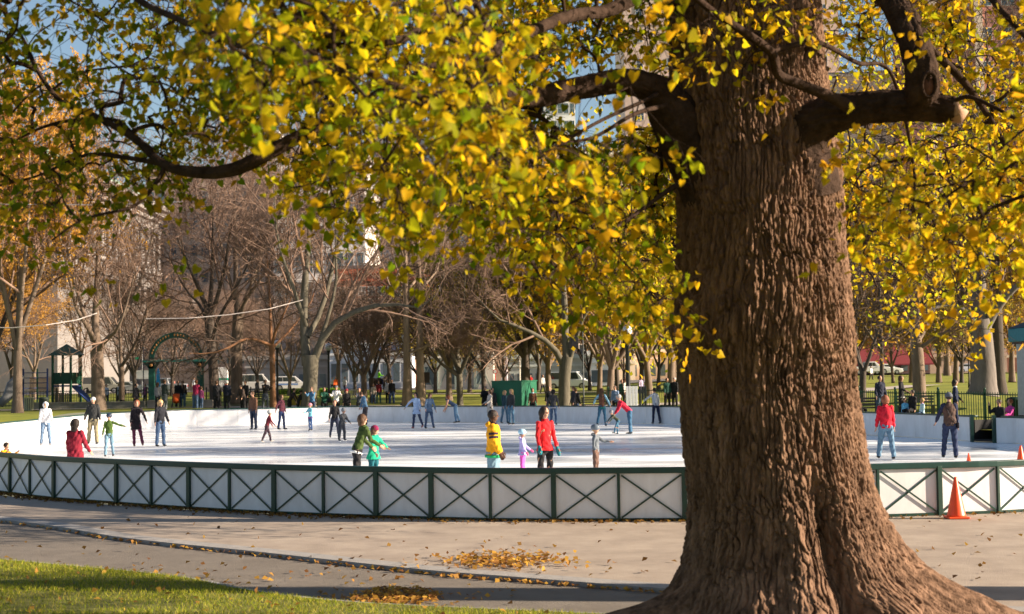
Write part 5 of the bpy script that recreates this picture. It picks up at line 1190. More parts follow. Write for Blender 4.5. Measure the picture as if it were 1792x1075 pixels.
def limb(pl, k=8):
    """resample a hand drawn limb: list of (x, y, z, r)"""
    a = np.array(pl, float); s_ = np.r_[0, np.cumsum(np.linalg.norm(np.diff(a[:, :3], axis=0), axis=1))]; t = np.linspace(0, s_[-1], k)
    return np.stack([np.interp(t, s_, a[:, c_]) for c_ in range(4)], 1)
def grow(seed, limbs, spec, trunk_n=1):
    rg = np.random.default_rng(seed); L_ = np.stack([limb(l) for l in limbs]); pts, rad = L_[..., :3], L_[..., 3]
    thick = [tubes_np(pts, rad, 12)]; crown = []; cp, cr = pts[trunk_n:] if len(limbs) > trunk_n else pts, rad[trunk_n:] if len(limbs) > trunk_n else rad
    for q_, sp in enumerate(spec):
        cp, cr = kids(rg, cp, cr, *sp[:-1]); cr = np.maximum(cr, sp[-1]); (crown).append(tubes_np(cp, cr, 6 if q_ == 0 else (4 if q_ == 1 else 3)))
    return join_np(thick), join_np(crown), cp[:, -1], cp
SPEC = [(7, .62, (25, 60), .10, 6, .10, .22, .55, 0, 0, .03), (6, .62, (25, 60), .06, 5, .14, .15, .55, 0, 0, .018), (5, .6, (25, 65), .04, 4, .18, .12, .6, .5, 0, .010), (4, .7, (25, 70), .02, 3, .2, .1, .7, .4, 0, .0075)]
def rand_limbs(seed, Ht, r0, fork, nl=5, spread=.42, lean=0):
    rg = np.random.default_rng(seed); tp = (rg.uniform(-.2, .2) + lean, rg.uniform(-.2, .2), fork)
    L_ = [[(0, 0, -.3, r0 * 1.5), (0, 0, .15, r0 * 1.25), (0, 0, .8, r0), (tp[0] * .5, tp[1] * .5, fork * .6, r0 * .9), (*tp, r0 * .8)]]
    for k in range(nl):
        a = 2 * math.pi * (k + rg.uniform(-.3, .3)) / nl; sp = spread * rg.uniform(.5, 1.3) * (Ht - fork); hh = (Ht - fork) * rg.uniform(.72, 1.0)
        if k == 0: sp *= .25; hh = Ht - fork
        st_ = fork * (.78 + .22 * rg.uniform()) if fork > 2 else fork * .9
        x, y = math.cos(a), math.sin(a)
        L_.append([(tp[0] * st_ / fork, tp[1] * st_ / fork, st_, r0 * .62), (tp[0] + x * sp * .35, tp[1] + y * sp * .35, fork + hh * .25, r0 * .46), (tp[0] + x * sp * .75 + rg.uniform(-.4, .4), tp[1] + y * sp * .75, fork + hh * .62, r0 * .28), (tp[0] + x * sp, tp[1] + y * sp, fork + hh, r0 * .07)])
    return L_
PROTO = {}
def proto(key, seed, Ht, r0, fork, **kw):
    spec = kw.pop('spec', SPEC); lf_ = kw.pop('leaf', None); L_ = rand_limbs(seed, Ht, r0, fork, **kw)
    (tv, tf_), (cv, cf), tips, tw = grow(seed, L_, spec)
    tm = npmesh('trunk', tv, tf_, sm=True); cm = npmesh('crown', cv, cf, sm=False); lm = None
    if lf_:
        n_, size, cols, sel = lf_; rg = np.random.default_rng(seed + 5); i_ = rg.integers(0, len(tw), n_); t = rg.uniform(0, 1, (n_, 1))
        pos = tw[i_, 0] * (1 - t) + tw[i_, -1] * t + rg.normal(0, .10, (n_, 3)); lm = leaves_np('foliage', pos, size, rg, cols)
    PROTO[key] = (tm, cm, lm)
YEL = ((.20, .22, .02), (.42, .34, .02), (.55, .36, .02), (.30, .30, .02)); ORA = ((.46, .23, .035), (.64, .36, .06), (.52, .26, .04)); GOL = ((.50, .27, .03), (.62, .38, .04), (.36, .22, .04), (.20, .15, .04))
proto('a', 11, 17, .42, 5.2); proto('b', 12, 16, .36, 4.0, nl=6); proto('c', 13, 19, .40, 7.5, nl=4, spread=.3); proto('d', 14, 14, .30, 3.0, nl=6, spread=.5)
proto('small', 15, 9.5, .26, 1.9, nl=7, spread=.55)
proto('yel', 21, 13, .30, 3.2, nl=6, spread=.45, leaf=(17000, .20, YEL, 0)); proto('gold', 22, 10, .24, 2.6, nl=6, spread=.55, leaf=(17000, .19, GOL, 0)); proto('ora', 23, 18, .42, 5.0, nl=6, spread=.35, leaf=(34000, .21, ORA, 0))
tree_used = {}
def tree(px, s, key, wpx, label, Hs=1.0, rz=None, bark=None, twig=None, group=None, kind_name='bare_tree', x=None, y=None, xy=None):
    p = on_ground(px, s) if x is None else Vector((x, y, hgt(x, y))); tm, cm, lm = PROTO[key]
    o = empty(kind_name, p, rz if rz is not None else rnd.uniform(0, 6.28), label, 'tree', group)
    r0 = {'a': .42, 'b': .36, 'c': .40, 'd': .30, 'small': .26, 'yel': .30, 'gold': .24, 'ora': .42}[key]
    f_ = (wpx / 2 / s) / r0 if wpx else 1.0
    # separate meshes only when the bark differs
    for nm, me_, m_ in (('trunk', tm, bark or M_bark), ('crown', cm, twig or M_twig), ('foliage', lm, LEAF)):
        if me_ is None: continue
        k_ = (id(me_), m_.name)
        if k_ not in tree_used:
            c_ = me_ if not me_.materials else me_.copy()
            c_.materials.clear(); c_.materials.append(m_); tree_used[k_] = c_
        q_ = bpy.data.objects.new(nm, tree_used[k_]); COL.objects.link(q_); q_.parent = o
    o.scale = (max(.8, min(1.35, f_)) * Hs ** .5, max(.8, min(1.35, f_)) * Hs ** .5, Hs)
    if xy: o.scale = (xy, xy, Hs)
    return o
def limbtree(px, s, limbs_px, label, bark, twig, seed, spec=SPEC, leaf=None, name='bare_tree'):
    """trunk and main limbs drawn as pixel columns / rows with widths at the tree's own distance; y offset spreads them in depth"""
    p = on_ground(px, s); L_ = []
    for l in limbs_px:
        L_.append([((x_ - px) / s, dy, CAMZ - (y_ - yh(px)) / s - p.z, w_ * .43 / s) for x_, y_, w_, dy in l])
    (tv, tf_), (cv, cf), tips, tw = grow(seed, L_, spec); o = empty(name, p, 0, label, 'tree')
    part('trunk', npmesh('trunk', tv, tf_, sm=True), bark, o); part('crown', npmesh('crown', cv, cf), twig, o)
    for q_ in o.children:
        if q_.name.startswith('trunk'): smooth(q_.data)
    if leaf:
        n_, size, cols = leaf; rg = np.random.default_rng(seed + 5); i_ = rg.integers(0, len(tw), n_); t = rg.uniform(0, 1, (n_, 1))
        part('foliage', leaves_np('foliage', tw[i_, 0] * (1 - t) + tw[i_, -1] * t + rg.normal(0, .12, (n_, 3)), size, rg, cols), LEAF, o)
    return o
tree(30, 33, 'ora', 40, 'thick pale trunked tree full of orange leaves at the left edge', .80, 1.0, kind_name='orange_tree', xy=.60)
tree(12, 30, 'ora', 30, 'second orange leaved tree just behind the left edge one', .75, 3.0, bark=M_barkd, kind_name='orange_tree', x=-33, y=90, xy=.75)
limbtree(170, 31, [[(172, 722, 36, 0), (171, 700, 29, 0), (170, 650, 26, 0), (168, 612, 27, 0)], [(168, 615, 18, 0), (164, 560, 15, .2), (164, 500, 10, .5), (165, 400, 5, .6), (168, 250, 1.5, .5)], [(170, 615, 14, 0), (195, 592, 9, -1), (215, 590, 7, -2), (240, 560, 4, -3), (262, 480, 2, -3)], [(166, 605, 13, 0), (140, 560, 9, 1), (118, 500, 7, 1.5), (95, 430, 4, 2), (80, 330, 1.5, 3)], [(172, 612, 10, 0), (200, 560, 8, 1.5), (225, 490, 6, 2.5), (245, 400, 3, 3), (250, 300, 1.2, 3)], [(168, 600, 10, 0), (150, 540, 7, -2), (140, 450, 4, -3), (120, 340, 1.5, -4)]],
         'grey brown tree with a stout trunk behind the man in the cap', M_bark, M_twig, 31)
limbtree(213, 26, [[(212, 700, 12, 0), (212, 660, 11, 0), (211, 640, 11, 0)], [(211, 642, 8, 0), (225, 628, 7, -.5), (238, 612, 6, -1), (252, 590, 4, -1.5), (270, 540, 2, -2)], [(211, 642, 7, 0), (206, 600, 6, .5), (200, 550, 4, 1), (180, 480, 2, 1.5)], [(212, 642, 5, 0), (224, 600, 5, 2), (240, 540, 3, 3), (255, 470, 1.5, 3)]], 'small leaning tree between the stout trunk and the archway', M_bark, M_twig, 32)
limbtree(373, 28, [[(376, 715, 26, 0), (375, 700, 22, 0), (372, 640, 20, 0), (366, 570, 19, 0), (364, 545, 18, 0)], [(364, 548, 11, 0), (348, 505, 9, 0), (330, 470, 7, .5), (310, 430, 4, 1), (280, 350, 1.6, 1.5)], [(365, 548, 11, 0), (367, 500, 9, .5), (366, 450, 6, 1), (364, 370, 3, 1.5), (360, 280, 1.4, 2)], [(366, 560, 10, 0), (385, 515, 8, -.5), (400, 465, 6, -1), (412, 400, 4, -1.5), (430, 310, 1.5, -2)], [(370, 600, 9, 0), (392, 560, 7, -2), (430, 510, 5, -3), (470, 440, 2, -4)], [(366, 570, 9, 0), (335, 530, 6, 2.5), (300, 500, 4, 3.5), (265, 430, 2, 4)]],
         'dark trunked tree forking into three pale limbs left of centre', M_barkd, M_twig, 33)
limbtree(414, 27, [[(413, 706, 32, 0), (413, 690, 25, 0), (413, 620, 23, 0), (416, 552, 22, 0)], [(416, 556, 14, 0), (410, 510, 11, .4), (408, 450, 9, .8), (405, 360, 5, 1), (402, 250, 1.6, 1.5)], [(418, 556, 13, 0), (430, 530, 9, -.8), (450, 510, 6, -1.5), (480, 470, 4, -2), (500, 400, 1.6, -2)], [(417, 556, 10, 0), (395, 500, 7, 2), (370, 420, 4, 3), (350, 330, 1.5, 3)], [(417, 550, 9, 0), (440, 470, 6, 2), (455, 380, 3, 3), (460, 290, 1.5, 3)]],
         'tall pale trunked tree right of the dark forking tree', M_bark, M_twig, 34)
limbtree(478, 29, [[(477, 715, 16, 0), (476, 690, 12, 0), (476, 640, 11, 0), (474, 600, 11, 0)], [(475, 604, 7, 0), (484, 580, 6, -.5), (497, 560, 4, -1), (515, 520, 2, -1)], [(474, 604, 8, 0), (470, 560, 6, .5), (466, 500, 4, 1), (460, 420, 1.6, 1)], [(475, 605, 7, 0), (440, 590, 5, -1.5), (415, 607, 5, -2), (385, 620, 3, -2.5), (350, 618, 1.6, -3)], [(475, 610, 6, 0), (500, 575, 5, 2), (530, 530, 3, 3), (550, 470, 1.4, 3)]],
         'slim tree with a sunlit brown trunk beside the white globe lamp', mat('bark_orange', (.20, .10, .05), .95, scale=6, c2=(.24, .125, .07), bump=.8, bscale=12), M_twigd, 35)
limbtree(541, 31, [[(538, 722, 40, 0), (540, 700, 31, 0), (542, 660, 29, 0), (543, 622, 34, 0)], [(535, 640, 19, 0), (531, 580, 18, .2), (530, 510, 15, .4), (536, 430, 11, .6), (545, 340, 7, .8), (550, 220, 3, 1)], [(548, 632, 18, 0), (566, 590, 14, -.4), (590, 565, 12, -.8), (640, 540, 10, -1.2), (690, 536, 7, -1.5), (740, 545, 3, -2), (770, 520, 1.5, -2)], [(560, 600, 9, -.3), (572, 560, 8, 0), (588, 500, 6, .3), (585, 420, 4, .6), (590, 330, 1.6, 1)], [(537, 590, 12, 0), (560, 540, 10, 1), (575, 470, 9, 1.5), (590, 400, 7, 2), (600, 300, 2, 2)], [(534, 560, 9, 0), (505, 520, 7, 2), (480, 450, 5, 3), (465, 360, 2, 3)], [(535, 570, 9, 0), (520, 500, 7, -2), (500, 430, 4, -3), (495, 330, 2, -3)]],
         'big olive grey tree forked low with a long limb reaching right', M_barko, M_twig, 36)
SPD = [(8, .65, (20, 55), .12, 6, .14, .15, .6, 0, 0, .02), (7, .6, (25, 60), .06, 4, .18, .1, .55, 0, 0, .012), (6, .6, (25, 70), .02, 3, .2, .1, .7, .3, 0, .008)]
limbtree(636, 25, [[(637, 715, 15, 0), (636, 690, 12, 0), (635, 655, 11, 0)], [(634, 658, 8, 0), (615, 630, 6, -.3), (605, 600, 5, -.5), (600, 565, 3, -.8), (585, 530, 1.4, -1)], [(635, 656, 8, 0), (632, 625, 6, 0), (620, 580, 4, .3), (612, 530, 2, .5)], [(636, 656, 7, 0), (645, 625, 5, .5), (655, 590, 4, 1), (660, 530, 1.5, 1)], [(637, 657, 6, 0), (655, 620, 5, -.8), (670, 580, 3, -1), (690, 540, 1.4, -1.5)]], 'small spreading tree with a smooth brown trunk behind the far rail', M_bark, M_twig, 37, SPD)
limbtree(651, 24, [[(650, 712, 13, 0), (650, 690, 11, 0), (648, 662, 11, 0)], [(647, 664, 8, 0), (660, 640, 6, -.3), (668, 615, 5, -.5), (685, 580, 3, -.8), (700, 545, 1.4, -1)], [(648, 664, 6, 0), (640, 630, 5, .5), (630, 590, 3, 1), (622, 550, 1.5, 1)], [(649, 664, 6, 0), (656, 620, 5, 1), (666, 570, 3, 1.5), (675, 520, 1.4, 2)]], 'darker small spreading tree just right of the smooth brown one', M_barkd, M_twig, 38, SPD)
for px_, sh, lab, sd_ in ((711, 0, 'left one of two tall straight trunks rising behind the lamp post', 39), (734, 1, 'right one of two tall straight trunks beside the dark square board', 40)):
    limbtree(px_, 28, [[(px_, 722, 26, 0), (px_, 700, 17, 0), (px_, 600, 13.5, 0), (px_ - 1, 500, 12, 0), (px_ - 2, 400, 9, 0), (px_, 250, 4, 0)], [(px_, 620, 6, 0), (px_ + 25, 610 - sh * 20, 4, -.5), (px_ + 55, 600, 2.5, -1), (px_ + 80, 570, 1.3, -1)], [(px_, 540, 6, 0), (px_ - 30, 500, 4, .5), (px_ - 50, 440, 2.5, 1), (px_ - 55, 360, 1.3, 1)], [(px_, 510, 6, 0), (px_ + 30, 470, 4, 1.5), (px_ + 45, 400, 2.5, 2), (px_ + 50, 320, 1.3, 2)], [(px_, 470, 6, 0), (px_ - 10, 420, 4, -1.5), (px_ - 25, 360, 2.5, -2), (px_ - 30, 290, 1.3, -2)]], lab, mat('bark_plate', (.14, .10, .07), .95, scale=3, c2=(.32, .24, .18), bump=.9, bscale=10, stretch=(1, 1, .3)), M_twig, sd_)
limbtree(802, 27, [[(803, 722, 17, 0), (803, 705, 13, 0), (803, 680, 12, 0), (802, 655, 13, 0)], [(801, 658, 8, 0), (775, 640, 6, -.3), (755, 620, 5, -.6), (735, 590, 3, -1), (710, 560, 1.4, -1)], [(802, 650, 10, 0), (798, 615, 8, 0), (805, 575, 5, .3), (812, 520, 2.5, .5), (815, 460, 1.4, .5)], [(802, 655, 8, 0), (785, 610, 6, .8), (765, 570, 4, 1.2), (745, 510, 1.5, 1.5)], [(803, 655, 8, 0), (822, 615, 6, -.8), (840, 580, 4, -1.2), (865, 540, 1.5, -1.5)], [(803, 650, 7, 0), (825, 600, 5, 1), (845, 550, 3, 1.5), (850, 480, 1.4, 2)], [(802, 645, 7, 0), (778, 590, 5, -1), (770, 540, 3, -1.5), (780, 470, 1.4, -1)]], 'vase shaped grey tree on the middle lawn', M_barko, M_twigd, 41, SPD)
tree(784, 22, 'd', 11, 'thin brown trunk behind the vase shaped tree', .95, 2.0, twig=M_twigd)
limbtree(986, 30, [[(984, 722, 32, 0), (985, 700, 25, 0), (986, 660, 23, 0), (990, 625, 26, 0)], [(985, 640, 15, 0), (968, 608, 12, -.4), (945, 590, 10, -.8), (905, 572, 7, -1.2), (868, 558, 4, -1.6), (835, 520, 1.5, -2)], [(990, 630, 16, 0), (988, 590, 15, 0), (990, 560, 14, .2), (985, 480, 11, .4), (975, 400, 6, .6), (960, 300, 2, 1)], [(996, 628, 11, 0), (1008, 590, 9, -.3), (1018, 560, 7, -.5), (1045, 520, 5, -.8), (1080, 470, 3, -1), (1110, 400, 1.5, -1)], [(988, 560, 8, .2), (965, 500, 7, 1.5), (930, 440, 4, 2.5), (900, 370, 2, 3)]], 'sturdy grey forked tree carrying a loudspeaker', M_barko, M_twig, 42)
tree(917, 24, 'yel', 16, 'dark trunked tree with yellow green leaves behind the green box', 1.1, .5, bark=M_barkd, kind_name='yellow_tree')
tree(845, 20, 'yel', 8, 'thin yellow green tree left of the pale post', .8, 2.5, bark=M_barkd, kind_name='yellow_tree')
tree(958, 24, 'yel', 12, 'yellow tree with twin brown stems just left of the speaker tree', .85, 4.0, kind_name='yellow_tree')
tree(1047, 25, 'gold', 9, 'slim golden leaved tree right of the speaker tree', 1.0, 1.2, kind_name='golden_tree')
tree(1065, 28, 'gold', 14, 'golden leaved tree with several thin upright stems', .95, 2.2, kind_name='golden_tree')
tree(1078, 22, 'gold', 9, 'golden leaved tree with a reddish leaning stem near the tall lamp', 1.05, 3.9, bark=M_barkd, kind_name='golden_tree')
tree(1133, 24, 'gold', 12, 'golden tree behind the green railing', 1.1, 5.0, kind_name='golden_tree')
tree(1172, 26, 'yel', 14, 'yellow tree with a spotted orange trunk beside the big trunk', 1.1, .2, kind_name='yellow_tree')
tree(1190, 22, 'a', 16, 'dark bare trunk at the left edge of the big trunk', 1.0, .9, bark=M_barkd)
limbtree(1506, 37, [[(1505, 722, 22, 0), (1505, 700, 16, 0), (1508, 650, 13, 0)], [(1507, 655, 9, 0), (1496, 610, 7, .2), (1492, 570, 6, .4), (1480, 500, 3, .8), (1470, 400, 1.5, 1)], [(1508, 655, 9, 0), (1520, 620, 7, -.2), (1532, 580, 6, -.4), (1550, 500, 3, -.8), (1560, 400, 1.5, -1)], [(1508, 652, 7, 0), (1505, 600, 5, 1), (1515, 520, 3, 1.5), (1510, 430, 1.5, 2)]], 'dark twin stemmed tree just right of the big trunk', M_barkd, M_twigd, 43, SPD)
limbtree(1541, 35, [[(1541, 700, 12, 0), (1541, 680, 9, 0), (1541, 620, 8.5, 0), (1541, 590, 10, 0)], [(1541, 612, 6, 0), (1525, 598, 5, -.4), (1512, 580, 4, -.7), (1495, 560, 2, -1), (1480, 520, 1.2, -1)], [(1543, 605, 6, 0), (1560, 585, 5, .4), (1575, 560, 4, .8), (1600, 510, 2, 1), (1620, 440, 1.2, 1)], [(1541, 592, 8, 0), (1542, 530, 6, .2), (1545, 450, 4, .4), (1550, 340, 1.5, .5)], [(1541, 596, 5, 0), (1532, 560, 4, .8), (1525, 500, 2.5, 1.2), (1520, 420, 1.2, 1.5)]], 'thin dark upright tree standing over the man in the hooded sweatshirt', M_barkd, M_twigd, 44, SPD)
limbtree(1606, 38, [[(1608, 712, 36, 0), (1606, 697, 28, 0), (1605, 650, 26, 0), (1603, 610, 26, 0), (1600, 580, 20, 0)], [(1600, 590, 11, 0), (1590, 560, 8, .3), (1580, 520, 5, .6), (1560, 450, 3, 1), (1540, 350, 1.3, 1)], [(1603, 585, 12, 0), (1606, 530, 9, 0), (1615, 450, 6, -.5), (1620, 350, 2, -.8)], [(1606, 612, 9, 0), (1632, 590, 6, -.5), (1660, 575, 4, -1), (1700, 540, 1.5, -1.5)], [(1605, 600, 8, 0), (1640, 560, 5, 1), (1665, 500, 3, 1.5), (1680, 420, 1.3, 2)]], 'stout brown stump like tree behind the seated children', M_bark, M_twig, 45, SPD, leaf=(1500, .11, GOL))
limbtree(1719, 40, [[(1716, 692, 66, 0), (1718, 680, 54, 0), (1719, 640, 48, 0), (1716, 590, 46, 0), (1712, 560, 50, 0)], [(1705, 575, 26, 0), (1690, 545, 18, -.3), (1660, 530, 12, -.6), (1620, 540, 7, -1), (1580, 560, 2.5, -1.2), (1550, 565, 1.2, -1.2)], [(1712, 570, 36, 0), (1715, 500, 28, 0), (1722, 400, 20, .2), (1726, 280, 10, .4), (1730, 150, 3, .6)], [(1722, 575, 24, 0), (1745, 530, 16, -.4), (1775, 500, 10, -.8), (1820, 450, 4, -1), (1860, 380, 1.6, -1)], [(1715, 510, 14, 0), (1690, 450, 9, 1), (1670, 380, 5, 1.5), (1650, 300, 1.6, 2)], [(1722, 480, 14, 0), (1755, 430, 9, .8), (1790, 380, 5, 1), (1830, 300, 1.6, 1.5)]], 'very thick grey tree on the right lawn behind the iron fence', mat('bark_slate', (.115, .10, .095), .95, scale=4, c2=(.19, .165, .15), bump=.9, bscale=9, stretch=(1, 1, .3)), M_twigd, 46, SPD, leaf=(2500, .12, GOL))
tree(1745, 36, 'c', 15, 'straight nearly black trunk touching the thick grey tree', 1.0, 1.0, bark=M_barkd, twig=M_twigd)
for px_, s_, k_, w_, lab, hs_ in ((1640, 21, 'gold', 9, 'golden tree beyond the right lawn above the stone lintel', 1.0), (1670, 18, 'gold', 9, 'golden brown tree in front of the silver car', 1.2), (1700, 21, 'gold', 9, 'golden tree with thin stems just left of the thick trunk', .9), (1768, 21, 'gold', 10, 'golden tree between the black trunk and the kiosk', 1.1), (1800, 18, 'gold', 10, 'golden tree behind the kiosk', 1.3), (1592, 17, 'gold', 8, 'small golden tree behind the stump like tree', 1.0), (1655, 14, 'gold', 10, 'far golden tree against the brown terrace', 1.6), (1740, 14, 'gold', 10, 'far golden tree behind the black trunk', 1.6)):
    tree(px_, s_, k_, w_, lab, hs_, kind_name='golden_tree')
FAR = [(60, 19, 'a'), (140, 17, 'c'), (235, 18, 'b'), (300, 17, 'd'), (345, 15.5, 'c'), (450, 16, 'b'), (505, 18, 'd'), (590, 16, 'a'), (620, 18, 'd'), (680, 17, 'a'), (760, 18, 'yel'), (820, 17, 'b'), (880, 18, 'yel'), (940, 16, 'b'), (1030, 17, 'gold'), (1090, 17, 'yel'), (1150, 18, 'gold'), (1490, 20, 'gold'), (1560, 18, 'gold'), (1640, 17, 'gold'), (1680, 22, 'yel'), (1785, 20, 'gold'), (20, 18, 'ora'), (-20, 22, 'ora'), (210, 16, 'd'), (400, 15.5, 'b'), (730, 16, 'd'), (1120, 21, 'yel'), (800, 16, 'gold')]
for px_, s_, k_ in FAR:
    lf_ = {'yel': 'yellow leaved tree in the crowded row of trees far beyond the rink', 'gold': 'golden leaved tree in the crowded row of trees far beyond the rink', 'ora': 'orange leaved tree in the crowded row far behind the left edge'}.get(k_)
    hs_ = rnd.uniform(.50, .74) * (1.3 if k_ == 'gold' else 1)
    tree(px_, s_, k_, 0, lf_ or 'bare brown tree in the crowded row of trees far beyond the rink', hs_, xy=hs_ * .95, twig=M_twig if rnd.random() < .75 else M_twigd, bark=M_bark if rnd.random() < .5 else M_barkd, group=('bare trees' if not lf_ else lf_.split(' tree')[0] + ' trees') + ' crowding the far park', kind_name='bare_tree' if not lf_ else 'leafy_tree')

tree(0, 30, 'yel', 0, 'unseen yellow tree added outside the right edge to shade the ice', .95, x=30, y=45, kind_name='yellow_tree')  # added out of frame so its crown shades the right of the ice

tree(0, 30, 'c', 0, 'unseen bare tree added just outside the right edge so its trunk shadow crosses the lawn', 1.0, 2.0, x=9.6, y=15.3, xy=1.3)  # put in out of view to throw the dark band over the lawn
# ------------------------------------------------------------------ the big linden in front
def vnoise(u, v, pu, seed):
    """value noise, periodic in u with integer period pu"""
    rg = np.random.default_rng(seed); tab = rg.uniform(0, 1, (pu, 512))
    ui = np.floor(u).astype(int); vi = np.floor(v).astype(int); fu = u - ui; fv = v - vi
    fu = fu * fu * (3 - 2 * fu); fv = fv * fv * (3 - 2 * fv); a = tab[ui % pu, vi % 512]; b_ = tab[(ui + 1) % pu, vi % 512]; c_ = tab[ui % pu, (vi + 1) % 512]; d_ = tab[(ui + 1) % pu, (vi + 1) % 512]
    return (a * (1 - fu) + b_ * fu) * (1 - fv) + (c_ * (1 - fu) + d_ * fu) * fv
def voro(u, v, pu, seed):
    """distance to the nearest cell border of a jittered grid, periodic in u"""
    rg = np.random.default_rng(seed); jx = rg.uniform(.05, .95, (pu, 256)); jy = rg.uniform(.05, .95, (pu, 256))
    ui = np.floor(u).astype(int); vi = np.floor(v).astype(int); f1 = np.full(u.shape, 9.0); f2 = f1.copy()
    for a in (-1, 0, 1):
        for b_ in (-1, 0, 1):
            cu = ui + a; cv = vi + b_; d = np.hypot(cu + jx[cu % pu, cv % 256] - u, cv + jy[cu % pu, cv % 256] - v)
            f2 = np.minimum(f2, np.maximum(f1, d)); f1 = np.minimum(f1, d)
    return f2 - f1, f1
def bark_disp(U, V, nr, amp, seed):
    """U in [0,1) round the trunk, V in metres along it; nr plates around, long vertical plates with broken cracks"""
    w1 = vnoise(U * 12, V * 1.3, 12, seed + 1) - .5; w2 = vnoise(U * 36, V * 5, 36, seed + 2) - .5; w3 = vnoise(U * nr * 2, V * 22, nr * 2, seed + 7) - .5
    uu = U * nr + w1 * 2.4 + w2 * 1.3 + w3 * .35
    e, f = voro(uu, V * 3.0 + w2 * 1.5 + w3 * .3, nr, seed + 3); pl = np.clip(e * 3.6, 0, 1); pl = pl * pl * (3 - 2 * pl)
    e2, f_ = voro(uu * 2 + 7, V * 9 + w2 * 2, nr * 2, seed + 4); p2 = np.clip(e2 * 3, 0, 1)
    hv = vnoise(U * nr, V * 3.6, nr, seed + 8)
    c_ = vnoise(U * nr * 5, V * 40, nr * 5, seed + 5); low = vnoise(U * 6, V * .9, 6, seed + 6) - .5
    return amp * (pl * (.75 + .8 * hv) + p2 * .38 + c_ * .45 + w3 * .8 - 1.0) + low * amp * 2.0
TD = 13.2; sT = F / TD
tz = lambda y_: CAMZ + (655 - y_) / sT
prof = [(-330, 1205, 1400), (-200, 1190, 1432), (0, 1187, 1445), (100, 1186, 1450), (200, 1184, 1460), (300, 1189, 1470), (400, 1192, 1473), (500, 1189, 1478), (560, 1182, 1482), (590, 1184, 1484), (640, 1195, 1482), (700, 1197, 1485), (780, 1198, 1497), (850, 1200, 1512), (900, 1199, 1526), (950, 1195, 1542), (1000, 1184, 1563), (1040, 1170, 1592), (1080, 1155, 1612), (1140, 1140, 1635), (1180, 1130, 1650)]
prof = [(tz(y_), (l_ - W / 2) / sT, (r_ - W / 2) / sT) for y_, l_, r_ in prof][::-1]
zs_ = np.array([p_[0] for p_ in prof]); ls_ = np.array([p_[1] for p_ in prof]); rs_ = np.array([p_[2] for p_ in prof])
nU, nV = 1100, 860
zz = np.concatenate([np.linspace(zs_[0], 1.4, 340), np.linspace(1.4, zs_[-1], nV - 340 + 1)[1:]])
l_ = np.interp(zz, zs_, ls_); r_ = np.interp(zz, zs_, rs_); kk_ = np.ones(15) / 15
l_ = np.convolve(np.pad(l_, 7, 'edge'), kk_, 'valid'); r_ = np.convolve(np.pad(r_, 7, 'edge'), kk_, 'valid')
cx = (l_ + r_) / 2; rr_ = (r_ - l_) / 2
U, Z = np.meshgrid(np.arange(nU) / nU, zz); TH = U * 2 * math.pi
RR = np.repeat(rr_[:, None], nU, 1) * (1 + .03 * np.sin(3 * TH + 1) + .02 * np.sin(5 * TH))
def adiff(a, b_): return (a - b_ + math.pi) % (2 * math.pi) - math.pi
for ang_, A0, hz, cap_, w_ in ((-8, 1.45, .36, 1.4, .24), (187, 5.0, .13, 1.5, .24), (-62, .9, .3, 1.0, .22), (-118, .8, .25, 1.0, .25), (70, .9, .25, 1.0, .3), (125, .8, .25, 1.0, .3), (30, .7, .3, .9, .2), (-35, .3, .4, .6, .16), (-95, .5, .35, .6, .14)):
    RR += np.minimum(cap_, A0 * np.exp(-np.maximum(Z - .02, -.3) / hz)) * np.exp(-(adiff(TH, R(ang_)) / w_) ** 2)
# crevice and buttress folds
xo = (1403 - 1370) / sT / .95
RR -= .13 * np.exp(-(adiff(TH, R(-78)) / .075) ** 2) * np.clip((tz(800) - Z) / .8, 0, 1)
RR += .05 * np.exp(-(adiff(TH, R(-95)) / .22) ** 2) * np.clip((tz(700) - Z) / .8, 0, 1) + .05 * np.exp(-(adiff(TH, R(-62)) / .2) ** 2) * np.clip((tz(760) - Z) / .6, 0, 1)
RR += .09 * np.exp(-(adiff(TH, R(-105)) / .35) ** 2 - ((Z - tz(360)) / .35) ** 2) + .06 * np.exp(-(adiff(TH, R(188)) / .3) ** 2 - ((Z - tz(575)) / .16) ** 2)
RR += bark_disp(U, Z, 104, .031, 50)
lowb = vnoise(U * 24, Z * 7, 24, 90) * vnoise(U * 11, Z * 3, 11, 91); RR += np.clip(.7 - Z, 0, .7) * lowb * .45
X_ = cx[:, None] + RR * np.cos(TH); Y_ = TD + RR * np.sin(TH)
V_ = np.stack([X_, Y_, Z], -1).reshape(-1, 3)
i = np.arange(nU); j = (i + 1) % nU; bs = (np.arange(nV - 1) * nU)[:, None]; F_ = np.stack([bs + i, bs + j, bs + j + nU, bs + i + nU], -1).reshape(-1, 4)
M_big = mat('linden_bark', (.036, .021, .014), .95, scale=11, c2=(.26, .160, .108), bump=.6, bscale=60, stretch=(1, 1, .22), spec=.04)
bt = empty('linden_tree', (cx[0], TD, 0), 0, 'huge linden in the foreground with a deeply furrowed trunk and overhanging yellow green leaves', 'tree')
tro = npmesh('trunk', V_, F_, sm=True); part('trunk', tro, M_big, bt, world=True); smooth(tro)
BOUGH_NODES = []
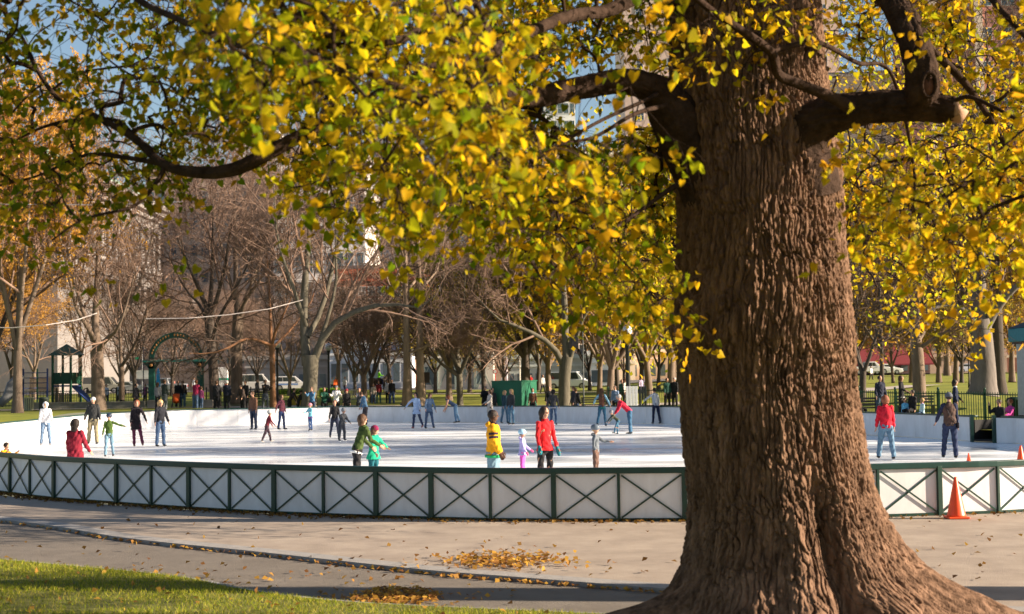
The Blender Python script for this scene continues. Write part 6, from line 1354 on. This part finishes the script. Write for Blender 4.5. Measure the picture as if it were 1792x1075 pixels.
def bark_tube(name, pl, nu=64, amp=.012, step=.02, seed=5, ridges=16, cap=False):
    """pl: (px, py, d, width px)"""
    pts = [Vector((*P(x_, y_, d_), w_ / 2 * d_ / F)) if False else (P(x_, y_, d_), w_ / 2 * d_ / F) for x_, y_, d_, w_ in pl]
    c4 = [Vector((p_.x, p_.y, p_.z, r_)) for p_, r_ in pts]; c4 = catmull(c4, 10, closed=False)
    A = np.array([tuple(v) for v in c4]); s_ = np.r_[0, np.cumsum(np.linalg.norm(np.diff(A[:, :3], axis=0), axis=1))]; n_ = max(12, int(s_[-1] / step)); t = np.linspace(0, s_[-1], n_)
    Q = np.stack([np.interp(t, s_, A[:, c_]) for c_ in range(4)], 1); pt = Q[:, :3]; rad = Q[:, 3]
    tg = np.gradient(pt, axis=0); tg /= np.linalg.norm(tg, axis=1, keepdims=True)
    sd_ = np.zeros_like(pt); sd_[0] = np.cross(tg[0], (0.3, 1, .2)); sd_[0] /= np.linalg.norm(sd_[0])
    for q_ in range(1, n_):
        v = sd_[q_ - 1] - tg[q_] * np.dot(sd_[q_ - 1], tg[q_]); sd_[q_] = v / np.linalg.norm(v)
    up_ = np.cross(tg, sd_); U, V = np.meshgrid(np.arange(nu) / nu, t); th = U * 2 * math.pi
    rd = rad[:, None] * (1 + .05 * np.sin(2 * th + V * 2)) + bark_disp(U, V, ridges, amp, seed) * np.clip(rad[:, None] / .12, .15, 1.2)
    P3 = pt[:, None] + rd[..., None] * (sd_[:, None] * np.cos(th)[..., None] + up_[:, None] * np.sin(th)[..., None])
    V_ = P3.reshape(-1, 3); i = np.arange(nu); j = (i + 1) % nu; bs = (np.arange(n_ - 1) * nu)[:, None]; F_ = np.stack([bs + i, bs + j, bs + j + nu, bs + i + nu], -1).reshape(-1, 4)
    me = npmesh(name, V_, F_, sm=True); o = part(name, me, M_bigd, bt, world=True); smooth(me)
    for q_ in range(0, n_, max(1, int(.12 / step))): BOUGH_NODES.append((*pt[q_], rad[q_]))
    return o
M_bigd = mat('linden_bark_shaded', (.022, .014, .010), .95, scale=9, spec=.05, c2=(.065, .042, .032), bump=.8, bscale=40)  # darker copy of the bark; the boughs' shade is put into the colour
bark_tube('bough', [(1290, 330, 13.1, 200), (1225, 262, 13.0, 120), (1180, 200, 12.9, 82), (1145, 158, 12.8, 52), (1090, 143, 12.6, 42), (1000, 157, 12.4, 36), (930, 172, 12.1, 31), (830, 165, 11.7, 27), (700, 188, 11.4, 24), (610, 206, 11.1, 23), (540, 232, 10.9, 22), (480, 262, 10.8, 24), (410, 297, 10.8, 22), (345, 302, 10.9, 18), (285, 287, 11.0, 15), (238, 244, 11.2, 13), (170, 205, 11.4, 10), (108, 178, 11.6, 8), (68, 128, 11.8, 7), (40, 68, 12.0, 5.5), (-5, 5, 12.2, 4), (-60, -60, 12.4, 3)], 64, .012, seed=7)
bark_tube('bough', [(1395, 330, 12.95, 150), (1400, 245, 12.8, 110), (1450, 205, 12.6, 66), (1540, 187, 12.4, 52), (1600, 186, 12.25, 50), (1640, 190, 12.2, 47), (1672, 192, 12.15, 42)], 72, .014, seed=9)
bark_tube('bough', [(1606, 196, 12.25, 46), (1616, 150, 12.1, 54), (1604, 90, 12.1, 50), (1575, 25, 12.2, 46), (1530, -50, 12.4, 42), (1470, -160, 12.6, 36), (1440, -300, 12.7, 28)], 64, .012, seed=11)
bark_tube('branch', [(1490, 190, 12.2, 22), (1455, 170, 12.1, 20), (1400, 148, 11.95, 17), (1362, 130, 11.8, 17), (1350, 92, 11.6, 15), (1300, 55, 11.3, 14), (1240, 15, 11.0, 13), (1190, -30, 10.8, 12), (1130, -90, 10.6, 9)], 32, .006, seed=13, ridges=8)
bark_tube('branch', [(1210, -160, 12.8, 60), (1180, -60, 12.3, 34), (1080, 12, 11.8, 22), (1000, 28, 11.3, 21), (940, 50, 10.9, 20), (880, 78, 10.6, 20), (850, 92, 10.4, 17), (790, 112, 10.2, 12), (720, 116, 10.0, 9), (650, 118, 9.8, 6)], 32, .006, seed=15, ridges=8)
bark_tube('branch', [(868, 95, 10.5, 15), (855, 60, 10.3, 15), (835, 10, 10.1, 14), (815, -60, 9.9, 12)], 24, .005, seed=17, ridges=8)
bark_tube('branch', [(1000, -110, 11.0, 30), (860, -20, 9.8, 22), (760, 30, 9.2, 16), (700, 70, 8.8, 14), (560, 82, 8.8, 11), (460, 92, 9.2, 10), (340, 45, 9.8, 10), (250, 5, 10.2, 12), (180, -50, 10.4, 8)], 24, .005, seed=19, ridges=8)
bark_tube('branch', [(1215, 330, 12.9, 16), (1185, 325, 12.7, 10), (1130, 362, 12.4, 7), (1070, 405, 12.1, 6), (1000, 455, 11.8, 5), (940, 500, 11.5, 3.5)], 12, .002, seed=21, ridges=6)
bark_tube('branch', [(1150, 165, 12.7, 10), (1120, 180, 12.3, 7), (1050, 212, 12.0, 6), (985, 250, 11.7, 5), (900, 305, 11.4, 3.5)], 12, .002, seed=22, ridges=6)
bark_tube('branch', [(1165, 185, 12.5, 9), (1110, 200, 12.0, 7), (1040, 240, 11.6, 6), (960, 262, 11.2, 5), (860, 345, 10.6, 3.5)], 12, .002, seed=23, ridges=6)
bark_tube('branch', [(290, 290, 11.0, 10), (270, 325, 10.9, 8), (232, 362, 10.8, 6), (150, 383, 10.7, 5), (92, 420, 10.6, 3)], 12, .002, seed=24, ridges=6)
bark_tube('branch', [(285, 288, 11.1, 9), (220, 276, 11.3, 8), (150, 272, 11.5, 6), (60, 310, 11.7, 4), (-30, 330, 11.8, 3)], 12, .002, seed=25, ridges=6)
bark_tube('branch', [(238, 244, 11.2, 9), (200, 210, 11.5, 7), (120, 212, 11.8, 6), (70, 225, 12.0, 5), (20, 250, 12.2, 3)], 12, .002, seed=26, ridges=6)
bark_tube('branch', [(1665, 180, 12.1, 9), (1695, 170, 12.0, 8), (1740, 188, 11.8, 7), (1795, 218, 11.5, 6), (1860, 250, 11.2, 4)], 12, .002, seed=27, ridges=6)
bark_tube('branch', [(1500, -200, 12.6, 30), (1640, -120, 11.8, 22), (1720, -20, 11.3, 14), (1790, 60, 10.9, 10), (1850, 130, 10.6, 6)], 16, .004, seed=28, ridges=6)
bark_tube('branch', [(1300, -300, 13.0, 90), (1340, -180, 13.4, 70), (1500, -40, 14.2, 30), (1600, 60, 14.8, 18), (1700, 160, 15.2, 12), (1780, 300, 15.4, 7), (1800, 420, 15.4, 4)], 16, .004, seed=29, ridges=6)
bark_tube('branch', [(1350, 90, 12.2, 10), (1430, 75, 12.6, 9), (1500, 110, 13.2, 8), (1560, 130, 13.6, 6), (1600, 300, 13.9, 5), (1590, 420, 14.0, 3)], 12, .003, seed=30, ridges=6)
# cut stub, knot
M_cut = mat('cut_wood', (.26, .14, .09), .85, scale=9, c2=(.50, .32, .21), bump=.4, bscale=20)
e0 = P(1672, 192, 12.15); e1 = P(1660, 191, 12.16); ax = (e0 - e1).normalized()
part('cut_stub', MB().loft([e0 - ax * .03, e0 + ax * .025, e0 + ax * .035 + Vector((0, 0, .02))], [(.10, .115), (.105, .12), (.07, .085)], 20, side=(0, 1, 0)), M_cut, bt, sm=True, world=True)
kc = P(1626, 150, 12.0) + Vector((-.01, -.015, 0)); mb = MB(); kr = [kc + Vector((.06 * math.cos(t_), -.02 - .02 * math.sin(t_), .10 * math.sin(t_))) for t_ in [2 * math.pi * k / 24 for k in range(25)]]
mb.loft(kr, [.017] * 25, 8, cap=False); part('knot', mb, M_bigd, bt, sm=True, world=True)
part('knot_hollow', MB().ell(kc + Vector((-.005, .02, 0)), (.06, .05, .095), 14, 10), mat('hollow', (.10, .045, .03), .9), bt, sm=True, world=True)

# leaf sprays
def toPx(q):
    v = Vector(q) - Vector((0, 0, CAMZ)); d_ = v.dot(fw); return (W / 2 + F * v.dot(rt) / d_, H / 2 - F * v.dot(up) / d_, q[1])
BPX = np.array([toPx(b_[:3]) for b_ in BOUGH_NODES if b_[3] > .035]); BPX = BPX[(BPX[:, 0] > 980) | ((BPX[:, 0] > 330) & (BPX[:, 0] < 500))]
rg = np.random.default_rng(77)
BX = [-400, 0, 60, 150, 260, 350, 450, 560, 650, 750, 830, 880, 950, 1010, 1100, 1189, 1190, 1460, 1461, 1560, 1640, 1700, 1792, 2300]
BY = [390, 375, 410, 370, 360, 320, 330, 380, 395, 390, 410, 450, 530, 570, 570, 560, 165, 165, 400, 455, 500, 480, 470, 440]
def dens(x, y):
    if x < 350: v = .36 if y > 60 else .42
    elif x < 820: v = .62 if y < 330 else .6
    elif x < 1190: v = .95 if y < 330 else .75
    elif x < 1461: v = .42
    else: v = .85 if y < 350 else .5
    if y > -50 and len(BPX) and np.min(np.hypot(BPX[:, 0] - x, BPX[:, 1] - y)) < 50: v *= .55
    if x > 850 and x < 1190 and y > 430: v = .42
    bb = np.interp(x, BX, BY)
    if y > bb - 60: v *= .6
    if (x - 1048) ** 2 / 60 ** 2 + (y - 208) ** 2 / 48 ** 2 < 1: v *= .06
    if 965 < x < 1180 and 85 < y < 205: v *= .06
    if (x - 450) ** 2 / 55 ** 2 + (y - 310) ** 2 / 40 ** 2 < 1: v *= .45
    if (x - 110) ** 2 / 60 ** 2 + (y - 60) ** 2 / 45 ** 2 < 1: v *= .3
    if (x - 250) ** 2 / 45 ** 2 + (y - 215) ** 2 / 40 ** 2 < 1: v *= .35
    if 1690 < x < 1800 and y < 170: v *= .35
    if (1080 < x < 1190 and y < 130): v *= .6
    if 1440 < x < 1700 and 140 < y < 230: v *= .5
    if y < 0: v *= .6
    return v
def depth(x, y):
    if x < 350: return rg.uniform(10.3, 13.2)
    if x < 720:
        return rg.uniform(6.5, 9) if (rg.uniform() < .2 and y < 250) else rg.uniform(8.5, 12.5)
    if x < 1190: return rg.uniform(6.6, 9.5) if (rg.uniform() < .3 and y < 300) else rg.uniform(9.5, 14.5)
    if x < 1461: return rg.uniform(10.2, 12.0)
    return rg.uniform(8.0, 12) if rg.uniform() < .45 else rg.uniform(12, 17)
att = []
while len(att) < 2850:
    x = rg.uniform(-260, 2150); y = rg.uniform(-330, 610)
    if y > np.interp(x, BX, BY) or rg.uniform() > dens(x, y): continue
    d_ = depth(x, y)
    dd_ = np.hypot(BPX[:, 0] - x, BPX[:, 1] - y); i_ = int(np.argmin(dd_))
    if dd_[i_] < 110 and d_ < BPX[i_, 2] + .35 and rg.uniform() < .93: d_ = BPX[i_, 2] + rg.uniform(.4, 2.2)
    q_ = P(x, y, d_)
    # thin the boughs that stand between the low sun and the trunk
    if q_.x > 2.9 and abs(q_.y - (12.9 - .12 * (q_.x - 2.3))) < 1.15 and q_.z < 5.2 + .38 * (q_.x - 2.3) and rg.uniform() < .93: continue
    att.append((*q_, x, y))
for (x, y, d_) in ((168, 478, 11.2), (733, 468, 9.8), (100, 440, 11.3), (285, 460, 10.6), (1612, 560, 12.5), (1700, 560, 12.8), (1715, 575, 12.6), (1180, 560, 12), (1180, 600, 12)): att.append((*P(x, y, d_), x, y))
att = np.array(att); nodes = [tuple(b_[:3]) for b_ in BOUGH_NODES]; nr_ = [b_[3] for b_ in BOUGH_NODES]
NP = np.zeros((len(nodes) + len(att) * 5, 3)); NP[:len(nodes)] = nodes; cnt = len(nodes); nb = cnt; par = {}; KP = 6
dd = np.array([np.min(np.linalg.norm(NP[:nb] - a_[:3], axis=1)) for a_ in att]); att = att[np.argsort(dd)]
paths = []; ends = []
for a_ in att:
    q_ = a_[:3]; ds = np.linalg.norm(NP[:cnt] - q_, axis=1)
    ds = ds + .35 * np.maximum(0, q_[2] - NP[:cnt, 2] - .0) * 0 ; n_ = int(np.argmin(ds)); p0 = NP[n_]; L__ = ds[n_]; v = q_ - p0
    off = rg.normal(0, .09, 3) * min(L__, 1.5); off[2] += .08 * L__
    pts_ = [p0 + v * t + off * math.sin(math.pi * t) for t in np.linspace(0, 1, KP)]
    ids = [n_]
    for k in range(1, KP):
        NP[cnt] = pts_[k]; par[cnt] = ids[-1]; ids.append(cnt); cnt += 1
    paths.append(ids); ends.append((ids[-1], v / (L__ + 1e-6)))
load = np.zeros(cnt)
for e_, _ in ends: load[e_] += 1
for k in range(cnt - 1, nb - 1, -1):
    if par[k] >= nb: load[par[k]] += load[k]
rad = .0030 * np.maximum(load, 1) ** .5 + .0005
PT = np.stack([NP[p_] for p_ in paths]); RD = np.stack([np.r_[rad[p_[1]], rad[p_[1:]]] for p_ in paths])
tw1 = tubes_np(PT, RD, 5)
# twiglets with hanging leaves
tp = []; lp = []; rg2 = np.random.default_rng(78)
for (e_, dv_), a_ in zip(ends, att):
    nt_ = 3 if a_[3] < 350 else 4
    for q_ in range(nt_):
        d0 = dv_ * .7 + rg2.normal(0, .75, 3); d0 /= np.linalg.norm(d0); ln = rg2.uniform(.22, .46); pts_ = [NP[e_]]
        for k in range(3): d0 = d0 + np.array([0, 0, -.28]) + rg2.normal(0, .1, 3); d0 /= np.linalg.norm(d0); pts_.append(pts_[-1] + d0 * ln / 3)
        tp.append(pts_)
        for k in range(rg2.integers(3, 6)):
            t = rg2.uniform(.15, 1) * 3; i_ = min(2, int(t)); b0 = pts_[i_] + (pts_[i_ + 1] - pts_[i_]) * (t - i_); lp.append((*(b0 + rg2.normal(0, .035, 3) + np.array([0, 0, -.02])), a_[3]))
tp = np.array(tp); tw2 = tubes_np(tp, np.tile(np.array([.0035, .003, .0025, .002]), (len(tp), 1)), 3)
V_, F_ = join_np([tw1, tw2]); part('twigs', npmesh('twigs', V_, F_, sm=True), M_bigd, bt, world=True)
lp = np.array(lp); print('LEAVES', len(lp))
LEFTC = ((.10, .16, .006), (.22, .24, .008), (.38, .29, .012), (.58, .32, .015)); MIDC = ((.12, .20, .006), (.34, .32, .008), (.60, .42, .01), (.72, .38, .012)); RIGC = ((.24, .28, .008), (.54, .43, .01), (.72, .46, .012), (.66, .33, .015))
ms = []
for sel, cols in ((lp[:, 3] < 420, LEFTC), ((lp[:, 3] >= 420) & (lp[:, 3] < 820), ((.13, .22, .006), (.34, .34, .008), (.56, .42, .01), (.72, .42, .012))), ((lp[:, 3] >= 820) & (lp[:, 3] < 1180), MIDC), (lp[:, 3] >= 1180, RIGC)):
    ms.append(leaves_np('leaves', lp[sel, :3], .065, rg2, cols, hang=True, heart=True))
LEAFB = leafmat('linden_leaf', .65, .55)
bpy_leaf = None
for k, m_ in enumerate(ms): part('foliage', m_, LEAFB, bt, world=True)

# linden standing behind the big trunk
def cloudtree(px, d, label, cols, n_, boxes, lsize, seed, trunk):
    rg = np.random.default_rng(seed); p0 = P(px, 900, d); x0 = p0.x; z0 = hgt(x0, d) if d > 40 else 0.0; o = empty('linden_tree', (x0, d, z0), 0, label, 'tree')
    A_ = []
    while len(A_) < 420:
        b_ = boxes[rg.integers(len(boxes))]; x, y = rg.uniform(b_[0], b_[1]), rg.uniform(b_[2], b_[3]); A_.append(P(x, y, d + rg.uniform(-3, 3)))
    A_ = np.array([tuple(v) for v in A_]); tr_ = np.array([(x0, d, z0 + t) for t in np.linspace(0, trunk, 24)]); NP = np.zeros((24 + 420 * 5, 3)); NP[:24] = tr_; c_ = 24
    A_ = A_[np.argsort(np.linalg.norm(A_ - tr_[-8], axis=1))]; par = {}; paths = []
    for a_ in A_:
        ds = np.linalg.norm(NP[8:c_] - a_, axis=1) ; n__ = int(np.argmin(ds)) + 8; ids = [n__]; v = a_ - NP[n__]; off = rg.normal(0, .1, 3) * ds.min()
        for k in range(1, 6): NP[c_] = NP[n__] + v * k / 5 + off * math.sin(math.pi * k / 5); par[c_] = ids[-1]; ids.append(c_); c_ += 1
        paths.append(ids)
    load = np.zeros(c_)
    for i_ in paths: load[i_[-1]] += 1
    for k in range(c_ - 1, 23, -1):
        if par[k] >= 24: load[par[k]] += load[k]
    rad = .008 * np.maximum(load, 1) ** .5
    V_, F_ = tubes_np(np.stack([NP[i_] for i_ in paths]), np.stack([np.r_[rad[i_[1]], rad[i_[1:]]] for i_ in paths]), 5); part('crown', npmesh('crown', V_, F_, sm=True), M_bigd, o, world=True)
    part('trunk', MB().loft([(x0, d, z0 - .2), (x0, d, z0 + .3), (x0, d, z0 + trunk * .5), (x0, d, z0 + trunk)], [.5, .36, .3, .12], 16), M_big, o, sm=True, world=True)
    ii = rg.integers(0, len(A_), n_); pos = A_[ii] + rg.normal(0, .42, (n_, 3)); part('foliage', leaves_np('foliage', pos, lsize, rg, cols, hang=True), LEAFB, o, world=True)
cloudtree(1330, 24, 'yellow linden whose trunk is hidden behind the huge one, its leaves showing on both sides', ((.22, .28, .01), (.46, .40, .012), (.62, .42, .015), (.50, .30, .02)), 8500, [(1020, 1200, 230, 560), (1115, 1200, 380, 570), (1470, 1660, 60, 430), (1640, 1800, 210, 430), (1500, 1720, 330, 540), (1200, 1470, -200, 200)], .085, 91, 7.0)

# ------------------------------------------------------------------ grass and fallen leaves
rg = np.random.default_rng(5)
lx = np.array([p_.x for p_ in LAWN]); ly = np.array([p_.y for p_ in LAWN]); o_ = np.argsort(lx)
def lawn_edge(x): return np.interp(x, lx[o_], ly[o_])
n_ = 150000; gx = rg.uniform(-9.5, 6.5, n_); gy = lawn_edge(gx) - rg.uniform(0, 1, n_) ** 1.0 * 7.5; keep = (gy > 12.2) & (np.abs(gx) < gy * .40)
patch = vnoise((gx + 20) * 1.3, gy * 1.3, 64, 3); keep &= rg.uniform(0, 1, n_) < np.clip(patch * 1.6 + .15, 0, 1); keep &= ((gx - 2.5) ** 2 + (gy - 13.2) ** 2) > 1.9 ** 2 * rg.uniform(.6, 1.3, n_)
gx = gx[keep]; gy = gy[keep]; n_ = len(gx)
t_ = ((lawn_edge(gx) - gy) / 22) ** (1 / 1.6); gz = .012 + .12 * np.minimum(1, t_ * 2.2) + .03 * np.sin(gx * 1.7) * np.sin(lawn_edge(gx) * 0 + gy * 1.3) * np.minimum(1, t_ * 6) - .012
hh = rg.uniform(.02, .05, n_); a = rg.uniform(0, 2 * math.pi, n_); bend = rg.normal(0, .025, (n_, 2)); w_ = rg.uniform(.003, .006, n_)
b0 = np.stack([gx, gy, gz], 1); sx_ = np.stack([np.cos(a) * w_, np.sin(a) * w_, np.zeros(n_)], 1)
tip = b0 + np.stack([bend[:, 0], bend[:, 1], hh], 1); V_ = np.stack([b0 - sx_, b0 + sx_, tip + sx_ * .15, tip - sx_ * .15], 1).reshape(-1, 3)
cg = np.array([(.12, .17, .010), (.22, .27, .015), (.34, .34, .03), (.40, .33, .08)]); u_ = rg.uniform(0, 2.99, n_); ii = u_.astype(int); fr_ = (u_ - ii)[:, None]; cc = cg[ii] * (1 - fr_) + cg[ii + 1] * fr_
GR = part('grass', npmesh('grass', V_, np.arange(n_ * 4).reshape(-1, 4), cc), leafmat('grass_blade', .4, .6)); tag(GR, 'short green grass with dry blades in the lower left corner', 'grass', kind='stuff')
# fallen leaves
LP = []
for p_, q_ in zip(BAYS, BAYS[1:] + BAYS[:1]):
    if p_.y > 34: continue
    t, nn = outn(p_, q_); k_ = 110 if p_.x < -3 else (60 if p_.x < 4 else 18)
    for _ in range(k_):
        c_ = p_.lerp(q_, rnd.random()) + nn * (.05 + abs(rnd.gauss(0, .22))); LP.append((c_.x, c_.y, .006))
for _ in range(170):
    c_ = G(rnd.uniform(0, 1792), rnd.uniform(915, 1020)); c_ = G(rnd.uniform(-20, 1790), rnd.uniform(900, 1015), 0); LP.append((c_.x, c_.y, .004))
NDARK = len(LP)
c0 = G(880, 984); c1 = G(692, 1041)
for _ in range(520): LP.append((c0.x + rnd.gauss(0, .45), c0.y + rnd.gauss(0, .42), .01 + rnd.random() * .02))
for _ in range(430):
    a = rnd.uniform(0, 6.28); r_ = rnd.random() ** .6; LP.append((c1.x + r_ * .48 * math.cos(a), c1.y + r_ * .62 * math.sin(a), -.035 + rnd.random() * .03))
for _ in range(90): LP.append((c1.x + rnd.gauss(0, .6), c1.y + rnd.gauss(0, .35), -.04))
for i in range(0, len(KERB) - 1):
    for _ in range(5): c_ = KERB[i].lerp(KERB[i + 1], rnd.random()); LP.append((c_.x + rnd.gauss(0, .05), c_.y + rnd.gauss(0, .05) - .05, -.035))
for _ in range(420):
    x = rnd.uniform(-8, 5); y = float(lawn_edge(x)) - rnd.random() ** .8 * 5; LP.append((x, y, .05))
for _ in range(120): c_ = G(rnd.uniform(0, 900), rnd.uniform(985, 1050), -.04); LP.append((c_.x, c_.y, -.038))
LP = np.array(LP); n_ = len(LP); nrm = rg.normal(0, .45, (n_, 3)) + np.array([0, 0, 1]); nrm /= np.linalg.norm(nrm, axis=1, keepdims=True); t = rg.normal(0, 1, (n_, 3)); t -= nrm * (t * nrm).sum(1, keepdims=True); t /= np.linalg.norm(t, axis=1, keepdims=True); s_ = np.cross(nrm, t)
sz = rg.uniform(.025, .05, (n_, 1)); lift = np.array([0, 0, .012]); c_ = LP + lift
V_ = np.stack([c_ - t * sz, c_ + s_ * sz * .8 + nrm * sz * .35, c_ + t * sz, c_ - s_ * sz * .8 + nrm * sz * .35], 1).reshape(-1, 3)
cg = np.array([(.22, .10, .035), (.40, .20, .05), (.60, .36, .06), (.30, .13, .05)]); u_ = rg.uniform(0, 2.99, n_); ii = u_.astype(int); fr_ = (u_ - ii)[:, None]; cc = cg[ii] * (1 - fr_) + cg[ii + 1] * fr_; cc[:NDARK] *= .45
FL = part('fallen_leaves', npmesh('fallen_leaves', V_, np.arange(n_ * 4).reshape(-1, 4), cc), LEAF); tag(FL, 'brown and yellow fallen leaves scattered over plaza, path and lawn', 'fallen leaves', kind='stuff')

# ------------------------------------------------------------------ bake remeshed bodies and clothes
dg = bpy.context.evaluated_depsgraph_get(); dg.update()
new = []
for o in BAKE: new.append(bpy.data.meshes.new_from_object(o.evaluated_get(dg)))
def folds(me, k):
    n__ = len(me.vertices); co = np.empty(n__ * 3, dtype=np.float32); no = np.empty(n__ * 3, dtype=np.float32); me.vertices.foreach_get('co', co); me.vertices.foreach_get('normal', no); co = co.reshape(-1, 3); no = no.reshape(-1, 3)
    x, y, z = co.T; a = k * 1.7
    d_ = .0042 * np.sin(42 * z + 5 * np.sin(11 * x + a) + 4 * np.sin(13 * y - a)) + .0045 * np.sin(23 * z - 31 * x + 3 * np.sin(17 * y + a)) + .0026 * np.sin(61 * x + 37 * y + 29 * z + a)
    co += no * d_[:, None]; me.vertices.foreach_set('co', co.ravel()); me.update()
for k_, (o, me) in enumerate(zip(BAKE, new)):
    if o.name.split('.')[0] in ('jacket', 'coat', 'trousers', 'sleeves', 'skirt'): folds(me, k_)
    m_ = o.data.materials[0]; o.modifiers.clear(); o.data = me; me.materials.clear(); me.materials.append(m_); smooth(me)
print('OBJECTS', len(bpy.data.objects), 'FACES', sum(len(m.polygons) for m in bpy.data.meshes))
